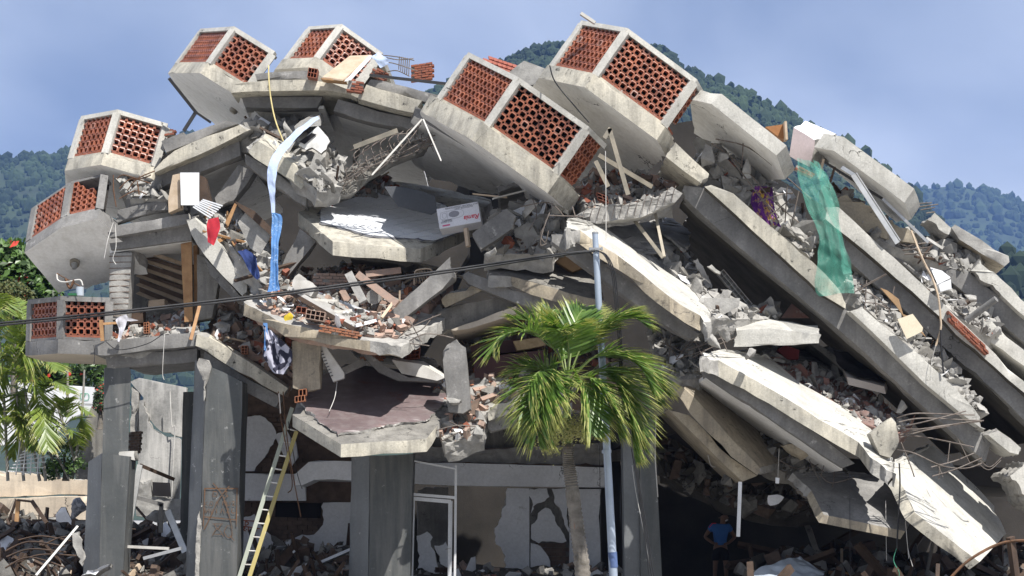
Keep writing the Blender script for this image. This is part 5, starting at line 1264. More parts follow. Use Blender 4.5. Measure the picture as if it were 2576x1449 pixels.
bars('cage of bent bars rising above the roof edge', [[(945, 150, 43.2), (960, 140, 43.2), (1000, 143, 43.2), (1042, 152, 43.2)], [(950, 165, 43.2), (975, 157, 43.2), (1010, 165, 43.2), (1052, 180, 43.2)], [(975, 180, 43.2), (1000, 178, 43.2), (1030, 192, 43.2)], [(960, 142, 43.2), (1000, 150, 43.3), (1040, 147, 43.4)]] + [[(1005 + 5 * k, 142 + k, 43.2), (1003 + 5 * k, 175 + 3 * k, 43.2)] for k in range(6)], .011)
bars('twisted beam skeleton of bars below the bent roof edge', [[(855, 460, 42.2), (930, 420, 42), (1010, 385, 41.9), (1085, 345, 42)], [(890, 400, 42.2), (940, 365, 42), (1000, 325, 42)], [(935, 442, 41.8), (985, 400, 41.8), (1040, 340, 41.8), (1062, 300, 42)], [(900, 425, 42.1), (960, 410, 42), (1040, 385, 41.9), (1080, 350, 42)], [(880, 380, 42.2), (960, 345, 42), (1030, 335, 42)]] + [[(900 + 22 * k, 415 - 9 * k, 42), (890 + 22 * k, 390 - 9 * k, 42.1), (905 + 22 * k, 375 - 9 * k, 42.2)] for k in range(8)], .012)
bars('bars and cables sagging beside the smaller left balcony', [[(285, 440, 43.0), (286, 480, 43.0), (292, 520, 43.0)], [(295, 450, 43), (310, 440, 43), (350, 450, 43), (380, 440, 43.1)], [(300, 475, 43), (330, 450, 43), (380, 462, 43)], [(320, 480, 43), (345, 450, 43), (390, 430, 43)], [(345, 455, 42.9), (350, 490, 42.9)], [(300, 500, 43), (340, 480, 43), (370, 490, 43)]], .013, 'rebar_rust')
bars('hooked bars in the tangle right of the tiled slab', [[(1340, 500, 41), (1350, 540, 40.9), (1330, 580, 40.9)], [(1375, 510, 41), (1372, 560, 40.9), (1360, 590, 40.9), (1372, 610, 40.9), (1380, 580, 40.9)], [(1310, 520, 41), (1380, 510, 40.9), (1420, 545, 40.9)], [(1390, 515, 40.9), (1366, 580, 40.8), (1360, 616, 40.8), (1376, 612, 40.8)], [(1380, 542, 40.9), (1470, 545, 40.8)], [(1440, 520, 41), (1452, 560, 40.9)]], .012)
bars('grid of bars and mesh under the tilted balcony slab', [[(1800, 350, 42), (1880, 370, 41.9), (1960, 430, 41.9), (2040, 500, 42)], [(1790, 360, 42), (1870, 420, 42), (1940, 500, 41.9), (2010, 560, 42)], [(1840, 400, 42), (1900, 480, 41.9), (1960, 560, 41.9)], [(1905, 508, 41.7), (1960, 490, 41.7), (1995, 486, 41.8)], [(1870, 350, 42), (1866, 420, 42)], [(1980, 470, 41.8), (1975, 560, 41.8)], [(1890, 470, 41.8), (1960, 545, 41.7)], [(1990, 500, 41.8), (1940, 540, 41.7)], [(2010, 480, 41.9), (1990, 570, 41.9)]], .013)
bars('bars bunched in the break of the long lower slab', [[(1740, 900, 40.8), (1800, 870, 40.7), (1850, 850, 40.7)], [(1730, 880, 40.8), (1790, 860, 40.7), (1840, 840, 40.7)], [(1750, 860, 40.8), (1770, 900, 40.7), (1790, 920, 40.8)], [(1700, 905, 41), (1760, 885, 40.8), (1830, 860, 40.7)], [(1795, 820, 40.8), (1815, 850, 40.6), (1830, 885, 40.6)]], .011)
bars('bars lying along the rubble below the net', [[(2160, 725, 41.3), (2200, 745, 41.2), (2240, 780, 41.2)], [(2150, 735, 41.3), (2230, 690, 41.2)], [(2170, 720, 41.2), (2228, 690, 41.1)], [(2165, 760, 41.3), (2210, 765, 41.2), (2240, 780, 41.2)], [(2250, 720, 41.2), (2240, 770, 41.2), (2236, 790, 41.2)], [(2180, 705, 41.3), (2175, 780, 41.2)], [(2200, 745, 41.2), (2205, 790, 41.2)]], .013)
bars('stubs of bar sticking out past the long skyline slab', [[(2310, 512, 42), (2344, 510, 42)], [(2312, 520, 42), (2360, 514, 42)], [(2316, 528, 42), (2352, 522, 42)], [(2330, 536, 42), (2352, 533, 42)]], .012)
bars('parallel bars lying under the skyline slab at the right', [[(2280, 620, 42.4), (2320, 612, 42.3), (2360, 610, 42.3)], [(2270, 630, 42.4), (2340, 622, 42.3)], [(2275, 640, 42.4), (2340, 636, 42.3)], [(2262, 612, 42.4), (2330, 640, 42.4)]], .015)
bars('bars hanging under the dark topped angular slab', [[(2035, 1155, 41.4), (2070, 1230, 41.2), (2102, 1310, 40.9)], [(2060, 1190, 41.2), (2090, 1215, 41), (2150, 1200, 41)], [(2076, 1160, 41.2), (2064, 1200, 41.1)], [(2100, 1180, 41.2), (2095, 1225, 41)], [(1950, 1150, 41.6), (2010, 1180, 41.6), (2080, 1160, 41.6)], [(1900, 1190, 42), (1980, 1150, 42), (2060, 1130, 42)]], .01)
bars('bars and roots in the crumbled gap above the palm at the right', [[(1650, 830, 41.8), (1690, 880, 41.7), (1720, 930, 41.8)], [(1660, 860, 41.8), (1730, 890, 41.7)], [(1690, 840, 41.8), (1680, 920, 41.7)], [(1700, 905, 41.7), (1740, 860, 41.7), (1770, 880, 41.7)], [(1720, 940, 41.8), (1712, 1000, 41.8)]], .011)
bars('bars at the right end of the purple floored slab', [[(1090, 1085, 40.7), (1150, 1070, 40.7), (1210, 1075, 40.8)], [(1110, 1110, 40.7), (1160, 1085, 40.7)], [(1130, 1060, 40.7), (1180, 1085, 40.7)]], .011)
bars('bars spread over the right end of the brick heap slab', [[(1000, 850, 40.7), (1040, 820, 40.7), (1110, 790, 40.8)], [(1010, 870, 40.7), (1070, 840, 40.6), (1140, 850, 40.8)], [(1030, 805, 40.8), (1060, 860, 40.7)], [(1090, 795, 40.8), (1060, 830, 40.7), (1020, 845, 40.7)], [(1000, 860, 40.6), (1080, 870, 40.6)]], .012)
# ---------------------------------------------------------------- street pole, cables, palm
po = thing('street_pole', 'galvanised street pole with a blue painted band in front of the wreck', 'pole', P(1548, 1620, 37))
v, f = tube([P(1497, 586, 37), P(1506, 760, 37), P(1520, 1000, 37), P(1532, 1230, 37), P(1543, 1449, 37), P(1550, 1640, 37)], lambda t: .055 + .032 * t, 14)
mk('shaft', v, f, 'galv', po, None, 50)
v, f = tube([P(1497, 584, 37), P(1497.1, 588, 37)], .06, 14); mk('cap', v, f, 'alu', po, None, 50)
v, f = tube([P(1540.6, 1389, 37), P(1543.0, 1428, 37)], .0845, 14); mk('painted_band', v, f, 'paint_blue', po, None, 50)
v, f = tube([P(1525.5, 1132, 37), P(1526, 1140, 37)], .09, 14); mk('joint', v, f, 'galv', po, None, 50)
cl = boxes('clamp', [(P(1499, 626, 36.93), Vector((.13, 0, 0)), Vector((0, .02, 0)), Vector((0, 0, .022))), (P(1514, 626, 36.9), Vector((.012, 0, 0)), Vector((0, .05, 0)), Vector((0, 0, .03))), (P(1484, 627, 36.9), Vector((.012, 0, 0)), Vector((0, .05, 0)), Vector((0, 0, .03)))], 'alu', po)
for k, (dy, lab) in enumerate(((0, 'upper black cable strung from the left edge to the street pole'), (6, 'lower black cable strung from the left edge to the street pole'))):
    o = bar('cable', [(-60, 818 + dy, 35), (300, 783 + dy, 35.4), (700, 737 + dy, 36), (1100, 683 + dy, 36.5), (1380, 643 + dy * .6, 36.8), (1497, 630 + dy * .3, 36.88)], .019, 'cable'); tag(o, lab, 'cable', 'cables on the pole')
for k in range(3):
    o = bar('cable', [(1500, 630, 36.9), (1520 + 3 * k, 642, 36.85), (1537 + 4 * k, 680, 36.85), (1545 + 4 * k, 740, 36.9), (1556 + 4 * k, 860, 36.95), (1562 + 3 * k, 980, 37), (1580 + 5 * k, 1080, 37.2), (1600 + 3 * k, 1200, 37.3), (1622 + 4 * k, 1350, 37.4), (1636 + 6 * k, 1470, 37.4)], .011, 'cable'); tag(o, ['left', 'middle', 'right'][k] + ' strand of the three cables dropping beside the street pole', 'cable', 'cables on the pole')

def leaflet(v, f, mi, b, tip, wd, nrm, m, mt, tipfrac=.28):
    """a folded narrow leaf: three sections"""
    ax = tip - b
    L_ = ax.length
    u = ax.cross(nrm).normalized()
    sag = Vector((0, 0, -1)) * L_ * .06
    k = len(v)
    m1 = b + ax * .35 + sag * .3; m2 = b + ax * (1 - tipfrac) + sag * .2
    v += [b - u * wd * .3, b + u * wd * .3, m1 - u * wd * .5, m1 + u * wd * .5, m2 - u * wd * .34, m2 + u * wd * .34, tip + sag]
    f += [[k, k + 1, k + 3, k + 2], [k + 2, k + 3, k + 5, k + 4], [k + 4, k + 5, k + 6]]
    mi += [m, m, mt]

def frond(v, f, mi, path, n, ln, wd, wind=Vector((0, 0, 0)), bare=.12, m=0, mt=1, spread=1.0, vee=.5, both=True):
    q = catmull(path, 10)
    N = len(q) - 1
    for k in range(n):
        t = bare + (1 - bare) * (k + rng.random() * .5) / n
        i = min(int(t * N), N - 1)
        p = q[i].lerp(q[i + 1], t * N - i)
        tg = (q[i + 1] - q[i]).normalized()
        sd = tg.cross(Vector((0, 0, 1)))
        if sd.length < .05: sd = Vector((1, 0, 0))
        sd.normalize()
        upv = sd.cross(tg).normalized()
        l = ln * (math.sin(math.pi * min(1, .18 + t * .80)) ** .7) * rng.uniform(.85, 1.1)
        for s in (-1, 1):
            dr = (sd * s * spread + tg * (.55 + .9 * t) + upv * vee * rng.uniform(.4, 1.1) + wind + Vector(rng.normal(size=3)) * .09)
            dr.normalize()
            leaflet(v, f, mi, p, p + dr * l + Vector((0, 0, -l * .18)), wd * rng.uniform(.8, 1.15), upv + Vector(rng.normal(size=3)) * .25, m, mt)
    return q

pm = thing('palm_tree', 'palm tree with wind blown fronds in front of the wreck', 'palm tree', P(1470, 1640, 36.5))
tp = catmull([P(1472, 1650, 36.5), P(1466, 1449, 36.5), P(1452, 1330, 36.5), P(1438, 1220, 36.5), P(1430, 1160, 36.5), P(1428, 1115, 36.5)], 22)
v, f = tube(tp, lambda t: .155 - .055 * t + .009 * (1 if int(t * 110) % 2 else -1), 14)
mk('trunk', v, f, 'bark', pm, None, 60)
v, f = tube(catmull([P(1428, 1120, 36.5), P(1426, 1060, 36.5), P(1425, 990, 36.5), P(1428, 930, 36.5)], 8), lambda t: .098 - .06 * t, 12)
mk('crownshaft', v, f, 'shaft_green', pm, None, 60)
FR = [  # tip side way-points of each frond, in picture coordinates with distance
 [(1425, 960, 36.5), (1395, 880, 36.3), (1335, 832, 36.0), (1262, 845, 35.8), (1240, 880, 35.7)],
 [(1425, 960, 36.5), (1400, 870, 36.6), (1350, 815, 36.7), (1290, 800, 36.8)],
 [(1427, 955, 36.5), (1415, 870, 36.7), (1400, 820, 37.0), (1385, 785, 37.3)],
 [(1428, 955, 36.5), (1440, 860, 36.7), (1452, 800, 37.0), (1470, 775, 37.3)],
 [(1430, 955, 36.5), (1465, 870, 36.5), (1520, 815, 36.4), (1580, 795, 36.2), (1622, 815, 36.1)],
 [(1430, 955, 36.5), (1475, 850, 36.8), (1535, 800, 37.0), (1600, 775, 37.2)],
 [(1430, 960, 36.5), (1500, 895, 36.2), (1560, 890, 35.9), (1612, 925, 35.7), (1640, 985, 35.6)],
 [(1430, 962, 36.5), (1490, 900, 36.6), (1570, 900, 36.7), (1640, 940, 36.8), (1672, 985, 36.8)],
 [(1430, 970, 36.5), (1500, 940, 36.3), (1560, 970, 36.1), (1590, 1040, 36.0), (1600, 1110, 36.0)],
 [(1430, 970, 36.5), (1480, 950, 36.0), (1520, 985, 35.7), (1545, 1040, 35.6), (1555, 1090, 35.6)],
 [(1425, 965, 36.5), (1385, 925, 36.1), (1340, 950, 35.8), (1322, 1000, 35.7), (1335, 1060, 35.7)],
 [(1425, 968, 36.5), (1370, 930, 36.5), (1318, 925, 36.5), (1300, 950, 36.5)],
 [(1426, 970, 36.5), (1400, 960, 35.9), (1372, 1000, 35.6), (1362, 1050, 35.5)],
 [(1425, 965, 36.5), (1398, 935, 36.0), (1366, 980, 35.7), (1352, 1050, 35.6), (1356, 1115, 35.6)],
 [(1430, 970, 36.5), (1462, 958, 35.9), (1480, 1010, 35.6), (1486, 1085, 35.5)],
 [(1430, 965, 36.5), (1515, 930, 36.2), (1566, 990, 35.9), (1588, 1080, 35.8), (1596, 1150, 35.8)],
 [(1428, 955, 36.5), (1430, 870, 36.2), (1420, 830, 35.9), (1400, 830, 35.6)],
 [(1430, 965, 36.5), (1520, 930, 36.8), (1600, 950, 37.0), (1650, 1010, 37.1)],
]
wind = Vector((.42, 0, -.10))
for k, q in enumerate(FR):
    v, f, mi = [], [], []
    pth = [P(*p) for p in q]
    s = frond(v, f, mi, pth, 84, .88, .036, wind, .2 if k % 2 else .25, 0, 1, .9, .55)
    n0_ = len(f)
    tv, tf = tube(s, lambda t: .018 * (1 - .8 * t) + .003, 5)
    base = len(v); v += tv; f += [[i + base for i in a] for a in tf]; mi += [2] * len(tf)
    mk('frond', v, f, ['leaf_palm', 'leaf_palm_tip', 'shaft_green'], pm, mi)
v, f = [], []
for k in range(1500):
    c = (1385, 1105) if k % 3 == 0 else ((1400 + rng.uniform(-30, 60), 1065) if k % 3 == 1 else (1470, 1075))
    x, y = rng.normal(c[0], 19), rng.normal(c[1], 17)
    p = np.array(P(x, y, 36.2 + rng.normal() * .18)); q, ff = CHUNK[k % 14]
    b0_ = len(v); v += list(q * .030 + p); f += [[i + b0_ for i in a] for a in ff]
o = mk('fruit_cluster', v, f, 'fruit_cream', pm); o['kind'] = 'stuff'
for k in range(14):
    bar('fruit_stalk', [(1428, 1110, 36.45), (1428 + rng.uniform(-30, 40), 1085 + rng.uniform(-20, 20), 36.2), (1385 + rng.uniform(-20, 110), 1085 + rng.uniform(-20, 40), 36.15)], .006, 'fruit_cream', pm)

# ---------------------------------------------------------------- garden at the left
def leaf_cloud(name, mats, blobs, n, size, parent=None, seed=0, asp=.55, wts=None):
    v, f, mi = [], [], []
    for k in range(n):
        bx, by, bd, rx, ry, rd = blobs[int(rng.integers(len(blobs)))]
        u = rng.normal(size=3); u /= np.linalg.norm(u); u *= rng.random() ** .28
        c = P(bx, by, bd) + Vector((u[0] * rx, u[1] * rd, u[2] * ry))
        if noise.noise(c * 1.3 + Vector((seed, 0, 0))) < -.22: continue
        nr = Vector((u[0] * .6, -.5 + u[1] * .4, .75)) + Vector(rng.normal(size=3)) * .55
        nr.normalize()
        t = nr.cross(Vector(rng.normal(size=3))).normalized(); b_ = nr.cross(t)
        s = size * rng.uniform(.6, 1.3)
        k0 = len(v)
        v += [c - t * s, c - t * s * .2 - b_ * s * asp + nr * s * .1, c + t * s, c - t * s * .2 + b_ * s * asp + nr * s * .1]
        f.append([k0, k0 + 1, k0 + 2, k0 + 3]); mi.append(int(rng.choice(len(mats), p=wts)) if wts else 0)
    return mk(name, v, f, mats, parent, mi)
def tree(label, base, limbs, blobs, n, size, mats, wts=None, name='garden_tree', cat='tree', asp=.55, bark='bark'):
    r_ = thing(name, label, cat, P(*base))
    v, f = [], []
    for l in limbs: tube(catmull(pts(l), 5), lambda t: .09 * (1 - t) + .015, 7, v, f)
    mk('trunk', v, f, bark, r_, None, 60)
    leaf_cloud('crown', mats, blobs, n, size, r_, rng.random() * 50, asp, wts)
    return r_
tree('broad leaved tree with big glossy leaves at the left edge', (60, 1200, 62), [[(60, 1250, 62), (55, 900, 62), (40, 700, 62), (30, 620, 62)], [(58, 950, 62), (100, 760, 62), (120, 680, 62)], [(58, 900, 62), (0, 760, 62), (-30, 680, 62)]],
     [(10, 640, 62, 1.0, .45, .8), (60, 640, 62, .8, .5, .8), (40, 690, 62, 1.1, .6, 1), (90, 700, 62, .7, .8, 1), (110, 740, 62, .6, .6, .8), (-10, 700, 62, .8, .8, 1), (60, 760, 62, .9, .8, 1), (20, 800, 62, 1, .9, 1), (110, 820, 63, .9, .9, 1)], 4200, .15, ['leaf_almond', 'leaf_dark', 'flower_red'], [.72, .265, .015])
tree('olive coloured bush in front of the broad leaved tree', (35, 900, 58), [[(35, 1000, 58), (35, 850, 58), (30, 740, 58)]], [(30, 735, 58, .55, .35, .5), (60, 760, 58, .4, .4, .5), (5, 755, 58, .5, .5, .5)], 2600, .055, ['leaf_olive', 'leaf_dark'], [.8, .2], 'bush', 'bush')
tree('dark hedge with glossy leaves behind the lowest balcony', (200, 1000, 60), [[(190, 1020, 60), (190, 960, 60), (180, 920, 60)], [(240, 1020, 60), (240, 960, 60), (250, 920, 60)]],
     [(150, 935, 60, .7, .5, .8), (200, 940, 60, .8, .5, .8), (250, 935, 60, .7, .5, .8), (110, 930, 60, .7, .6, .8), (60, 925, 60.5, .8, .7, .8), (150, 890, 61, 1.2, .5, .8)], 3000, .12, ['leaf_almond', 'leaf_dark', 'flower_red'], [.45, .53, .02], 'hedge', 'hedge')
tree('small red flowering shrub beside the left column', (252, 1060, 56), [[(252, 1080, 56), (252, 1040, 56), (250, 990, 56)]], [(252, 985, 56, .22, .3, .3), (255, 1015, 56, .25, .3, .3)], 900, .045, ['leaf_dark', 'flower_red'], [.88, .12], 'shrub', 'shrub')
tree('low leafy bush at the foot of the slanting palm stems', (165, 1200, 52.5), [[(165, 1210, 52.5), (165, 1180, 52.5), (160, 1140, 52.5)]], [(165, 1150, 52.5, .5, .45, .4), (195, 1180, 52.3, .35, .3, .4), (130, 1180, 52.3, .3, .3, .4), (170, 1110, 52.6, .35, .25, .3)], 2200, .05, ['leaf_almond', 'leaf_dark'], [.6, .4], 'bush', 'bush')
def clump(label, stems, fr, d, n=38, ln=.75, wd=.05):
    r_ = thing('palm_clump', label, 'palm', P(stems[0][0][0], stems[0][0][1], d))
    for s in stems:
        v, f = tube(catmull([P(x, y, d + .2) for x, y in s], 6), lambda t: .045 - .02 * t, 7); mk('stem', v, f, 'bark_pale', r_, None, 60)
    for q in fr:
        v, f, mi = [], [], []
        s = frond(v, f, mi, [P(x, y, d + rng.uniform(-.5, .3) * i) for i, (x, y) in enumerate(q)], n, ln, wd, Vector((.05, -.1, -.1)), .2, 0, 1, 1.0, .35)
        tv, tf = tube(s, lambda t: .012 * (1 - .7 * t) + .002, 5); b0_ = len(v); v += tv; f += [[i + b0_ for i in a] for a in tf]; mi += [2] * len(tf)
        mk('frond', v, f, ['leaf_areca', 'leaf_palm_tip', 'shaft_green'], r_, mi)
clump('clump of slender palms filling the left edge', [[(60, 1210), (45, 1050), (40, 900)], [(20, 1210), (10, 1000), (0, 860)], [(100, 1210), (80, 1100), (60, 960)], [(115, 1210), (105, 1120), (95, 1010)]],
      [[(40, 900), (10, 800), (-40, 770)], [(40, 900), (60, 810), (40, 750)], [(40, 900), (75, 850), (60, 960)], [(0, 860), (-20, 780), (10, 740)], [(0, 860), (30, 830), (20, 930)], [(60, 960), (110, 900), (145, 930)], [(60, 960), (20, 930), (-20, 1010)], [(60, 960), (90, 970), (110, 1060)], [(60, 960), (50, 900), (90, 860)],
       [(95, 1010), (130, 960), (175, 985)], [(95, 1010), (60, 980), (30, 1060)], [(95, 1010), (110, 1050), (120, 1130)], [(40, 900), (0, 900), (-30, 1000)], [(10, 1000), (40, 1000), (60, 1090)], [(10, 1000), (-10, 1000), (-20, 1120)], [(20, 1060), (50, 1050), (85, 1130)], [(0, 900), (50, 880), (90, 960)], [(30, 1080), (0, 1060), (-20, 1160)], [(80, 1080), (60, 1050), (30, 1150)]], 51.5)
clump('young palm with slanting ringed stems before the white wall', [[(195, 1205), (180, 1130), (150, 1040), (140, 1000)], [(175, 1205), (150, 1160), (110, 1090), (95, 1060)], [(150, 1205), (130, 1150), (110, 1110)], [(182, 1205), (205, 1050), (212, 930)], [(170, 1050), (170, 930)]],
      [[(160, 1070), (190, 1020), (222, 1040)], [(160, 1070), (200, 1050), (215, 1100)], [(160, 1070), (150, 1020), (125, 1040)], [(160, 1070), (130, 1080), (120, 1130)], [(160, 1070), (185, 1090), (200, 1130)], [(165, 1050), (160, 1010), (180, 1000)]], 52.0, 30, .5, .045)
# bundle of metal bed frames in the garden
bf = thing('white_railing', 'heap of white metal railings behind the low garden wall', 'railing', P(70, 1190, 51.4))
for k in range(7): plank('rail', (20 + 6 * k, 1185 - 8 * k, 51.4), (105 + 5 * k, 1190 - 14 * k, 51.5), .03, .03, 'white_enamel', bf)
for k in range(4): plank('rail', (40 + 18 * k, 1195, 51.35), (50 + 16 * k, 1110, 51.4), .025, .025, 'white_enamel', bf)

# ---------------------------------------------------------------- loose things
# ladder
la = thing('ladder', 'two legged aluminium ladder leaning against the sagging slab', 'ladder', P(612, 1520, 41.6))
A0, A1, B0, B1 = P(587, 1500, 41.4), P(735, 1026, 42.4), P(607, 1500, 41.4), P(746, 1085, 42.25)
boxes('rail', [pbox(A0, A1, .085, .05)], 'ladder_green', la)
boxes('rail', [pbox(P(612, 1500, 41.3), B1, .085, .05)], 'ladder_yellow', la)
for k in range(13):
    t = .02 + k * .0725
    p, q = A0.lerp(A1, t), P(612, 1500, 41.3).lerp(B1, min(1, t * 1.13))
    v, f = tube([p, q], .017, 8); mk('rung', v, f, 'white_dirty', la, None, 50)
# white door frame with leaf
df = thing('doorway', 'white aluminium door frame standing beside the centre column', 'door frame', P(1090, 1500, 42.6))
for nm_, a, b, w_ in (('jamb', (1036, 1158, 42.6), (1029, 1500, 42.6), .07), ('jamb', (1147, 1170, 42.8), (1144, 1500, 42.8), .05), ('head', (1033, 1158, 42.58), (1146, 1180, 42.78), .035), ('transom', (1033, 1243, 42.58), (1146, 1252, 42.76), .06)):
    plank(nm_, a, b, w_, .06, 'white_enamel', df)
dl = boxes('door_leaf', [pbox(P(1040, 1256, 42.64), P(1034, 1500, 42.64), .07, .04), pbox(P(1133, 1260, 42.86), P(1131, 1500, 42.86), .09, .04), pbox(P(1037, 1254, 42.62), P(1134, 1262, 42.84), .08, .04)], 'white_enamel', df)
bar('handle', [(1120, 1383, 42.72), (1127, 1380, 42.72), (1134, 1379, 42.74)], .012, 'alu', dl)
# carton of an air conditioner, upside down
cb = thing('carton', 'white air conditioner carton lying upside down beside the tiles', 'carton', P(1105, 576, 41))
TL, TR, BR, BL = P(1098, 526, 42.2), P(1202, 507, 42.1), P(1210, 557, 41.95), P(1106, 576, 42.05)
nf = (TR - TL).cross(BL - TL).normalized()
if nf.y > 0: nf.negate()
bk = -nf * .32
mk('box', [TL, TR, BR, BL] + [p + bk for p in (TL, TR, BR, BL)], [[0, 3, 2, 1], [4, 5, 6, 7], [0, 1, 5, 4], [1, 2, 6, 5], [2, 3, 7, 6], [3, 0, 4, 7]], 'card_white', cb)
def cbp(u, w_): return TL.lerp(TR, u).lerp(BL.lerp(BR, u), w_)
cux = (TL - TR).normalized(); cuy = (nf.cross(cux)).normalized()
if cuy.z > 0: cuy.negate()
# lettering reads upside down: along cux (to the left), upwards is cuy (down)
text('lettering', 'SPLIT TYPE AIR CONDITIONER', 'ink_dark', cbp(1.0, .04), cux, cuy, .052, cb)
text('lettering', 'OUTDOOR UNIT', 'ink_dark', cbp(.87, .13), cux, cuy, .052, cb)
text('lettering', 'Rania', 'ink_red', cbp(.995, .60), cux, cuy, .155, cb, .35, .004, .002)
text('lettering', 'RAT-24D23', 'ink_dark', cbp(.33, .685), cux, cuy, .05, cb)
text('lettering', '24000BTU', 'ink_dark', cbp(.33, .61), cux, cuy, .05, cb)
mk('red_label', [cbp(a, b) + nf * .004 for a, b in ((.08, .85), (.26, .85), (.26, .92), (.08, .92))], [[0, 1, 2, 3]], 'ink_pink', cb)
ribbon('drawing', [[(.09, .23), (.57, .23), (.57, .58), (.09, .58), (.09, .23)], [(.23, .24), (.23, .57)], [(.12, .3), (.2, .3), (.2, .5), (.12, .5), (.12, .3)]], .006, 'ink_grey', cb, cbp, .004, nf)
mk('drawing', [cbp(.26 + .13 + .125 * math.cos(a * .4488) if False else .395 + .13 * math.cos(a * .3927), .40 + .155 * math.sin(a * .3927)) + nf * .006 for a in range(16)], [list(range(16))], 'ink_grey', cb)
# fallen shutter
sh = thing('window_shutter', 'white louvred shutter frame fallen on the brick heap', 'shutter', P(894, 822, 40.6))
Q = [P(727, 725, 41.6), P(893, 820, 40.6), P(966, 802, 41.4), P(800, 738, 42.3)]
for a, b, w_ in ((0, 1, .1), (1, 2, .07), (2, 3, .07), (3, 0, .07)): boxes('frame', [pbox(Q[a], Q[b], w_, .06)], 'white_enamel' if a != 0 else 'white_dirty', sh)
boxes('frame', [pbox(Q[0] + Vector((0, -.02, -.08)), Q[1] + Vector((0, -.02, -.08)), .09, .07)], 'wood_dark', sh)
for k in range(1, 17):
    t = k / 17
    if k in (8, 9): continue
    boxes('louvre', [pbox(Q[0].lerp(Q[3], t * 1.0) .lerp(Q[1].lerp(Q[2], t), .06), Q[0].lerp(Q[3], t).lerp(Q[1].lerp(Q[2], t), .94), .022, .02)], 'white_dirty', sh)
for t in (.33, .66): boxes('crosspiece', [pbox(Q[0].lerp(Q[1], t), Q[3].lerp(Q[2], t), .08, .03)], 'white_dirty', sh)
# indoor unit of an air conditioner
iu = thing('air_conditioner', 'white wall air conditioner hanging end down beside the tan column', 'air conditioner', P(840, 962, 41.3))
solid('housing', [(802, 871), (818, 869), (866, 938), (866, 951), (838, 961), (803, 884)], .22, ['white_dirty'] * 3, iu, d=41.3, chip=.006, amp=0)
for k in range(9): plank('grille_slat', (805 + 3.2 * k, 886 + 7.6 * k, 41.28), (812 + 3.2 * k, 883 + 7.6 * k, 41.28), .02, .012, 'ink_dark', iu)
# sink counter
sk = thing('sink_counter', 'grey sink counter turned over in the gap left of the upright stub', 'counter', P(1000, 960, 42))
solid('apron', [(910, 892), (930, 890), (975, 925), (1030, 950), (1110, 945), (1112, 962), (1000, 958), (950, 935)], .35, ['conc_grey', 'conc_grey', 'conc_raw'], sk, d=42.0, chip=.01)
solid('top', [(985, 905), (1060, 915), (1120, 950), (1100, 958), (1010, 940)], ('px', 6, -6, .5), ['white_dirty'] * 3, sk, d=41.95, chip=.01)
# sofa, cushion
so = thing('sofa', 'dark brown sofa crushed under the slab behind the palm', 'sofa', P(1280, 960, 42.8))
solid('seat', [(1190, 900), (1370, 880), (1380, 925), (1195, 955)], .8, ['sofa_brown'] * 3, so, d=42.6, chip=.03, amp=.02)
solid('back', [(1180, 868), (1360, 845), (1372, 878), (1188, 898)], .5, ['sofa_brown'] * 3, so, d=43.0, chip=.03, amp=.02)
solid('cushion', [(1290, 858), (1366, 846), (1374, 868), (1300, 884)], .3, ['cushion'] * 3, so, d=42.55, chip=.04, amp=.02)
# brown carton
o = solid('carton', [(1370, 640), (1390, 608), (1470, 672), (1440, 684)], .35, ['card_brown'] * 3, None, d=42.3, chip=.005); tag(o, 'brown cardboard box wedged under the broad sunlit slab', 'carton')
# drum end
v, f = tube([P(940, 747, 41.6), P(942, 745, 42.2)], .155, 22); o = mk('concrete_disc', v, f, 'conc_dust', None, None, 40); tag(o, 'round grey drum end in the brick heap', 'drum')
# rattan chair
ch = thing('rattan_chair', 'woven chair back in the dark gap above the leaning column', 'chair', P(1065, 716, 42.2))
bar('frame', [(1042, 716, 42.2), (1044, 685, 42.2), (1056, 678, 42.2), (1082, 677, 42.2), (1090, 690, 42.3)], .018, 'wood_pale', ch)
for k in range(5):
    bar('weave', [(1046 + 8 * k, 714, 42.22), (1052 + 8 * k, 680, 42.22)], .006, 'wood_pale', ch); bar('weave', [(1046 + 8 * k, 682, 42.23), (1060 + 6 * k, 714, 42.23)], .006, 'wood_pale', ch)
# planks in the heap
for a, b, m, w_, lab in (((877, 688, 41.8), (915, 760, 41.2), 'conc_dust', .17, 'dusty plank standing in the brick heap'), ((900, 690, 41.9), (1000, 765, 41.1), 'brick_dusty', .15, 'brick faced lintel lying across the heap towards the leaning column'), ((920, 690, 42.2), (1008, 680, 42.4), 'brick_dusty', .13, 'brick lintel under the tiled slab'), ((960, 800, 40.9), (990, 760, 41.2), 'wood_pale', .06, 'thin board against the foot of the leaning column'), ((840, 945, 41.6), (916, 910, 42.2), 'conc_dust', .15, 'grey board right of the fallen air conditioner'),
    ((1240, 500, 41.8), (1320, 480, 42.2), 'white_dirty', .03, 'bent white strip above the white carton'), ((1275, 497, 42.0), (1190, 488, 42.3), 'wood_pale', .03, 'thin pale strip behind the white carton')):
    o = plank('board', a, b, w_, .06, m); tag(o, lab, 'board', 'loose boards')
o = bar('roll', [(1172, 575, 42), (1178, 620, 41.9)], .055, 'wood_pale'); tag(o, 'brown roll standing at the right of the white carton', 'roll')
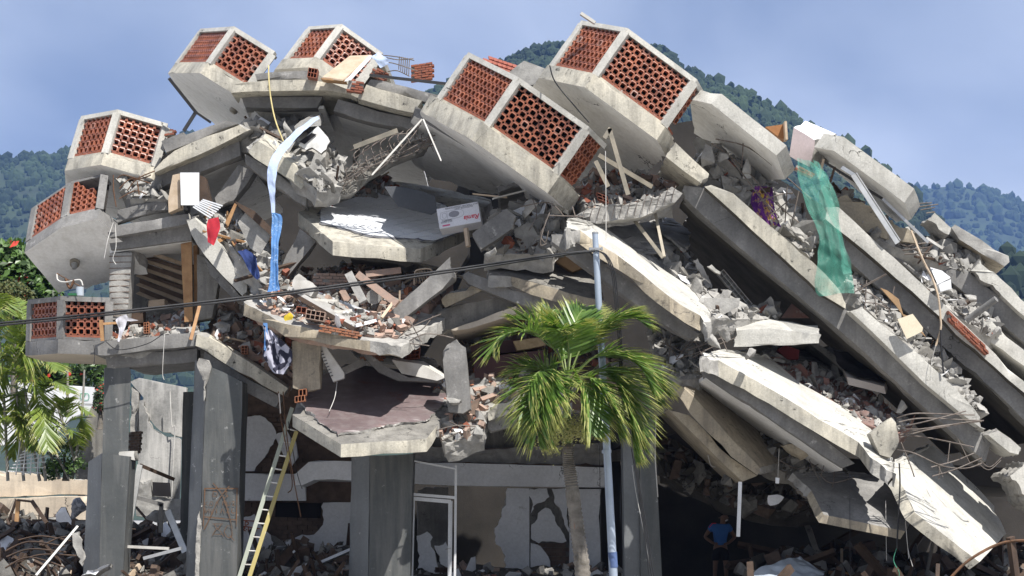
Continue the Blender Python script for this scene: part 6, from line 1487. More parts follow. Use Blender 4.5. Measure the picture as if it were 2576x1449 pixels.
# cabinet boards on the roof
cbn = thing('cabinet', 'broken cabinet of pale boards lying on the roof edge', 'cabinet', P(850, 200, 43))
solid('board', [(812, 193, 42.9), (862, 200, 42.8), (935, 138, 43.6), (880, 140, 43.7)], ('px', 0, 4, 0), ['wood_pale'] * 3, cbn, chip=.004, amp=0)
solid('board', [(866, 205, 42.8), (884, 200, 42.8), (940, 140, 43.4), (928, 140, 43.5)], .03, ['white_enamel'] * 3, cbn, chip=.004, amp=0)
solid('side', [(806, 196), (868, 200), (872, 206), (812, 200)], .3, ['wood_tan'] * 3, cbn, d=42.85, chip=.004, amp=0)
# cabinet at the left, in the sun
cw = thing('cabinet', 'white cupboard carcass standing on the slab at the left', 'cabinet', P(480, 518, 43))
solid('door', [(453, 434), (501, 434), (501, 516), (455, 516)], .03, ['white_enamel'] * 3, cw, d=42.8, chip=.003, amp=0)
solid('carcass', [(434, 440), (452, 436), (454, 522), (424, 535), (422, 500)], .35, ['wood_pale'] * 3, cw, d=42.9, chip=.01)
solid('side', [(502, 440), (516, 446), (530, 505), (502, 512)], .3, ['wood_dark'] * 3, cw, d=42.95, chip=.01)
# open room: wooden jambs and sloping battens
dj = thing('doorway', 'tan wooden door frame standing in the open room at the left', 'door frame', P(470, 812, 43.6))
solid('jamb', [(454, 613), (482, 607), (485, 808), (464, 810)], .1, ['wood_tan'] * 3, dj, d=43.6, chip=.006)
solid('jamb', [(486, 618), (496, 616), (500, 806), (489, 808)], .3, ['wood_tan'] * 3, dj, d=43.9, chip=.006)
rr = thing('ceiling_battens', 'sloping wooden battens and brick infill hanging in the open room', 'ceiling', P(400, 700, 45))
for k in range(6): solid('batten', [(340, 628 + 22 * k), (352, 622 + 22 * k), (470, 662 + 24 * k), (470, 672 + 24 * k)], .15, ['wood_pale'] * 3, rr, d=44.8 + .2 * k, chip=.01)
for k in range(5): solid('infill', [(350, 634 + 22 * k), (470, 674 + 24 * k), (470, 684 + 24 * k), (350, 646 + 22 * k)], .1, ['brick_brown'] * 3, rr, d=44.95 + .2 * k, chip=.02)
solid('rear_wall', [(330, 640), (500, 640), (500, 840), (330, 840)], .2, ['conc_old'] * 3, rr, d=47, chip=0)
for x, y, w_, h_, d, m, nme, lab in ((372, 752, 42, 24, 44.3, 'wood_pale', 'carton', 'closed cardboard box in the open room'), (325, 775, 34, 40, 44.0, 'wood_dark', 'drawer_unit', 'dark drawer unit tipped over beside the bare column')):
    o = solid(nme, [(x, y + h_), (x + 2, y + 4), (x + w_, y), (x + w_, y + h_ - 4)], .4, [m] * 3, None, d=d, chip=.006); tag(o, lab, 'box')
# bench and plaster on the floor of the open room
tb_ = thing('wooden_table', 'small wooden table frame at the corner of the lowest balcony', 'table', P(258, 860, 42.7))
plank('leg', (254, 805, 42.75), (258, 858, 42.75), .07, .06, 'wood_tan', tb_); plank('rail', (256, 815, 42.78), (300, 812, 42.9), .05, .05, 'wood_tan', tb_)
o = plank('board', (480, 855, 42.6), (502, 770, 43.0), .07, .03, 'wood_tan'); tag(o, 'thin wooden board leaning at the right of the open room', 'board', 'loose boards')
# cloths
cloth('cloth', [(524, 552), (520, 580), (522, 610)], [(548, 545), (552, 575), (538, 618)], 'cloth_red', None, 42.2, 8, 14, .06, 7, label='red cloth hanging over the plunging slab edge')
cloth('cloth', [(598, 632), (610, 650), (628, 685), (640, 700)], [(618, 628), (640, 645), (652, 680), (652, 705)], 'cloth_blue', None, 42.2, 10, 16, .09, 6, label='dark blue clothes lying on the plunging slab')
cloth('cloth', [(300, 797), (290, 806), (298, 830), (296, 858)], [(318, 790), (322, 800), (312, 830), (300, 860)], 'cloth_white', None, 42.65, 8, 18, .06, 8, label='white shirt hanging from the edge of the open room')
cloth('cloth', [(312, 797), (322, 799), (330, 801)], [(314, 806), (330, 808), (348, 806)], 'cloth_white', None, 42.9, 6, 10, .04, 8, label='white rag lying on the open room floor')
cloth('cloth', [(798, 290, 42.9), (740, 330, 42.4), (690, 385, 41.9), (672, 430, 41.7), (676, 480, 41.6), (684, 540, 41.5)], [(803, 297, 42.9), (758, 336, 42.3), (708, 395, 41.9), (696, 440, 41.7), (692, 485, 41.6), (692, 540, 41.5)], 'cloth_pale', None, None, 10, 60, .05, 5, label='pale blue cloth strip draped from the roof over the rubble')
cloth('cloth', [(684, 535, 41.5), (684, 560, 41.5), (682, 620, 41.4), (680, 690, 41.4), (672, 735, 41.3)], [(694, 535, 41.5), (710, 550, 41.5), (700, 620, 41.4), (700, 690, 41.3), (704, 730, 41.3)], 'cloth_sky', None, None, 10, 50, .045, 6, folds=.012, label='bright blue patterned cloth strip hanging in front of the leaning column')
cloth('cloth', [(660, 815), (664, 860), (662, 900), (690, 938)], [(690, 838), (715, 860), (738, 900), (715, 940)], 'cloth_dark', None, 41.1, 14, 24, .10, 5, folds=.04, label='black and white cloth bundle hanging below the brick heap slab')
cloth('cloth', [(662, 812), (664, 840), (664, 880)], [(672, 812), (673, 840), (670, 885)], 'cloth_sky', None, 41.05, 5, 14, .03, 6, label='end of blue cloth beside the black and white bundle')
cloth('cloth', [(715, 795), (714, 802), (718, 808)], [(730, 786), (738, 795), (734, 805)], 'cloth_yellow', None, 40.7, 6, 8, .04, 9, label='yellow rag on the front edge of the brick heap')
cloth('cloth', [(930, 145, 43.1), (940, 150, 43), (955, 168, 43)], [(955, 132, 43.2), (975, 150, 43.1), (976, 165, 43.1)], 'cloth_pale', None, None, 10, 12, .12, 6, label='pale blue cloth bundled under the bent roof bars')
cloth('cloth', [(1900, 468, 42.2), (1890, 510, 42.1), (1912, 560, 42.0)], [(1942, 470, 42.3), (1950, 520, 42.1), (1964, 572, 42.0)], 'cloth_purple', None, None, 14, 22, .09, 5, folds=.05, label='purple and yellow cloth under the tilted balcony slab')
cloth('cloth', [(2100, 880, 42.6), (2110, 915, 42.4), (2160, 950, 42.0)], [(2190, 900, 43.0), (2215, 930, 42.6), (2240, 962, 42.2)], 'cloth_black', None, None, 14, 16, .12, 3, label='black blanket draped over the mattress')
cloth('net', [(2006, 398, 41.0), (2010, 450, 40.9), (2030, 520, 40.8), (2060, 590, 40.7), (2056, 660, 40.6), (2048, 720, 40.5), (2062, 745, 40.5)], [(2046, 412, 41.2), (2080, 440, 41.1), (2096, 500, 41.0), (2112, 560, 40.9), (2128, 620, 40.8), (2144, 680, 40.7), (2150, 736, 40.6)], 'net_green', None, None, 26, 70, .09, 3.5, (46, 150), label='green safety net hanging from the skyline slab over the long beam', cat='net', folds=.02)
cloth('net', [(2046, 400, 41.3), (2080, 520, 41.2), (2110, 600, 41.1), (2120, 690, 41.0)], [(2060, 408, 41.4), (2108, 500, 41.2), (2112, 590, 41.1), (2146, 688, 41.0)], 'net_green', None, None, 12, 60, .06, 3.5, (16, 130), label='narrow fold of green net behind the main hanging net', cat='net')
tarp = cloth('tarpaulin', [(1880, 1455, 41.0), (1925, 1425, 41.2), (1980, 1405, 41.6), (2010, 1400, 42)], [(1930, 1475, 40.6), (2000, 1470, 40.6), (2060, 1450, 41), (2075, 1440, 41.5)], 'plastic_clear', None, None, 16, 24, .12, 5, label='crumpled clear plastic sheet on the heap at the lower right', cat='sheet')
# mattress
o = solid('mattress', [(2118, 922, 42.6), (2130, 948, 42.0), (2225, 972, 42.0), (2232, 950, 43.0)], ('px', 4, 20, 0), ['mattress'] * 3, None, chip=.02); tag(o, 'pale mattress sliding out under the long diagonal beam', 'mattress')
o = solid('red_bedding', [(1955, 880), (1975, 866), (2012, 880), (2010, 905), (1980, 908)], .4, ['cloth_maroon'] * 3, None, d=42.9, chip=.05, amp=.05); tag(o, 'dark red bedding bundle under the level white beam', 'bedding')
o = solid('red_board', [(1965, 800), (2000, 750), (2050, 765), (2045, 800)], .1, ['floor_red'] * 3, None, d=43.4); tag(o, 'dark red panel in the gap above the level white beam', 'board')
# right hand things
o = solid('wooden_box', [(1926, 319), (1975, 312), (1977, 350), (1962, 347)], .35, ['wood_orange'] * 3, None, d=43.2, chip=.005); tag(o, 'orange brown open box on the skyline right of the tilted balcony slab', 'box')
o = plank('board', (1974, 308, 43.1), (1977, 354, 43.1), .05, .3, 'wood_pale'); tag(o, 'end board of the orange brown box on the skyline', 'board', 'loose boards')
gt = thing('gutter', 'bright folded metal gutter hanging under the long skyline slab', 'gutter', P(2258, 612, 41))
boxes('channel', [pbox(P(2146, 440, 41.2), P(2258, 612, 40.9), .1, .03), pbox(P(2154, 436, 41.22), P(2264, 606, 40.92), .02, .09)], 'alu', gt)
boxes('channel', [pbox(P(2118, 422, 41.4), P(2150, 442, 41.2), .08, .05)], 'alu', gt)
for a, b, w_, m, lab in (((2220, 500, 41.9), (2335, 610, 41.9), .06, 'alu', 'long metal strip below the skyline slab'), ((2330, 598, 41.9), (2372, 625, 41.9), .05, 'white_dirty', 'bent white strip end below the skyline slab'), ((2060, 450, 42.2), (2072, 400, 42.2), .05, 'wood_pale', 'pale stick beside the top of the net'), ((2085, 470, 42.2), (2100, 420, 42.3), .05, 'wood_dark', 'dark stick behind the top of the net'), ((2070, 405, 42.3), (2220, 500, 42.3), .05, 'metal_black', 'black rail under the skyline slab')):
    o = plank('strip', a, b, w_, .03, m); tag(o, lab, 'strip', 'loose strips')
o = bar('branch', [(2292, 580, 41.4), (2320, 650, 41.3), (2345, 700, 41.2), (2360, 745, 41.1), (2366, 800, 41.1), (2366, 830, 41.1), (2354, 870, 41.1)], .022, 'wood_pale'); tag(o, 'long crooked pale pole hanging over the slab edges at the right', 'pole')
o = bar('conduit', [(2366, 830, 41.05), (2368, 880, 41.05), (2374, 940, 41.05)], .02, 'cable'); tag(o, 'black conduit below the crooked pale pole', 'conduit')
o = bar('wire', [(2354, 868, 41), (2342, 920, 41), (2343, 962, 41)], .006, 'wire_white'); tag(o, 'thin white wire beside the black conduit', 'wire', 'hanging wires')
o = bar('pipe', [(2432, 806, 41.6), (2506, 752, 41.2)], .07, 'conc_grey', None, None, 5, 14); tag(o, 'thick dark pipe sticking up from the rubble near the right edge', 'pipe')
o = solid('board', [(2258, 803), (2296, 789), (2322, 824), (2320, 834), (2281, 853)], .03, ['cream_board'] * 3, None, d=40.9, chip=.003, amp=0); tag(o, 'square cream board hanging on the long slab edge', 'board', 'loose boards')
o = solid('card_flap', [(2215, 724), (2232, 730), (2262, 752), (2272, 790), (2300, 800), (2322, 835), (2330, 848), (2310, 830), (2280, 805), (2255, 770)], .06, ['card_brown'] * 3, None, d=41.1, chip=.01); tag(o, 'torn brown cardboard behind the square cream board', 'cardboard')
cx_ = thing('carton', 'white carton squeezed between the slab edges near the right', 'carton', P(2370, 734, 42))
solid('box', [(2360, 715), (2392, 702), (2394, 726), (2366, 734)], .3, ['white_enamel'] * 3, cx_, d=41.8, chip=.004, amp=0)
solid('flap', [(2340, 675, 42.2), (2358, 716, 41.78), (2391, 700, 41.82), (2370, 684, 42.3)], ('px', 0, -3, 0), ['white_enamel'] * 3, cx_, chip=.004, amp=0)
# bent window frames
wf = thing('fallen_window', 'bent tan window frame bar under the highest balcony', 'window frame', P(1580, 492, 40.6))
for a, b in (((1533, 324, 40.6), (1580, 490, 40.6)), ((1520, 348, 40.6), (1536, 322, 40.6)), ((1506, 390, 41.2), (1640, 470, 41.6)), ((1498, 405, 41.2), (1530, 470, 41.2))): plank('bar', a, b, .09, .05, 'alu_tan', wf)
wf = thing('fallen_window', 'v shaped window frame bars above the broad sunlit slab', 'window frame', P(1668, 650, 41))
plank('bar', (1596, 554, 41.3), (1668, 648, 40.8), .07, .04, 'alu_tan', wf); plank('bar', (1648, 534, 41.3), (1671, 646, 40.8), .06, .04, 'alu_tan', wf)
wf = thing('fallen_window', 'dark metal frame leaning under the far left roof balcony', 'window frame', P(465, 330, 43.8))
plank('bar', (425, 197, 43.3), (494, 284, 43.8), .07, .06, 'metal_black', wf); plank('bar', (494, 280, 43.8), (462, 330, 43.8), .07, .06, 'metal_black', wf)
plank('bar', (492, 282, 43.8), (530, 308, 44), .05, .05, 'metal_black', wf)
o = plank('strip', (930, 189, 42.7), (1124, 211, 42.4), .055, .06, 'metal_black'); tag(o, 'black metal strip lying across the roof edge', 'strip', 'loose strips')
o = plank('board', (1461, 34, 41.6), (1497, 58, 41.6), .06, .12, 'white_dirty'); tag(o, 'short plank sticking up above the highest balcony', 'board', 'loose boards')
for a, b, w_, m, lab in (((890, 370, 41.9), (1000, 328, 41.8), .1, 'alu_tan', 'tan metal strip above the twisted bars'), ((1065, 300, 41.6), (1110, 405, 41.2), .03, 'white_dirty', 'thin white strip hanging from the middle balcony'), ((936, 440, 41.6), (1062, 300, 41.8), .035, 'white_dirty', 'straight dusty bar leaning on the twisted beam skeleton')):
    o = plank('strip', a, b, w_, .03, m); tag(o, lab, 'strip', 'loose strips')
o = bar('rope', [(676, 165, 42.9), (676, 190, 42.8), (680, 240, 42.7), (692, 300, 42.6), (713, 356, 42.4)], .016, 'rope_yellow'); tag(o, 'yellow rope hanging down from the roof edge', 'rope')
# louvred glass and boards at the left
lg = thing('louvre_window', 'bright louvre strips lying beside the red cloth', 'louvre', P(520, 545, 42.6))
for k in range(7): plank('strip', (486 + 4 * k, 520 - 3 * k, 42.6), (530 + 5 * k, 548 - 5 * k, 42.5), .03, .015, 'white_enamel', lg)
for i, (q, m, lab) in enumerate((([(598, 560), (620, 530), (684, 590), (655, 640), (630, 625)], 'conc_dust', 'large pale door panel lying on the plunging slab'), ([(590, 505), (640, 530), (700, 590), (690, 600), (600, 520)], 'wood_dark', 'dark frame board behind the pale door panel'), ([(566, 560), (590, 510), (596, 515), (574, 570)], 'wood_tan', 'upright wooden stick left of the pale door panel'))):
    o = solid('pale_board' if i == 0 else 'board', q, .05, [m] * 3, None, d=42.6 - .1 * i, chip=.006); tag(o, lab, 'board')
# things on the lowest balcony
o = bar('water_jug', [(201, 744, 42.9), (201, 735, 42.9), (201, 726, 42.9), (201, 722, 42.9)], .085, 'plastic_clear', None, None, 3, 14); tag(o, 'clear plastic water jug on the railing of the lowest balcony', 'jug')
o = solid('tray', [(170, 738), (192, 737), (192, 743), (171, 743)], .2, ['plastic_green'] * 3, None, d=42.8, chip=.004); tag(o, 'flat green tray on the railing of the lowest balcony', 'tray')
hc = thing('hanging_bracket', 'twisted metal bracket and hose above the railing of the lowest balcony', 'bracket', P(180, 735, 43.2))
bar('hose', [(143, 690, 43.4), (146, 705, 43.2), (165, 710, 43.1), (200, 704, 43.1), (208, 718, 43.1)], .018, 'wire_white', hc); bar('arm', [(143, 688, 43.4), (172, 704, 43.2), (205, 722, 43)], .012, 'rebar_rust', hc); bar('arm', [(165, 702, 43.2), (176, 725, 43.1), (186, 704, 43.1)], .03, 'rebar_rust', hc)
lp = thing('ceiling_lamp', 'wire caged lamp under the tipped left balcony', 'lamp', P(187, 675, 43.6))
v, f = tube([P(188, 658, 44.0), P(188, 664, 43.9)], .11, 14); mk('base', v, f, 'alu_tan', lp, None, 40)
for k in range(4): v, f = tube([P(187, 664 + 3.2 * k, 43.85), P(187, 666 + 3.2 * k, 43.84)], .07 - .006 * k, 12); mk('ring', v, f, 'alu', lp, None, 40)
# wires
WR = [([(285, 560, 42.7), (272, 600, 42.6), (262, 650, 42.6)], 'wire_white', .008, 'white wire loop left of the bare column'), ([(290, 565, 42.7), (292, 620, 42.6), (284, 650, 42.6), (292, 665, 42.6)], 'wire_white', .008, 'second white wire beside the bare column'), ([(236, 868, 42.7), (238, 895, 42.7), (236, 918, 42.7)], 'cable', .008, 'short black wire hanging off the lowest balcony slab'), ([(414, 840, 42.7), (411, 890, 42.7), (409, 940, 42.7), (413, 955, 42.7)], 'wire_white', .007, 'thin white wire hanging from the first floor slab edge'),
      ([(267, 860, 42.7), (300, 880, 42.7), (370, 865, 42.7), (410, 840, 42.7)], 'cable', .009, 'black wire sagging along the first floor slab edge'),
      ([(712, 985, 42), (722, 1100, 42), (738, 1200, 42), (757, 1300, 42)], 'rebar_rust', .012, 'long brown bar hanging behind the ladder'), ([(700, 985, 42), (708, 1060, 42.1), (735, 1210, 42.2), (724, 1240, 42.2)], 'rebar_rust', .012, 'second brown bar hanging behind the ladder'), ([(725, 1060, 42.2), (745, 1180, 42.2), (760, 1230, 42.2)], 'cable', .008, 'dark wire hanging behind the ladder'),
      ([(702, 990, 42), (706, 1040, 42)], 'wire_white', .014, 'short pale rod above the ladder top'), ([(1523, 380, 40.3), (1524, 470, 40.3), (1525, 630, 40.3)], 'wire_white', .008, 'straight thin wire dropping from the middle balcony corner'), ([(1383, 165, 40.2), (1396, 205, 40.1), (1440, 260, 40), (1482, 308, 40)], 'cable', .014, 'black wire across the underside of the highest balcony'),
      ([(2137, 1180, 40), (2138, 1300, 40), (2139, 1449, 40)], 'cable', .006, 'straight dark wire over the angular slab'), ([(2262, 1165, 39.8), (2264, 1220, 39.8), (2260, 1300, 39.8), (2256, 1380, 39.8)], 'cable', .016, 'black cable hanging from the stub down past the slab tip'), ([(2256, 1378, 39.8), (2248, 1410, 39.8), (2262, 1440, 39.8), (2258, 1460, 39.8)], 'spray_green', .006, 'green wires at the end of the hanging black cable'),
      ([(2278, 1310, 39.9), (2284, 1380, 39.9), (2296, 1425, 39.9)], 'wire_white', .006, 'pale wire hanging left of the slab tip'), ([(2278, 1315, 39.9), (2286, 1405, 39.9)], 'wire_white', .006, 'second pale wire hanging left of the slab tip'), ([(2228, 1260, 40.2), (2230, 1410, 40.2)], 'wire_white', .005, 'short pale wire in the dark under the angular slab'),
      ([(1650, 1050, 42), (1648, 1130, 42), (1650, 1180, 42), (1655, 1250, 42)], 'wire_white', .014, 'frayed pale cable on the column right of the pole'), ([(1590, 1170, 41.9), (1600, 1240, 41.9), (1620, 1340, 41.9), (1640, 1449, 41.9)], 'wire_white', .007, 'loose thin strand on the column right of the pole'),
      ([(1507, 1100, 36.9), (1510, 1250, 36.9), (1512, 1449, 36.9)], 'cable', .006, 'thin dark wire left of the street pole'), ([(1780, 1140, 42), (1788, 1170, 42), (1800, 1175, 42)], 'wire_white', .006, 'scrap of wire below the hanging slab edge'), ([(848, 960, 41.2), (842, 1000, 40.8), (828, 1035, 40.6)], 'wire_white', .007, 'thin cord lying on the purple floor'),
      ([(1960, 1130, 41), (1958, 1170, 41), (1957, 1200, 41)], 'wire_white', .005, 'cord with a small socket box under the long lower slab')]
for p, m, r, lab in WR: o = bar('wire', p, r, m); tag(o, lab, 'wire', 'hanging wires')
o = solid('socket_box', [(1951, 1201), (1961, 1202), (1960, 1217), (1951, 1216)], .05, ['white_enamel'] * 3, None, d=41, chip=.002); tag(o, 'small white socket box dangling on a cord in the shade', 'socket')
o = plank('strip', (1862, 1212, 40.9), (1857, 1350, 40.9), .075, .03, 'white_enamel'); tag(o, 'white strip dangling above the person', 'strip', 'loose strips')
o = bar('pipe', [(1639, 1040, 41.9), (1640, 1100, 41.9), (1640, 1145, 41.9)], .05, 'conc_grey', None, None, 5, 10); tag(o, 'grey downpipe stub on the column right of the pole', 'pipe')
# doors and timber among the ground rubble
GF = [((315, 1380, 43.6), (352, 1170, 44.2), .12, 'alu', 'long metal door jamb leaning beside the left column'), ((352, 1170, 44.2), (438, 1206, 44.6), .08, 'wood_dark', 'dark rail at the top of the leaning door jamb'), ((340, 1250, 44.3), (410, 1270, 44.3), .09, 'conc_grey', 'grey frame head between the left columns'), ((406, 1268, 44.3), (404, 1340, 44.3), .09, 'conc_grey', 'grey frame post between the left columns'), ((422, 1285, 44), (466, 1390, 43.6), .14, 'alu', 'slanting grey post beside the sprayed column'),
      ((90, 1449, 42.2), (195, 1325, 43.6), .05, 'alu', 'long thin metal rod crossing the heap at the left'), ((42, 1312, 45), (46, 1260, 45), .09, 'wood_tan', 'left leg of a frame by the garden wall'), ((44, 1258, 45), (82, 1262, 45), .05, 'wood_dark', 'top of a frame by the garden wall'), ((80, 1260, 45), (118, 1316, 44.8), .08, 'wood_dark', 'right leg of a frame by the garden wall'),
      ((300, 1374, 43.4), (425, 1380, 43.3), .06, 'white_dirty', 'white board lying between the columns'), ((360, 1405, 43), (460, 1378, 43.2), .07, 'alu', 'bent metal strip lying between the columns'), ((655, 1470, 43.2), (750, 1366, 44.2), .2, 'wood_dark', 'charred beam lying in the heap right of the ladder'), ((1860, 1300, 45), (1815, 1200, 45.6), .12, 'conc_old', 'thin concrete post hanging in the dark'), ((2085, 1440, 43), (2180, 1449, 42.6), .08, 'wood_tan', 'plank lying in the heap at the lower right'),
      ((2070, 1430, 44), (2030, 1320, 45), .12, 'conc_old', 'leaning post in the dark heap at the right'), ((2330, 1449, 42), (2350, 1350, 42.4), .06, 'conc_grey', 'pair of thin grey posts behind the slab tip'), ((2000, 1400, 43.4), (2070, 1440, 42.8), .12, 'wood_dark', 'dark plank behind the plastic sheet')]
for a, b, w_, m, lab in GF: o = plank('timber', a, b, w_, .06, m); tag(o, lab, 'post', 'loose posts and rails')
for k in range(7):
    a = rng.uniform(0, 200); o = bar('palm_branch', [(a, 1345 + 14 * k, 44.5 - .3 * k), (a + 60, 1330 + 13 * k + rng.uniform(-10, 10), 44.6 - .3 * k), (a + 150, 1345 + 12 * k + rng.uniform(-14, 14), 44.5 - .3 * k)], .02, 'wood_dark'); tag(o, ['lowest', 'second lowest', 'third lowest', 'middle', 'third highest', 'second highest', 'highest'][6 - k] + ' of the brown dry palm stalks in the left ground heap', 'branch', 'dry stalks')
o = chunk('quilt', 'patterned dark quilt bundled beside the left column', 196, 1282, 46, .75, 'quilt', 'quilt', None, (1, .8, .6))
o = solid('wall_stub', [(298, 1140), (300, 1136), (338, 1132), (340, 1158), (318, 1162), (298, 1160)], .5, ['white_dirty', 'white_dirty', 'conc_raw'], None, {2: 2, 3: 2}, d=43.2); tag(o, 'white rendered stub sticking out of the left column', 'wall stub')
# sprayed marks
CP = Plane((519.5, 918, 42.5), (611, 960, 42.4), (594, 1500, 42.4))
ribbon('spray_marks', [[(514, 1229), (600, 1229)], [(516, 1229), (512, 1325)], [(597, 1229), (595, 1325)], [(513, 1300), (594, 1308)], [(536, 1215), (560, 1245), (575, 1290), (585, 1330)], [(578, 1222), (552, 1255), (530, 1300), (514, 1332)]], .026, 'spray_orange', c2, CP.at, .02, CP.n)
sm_ = ribbon('spray_marks', [[(537, 1236), (537, 1250), (547, 1246), (546, 1238), (537, 1236)], [(564, 1238), (572, 1236), (568, 1243), (574, 1248), (564, 1252)], [(522, 1262), (516, 1268), (524, 1272)], [(530, 1262), (528, 1272), (536, 1270), (535, 1263), (530, 1262)], [(542, 1272), (546, 1261), (551, 1272)], [(560, 1272), (563, 1260), (568, 1272)], [(571, 1262), (572, 1271), (578, 1271), (579, 1262)], [(583, 1263), (590, 1262), (586, 1270), (592, 1272)], [(518, 1278), (518, 1290), (526, 1280), (527, 1291)], [(532, 1280), (532, 1291)], [(545, 1279), (545, 1291)], [(556, 1291), (560, 1279), (565, 1291)], [(570, 1280), (576, 1280), (571, 1290), (578, 1290)], [(584, 1279), (584, 1290), (592, 1290)],
    [(535, 1318), (562, 1318)], [(540, 1318), (548, 1330), (558, 1318)], [(534, 1348), (548, 1330), (564, 1350)], [(538, 1344), (560, 1344)], [(572, 1322), (565, 1338), (574, 1352), (584, 1348), (582, 1326), (572, 1322)], [(578, 1346), (590, 1360)]], .015, 'spray_orange', c2, CP.at, .021, CP.n); sm_['kind'] = 'stuff'
ribbon('spray_marks', [[(600, 1308), (652, 1312)], [(600, 1322), (654, 1330)], [(617, 1312), (617, 1321), (624, 1319), (624, 1314), (617, 1312)], [(604, 1327), (604, 1336), (609, 1336)], [(604, 1327), (609, 1327)], [(604, 1331), (608, 1331)], [(612, 1336), (612, 1327), (617, 1328), (613, 1332), (618, 1336)], [(619, 1332), (622, 1332)], [(625, 1327), (625, 1336)], [(636, 1336), (636, 1328), (640, 1330), (636, 1332), (641, 1336)], [(643, 1329), (646, 1329), (643, 1335), (647, 1335)], [(633, 1346), (633, 1355)], [(638, 1345), (642, 1346), (639, 1350), (643, 1353), (638, 1356)], [(606, 1346), (606, 1354)]], .022, 'spray_red', lw, lambda x, y: P(x, y, 46.535), .004, Vector((0, -1, 0)))
# tiled roof behind the wreck
hr = thing('roof', 'red tiled roof corner seen behind the middle balcony', 'roof', P(1240, 200, 56))
for k in range(7):
    for j in range(3): solid('roof_tile', [(1200 + 12 * k + 14 * j, 150 + 4 * k - 5 * j), (1211 + 12 * k + 14 * j, 153 + 4 * k - 5 * j), (1214 + 12 * k + 14 * j, 160 + 4 * k - 5 * j), (1203 + 12 * k + 14 * j, 158 + 4 * k - 5 * j)], .3, ['roof_tile'] * 3, hr, d=55 + .2 * j, chip=.01, L=2)
solid('gable', [(1300, 165), (1318, 152), (1370, 170), (1395, 180), (1395, 215), (1240, 215)], 4, ['conc_dust'] * 3, hr, d=54.5)

# ---------------------------------------------------------------- the person
pe = thing('person', 'person in a blue shirt with red shoulder stripes and white mask, hands on hips', 'person', P(1815, 1500, 46.2))
PX = P(1812, 1449, 46.2).x; PY = 46.2; PZ = P(1812, 1290, 46.2).z - 1.72
def skin(name, verts, edges, radii, mat, root_i=0, sub=2):
    me = bpy.data.meshes.new(name); me.from_pydata([(PX + a, PY + b, PZ + c) for a, b, c in verts], edges, [])
    ob = bpy.data.objects.new(name, me); C.objects.link(ob)
    m1 = ob.modifiers.new('s', 'SKIN'); m1.use_smooth_shade = True
    for i, r in enumerate(radii):
        me.skin_vertices[0].data[i].radius = r if isinstance(r, tuple) else (r, r)
        me.skin_vertices[0].data[i].use_root = i == root_i
    m2 = ob.modifiers.new('u', 'SUBSURF'); m2.levels = sub; m2.render_levels = sub
    dg = bpy.context.evaluated_depsgraph_get(); dg.update()
    e = bpy.data.meshes.new_from_object(ob.evaluated_get(dg))
    v = [ob.matrix_world @ q.co for q in e.vertices]; f = [list(q.vertices) for q in e.polygons]
    bpy.data.objects.remove(ob)
    return mk(name, v, f, mat, pe, None, 180)
J = dict(pelvis=(0, 0, .95), waist=(0, .01, 1.08), chest=(.01, 0, 1.30), neck=(.04, 0, 1.46), head0=(.07, -.01, 1.53), head1=(.09, -.02, 1.62), head2=(.08, -.01, 1.68),
         lsh=(-.19, 0, 1.40), lel=(-.36, .05, 1.16), lwr=(-.19, -.06, 1.02), lha=(-.13, -.08, 1.01), rsh=(.19, 0, 1.39), rel=(.35, .06, 1.15), rwr=(.18, -.05, 1.01), rha=(.13, -.07, 1.0),
         lhip=(-.09, 0, .90), lkn=(-.12, -.02, .50), lan=(-.13, .02, .09), lft=(-.14, -.13, .035), rhip=(.09, 0, .90), rkn=(.13, -.03, .50), ran=(.14, .02, .09), rft=(.17, -.12, .035))
nm = list(J); ix = {k: i for i, k in enumerate(nm)}
E_ = [('pelvis', 'waist'), ('waist', 'chest'), ('chest', 'neck'), ('neck', 'head0'), ('head0', 'head1'), ('head1', 'head2'), ('chest', 'lsh'), ('lsh', 'lel'), ('lel', 'lwr'), ('lwr', 'lha'), ('chest', 'rsh'), ('rsh', 'rel'), ('rel', 'rwr'), ('rwr', 'rha'), ('pelvis', 'lhip'), ('lhip', 'lkn'), ('lkn', 'lan'), ('lan', 'lft'), ('pelvis', 'rhip'), ('rhip', 'rkn'), ('rkn', 'ran'), ('ran', 'rft')]
RA = dict(pelvis=.13, waist=.12, chest=.14, neck=.055, head0=.075, head1=.10, head2=.085, lsh=.065, lel=.045, lwr=.032, lha=.036, rsh=.065, rel=.045, rwr=.032, rha=.036, lhip=.095, lkn=.06, lan=.042, lft=.04, rhip=.095, rkn=.06, ran=.042, rft=.04)
skin('body', [J[k] for k in nm], [(ix[a], ix[b]) for a, b in E_], [RA[k] for k in nm], 'skin')
for s, hx in (('l', -1), ('r', 1)):      # fingers spread on the hip
    hx0, hy0, hz0 = J[s + 'ha']
    for k in range(4):
        b0 = (hx0 - hx * .0, hy0 - .02 + .0, hz0 + .02 - .018 * k); skin('finger', [b0, (b0[0] - hx * .04, b0[1] - .02, b0[2] - .008), (b0[0] - hx * (.07 - .006 * abs(k - 1)), b0[1] - .015, b0[2] - .02)], [(0, 1), (1, 2)], [.011, .010, .008], 'skin', 0, 1)
    b0 = (hx0 + hx * .01, hy0 + .02, hz0 + .02); skin('thumb', [b0, (b0[0] + hx * .01, b0[1] + .04, b0[2] + .005), (b0[0], b0[1] + .07, b0[2] - .005)], [(0, 1), (1, 2)], [.013, .011, .009], 'skin', 0, 1)
sv = [(0, 0, .93), (0, .01, 1.08), (.01, 0, 1.30), (.035, 0, 1.445), (-.19, 0, 1.405), (-.275, .025, 1.285), (.19, 0, 1.395), (.27, .03, 1.275)]
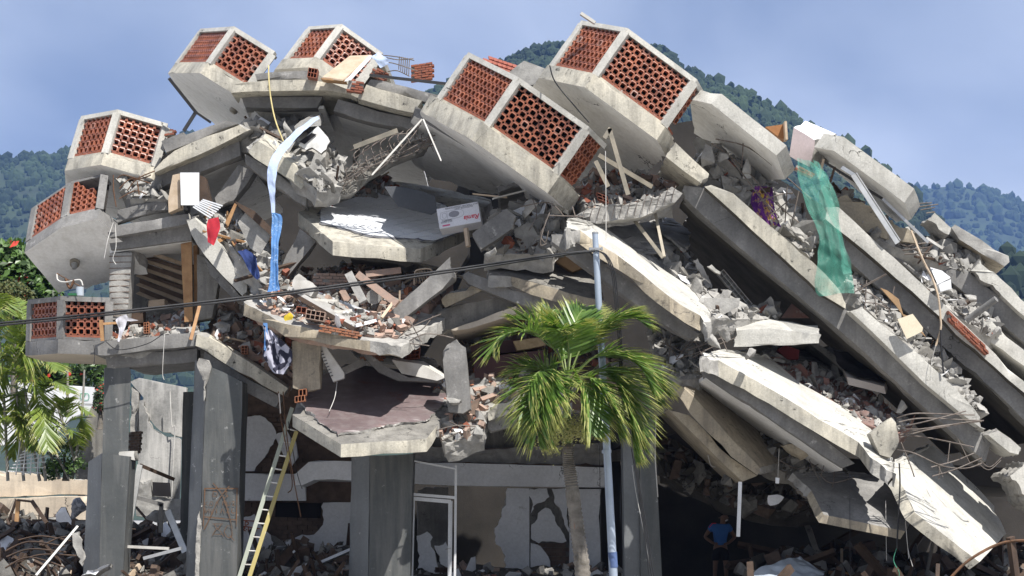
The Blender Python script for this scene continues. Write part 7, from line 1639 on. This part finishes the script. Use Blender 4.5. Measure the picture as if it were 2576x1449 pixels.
skin('shirt', sv, [(0, 1), (1, 2), (2, 3), (2, 4), (4, 5), (2, 6), (6, 7)], [.165, .155, .17, .075, .09, .085, .09, .085], 'shirt_blue')
skin('shorts', [(0, 0, .98), (0, 0, .9), (-.1, 0, .86), (-.12, -.02, .58), (.1, 0, .86), (.13, -.02, .58)], [(0, 1), (1, 2), (2, 3), (1, 4), (4, 5)], [.15, .15, .12, .10, .12, .10], 'cloth_black')
skin('hair', [(.07, .02, 1.60), (.075, .01, 1.67), (.08, 0, 1.70)], [(0, 1), (1, 2)], [.095, .10, .08], 'hair')
skin('face_mask', [(.13, -.09, 1.56), (.145, -.10, 1.53)], [(0, 1)], [.05, .042], 'white_enamel')
skin('nose', [(.125, -.105, 1.60), (.135, -.125, 1.58)], [(0, 1)], [.014, .018], 'skin', 0, 1)
for s in (-1, 1): skin('ear', [(.08 + .1 * s, .0, 1.59), (.08 + .105 * s, .01, 1.62)], [(0, 1)], [.018, .02], 'skin', 0, 1)
for s in (-1, 1): skin('eye', [(.115 + .035 * s, -.10, 1.615), (.118 + .035 * s, -.104, 1.615)], [(0, 1)], [.010, .008], 'hair', 0, 1)
for k in range(3): skin('shoulder_stripe', [(-.10 - .0 * k, -.085 + .03 * k, 1.475 - .003 * k), (-.19, -.075 + .03 * k, 1.475), (-.27, -.04 + .03 * k, 1.37)], [(0, 1), (1, 2)], [.012, .012, .012], 'stripe_red', 0, 1)
for s in (-1, 1): skin('shoe', [(.14 * s, .03, .04), (.15 * s, -.14, .035)], [(0, 1)], [.055, .045], 'cloth_black')

# ---------------------------------------------------------------- the hazy air
hz = mk('haze', [(x, y, z) for x in (-4200, 4200) for y in (-30, 4700) for z in (-1.4, 900)], BOXF, 'ground')
hm = bpy.data.materials.new('haze'); hm.use_nodes = True
ht = hm.node_tree
for n_ in list(ht.nodes):
    if n_.type != 'OUTPUT_MATERIAL': ht.nodes.remove(n_)
pv_ = ht.nodes.new('ShaderNodeVolumePrincipled')
pv_.inputs['Color'].default_value = (.24, .42, .86, 1)
pv_.inputs['Density'].default_value = .00009
pv_.inputs['Anisotropy'].default_value = 0.0
ht.links.new(pv_.outputs[0], ht.nodes['Material Output'].inputs['Volume'])
hz.data.materials.clear(); hz.data.materials.append(hm)
tag(hz, 'thin bluish haze in the air over the hills', None, None, 'stuff')
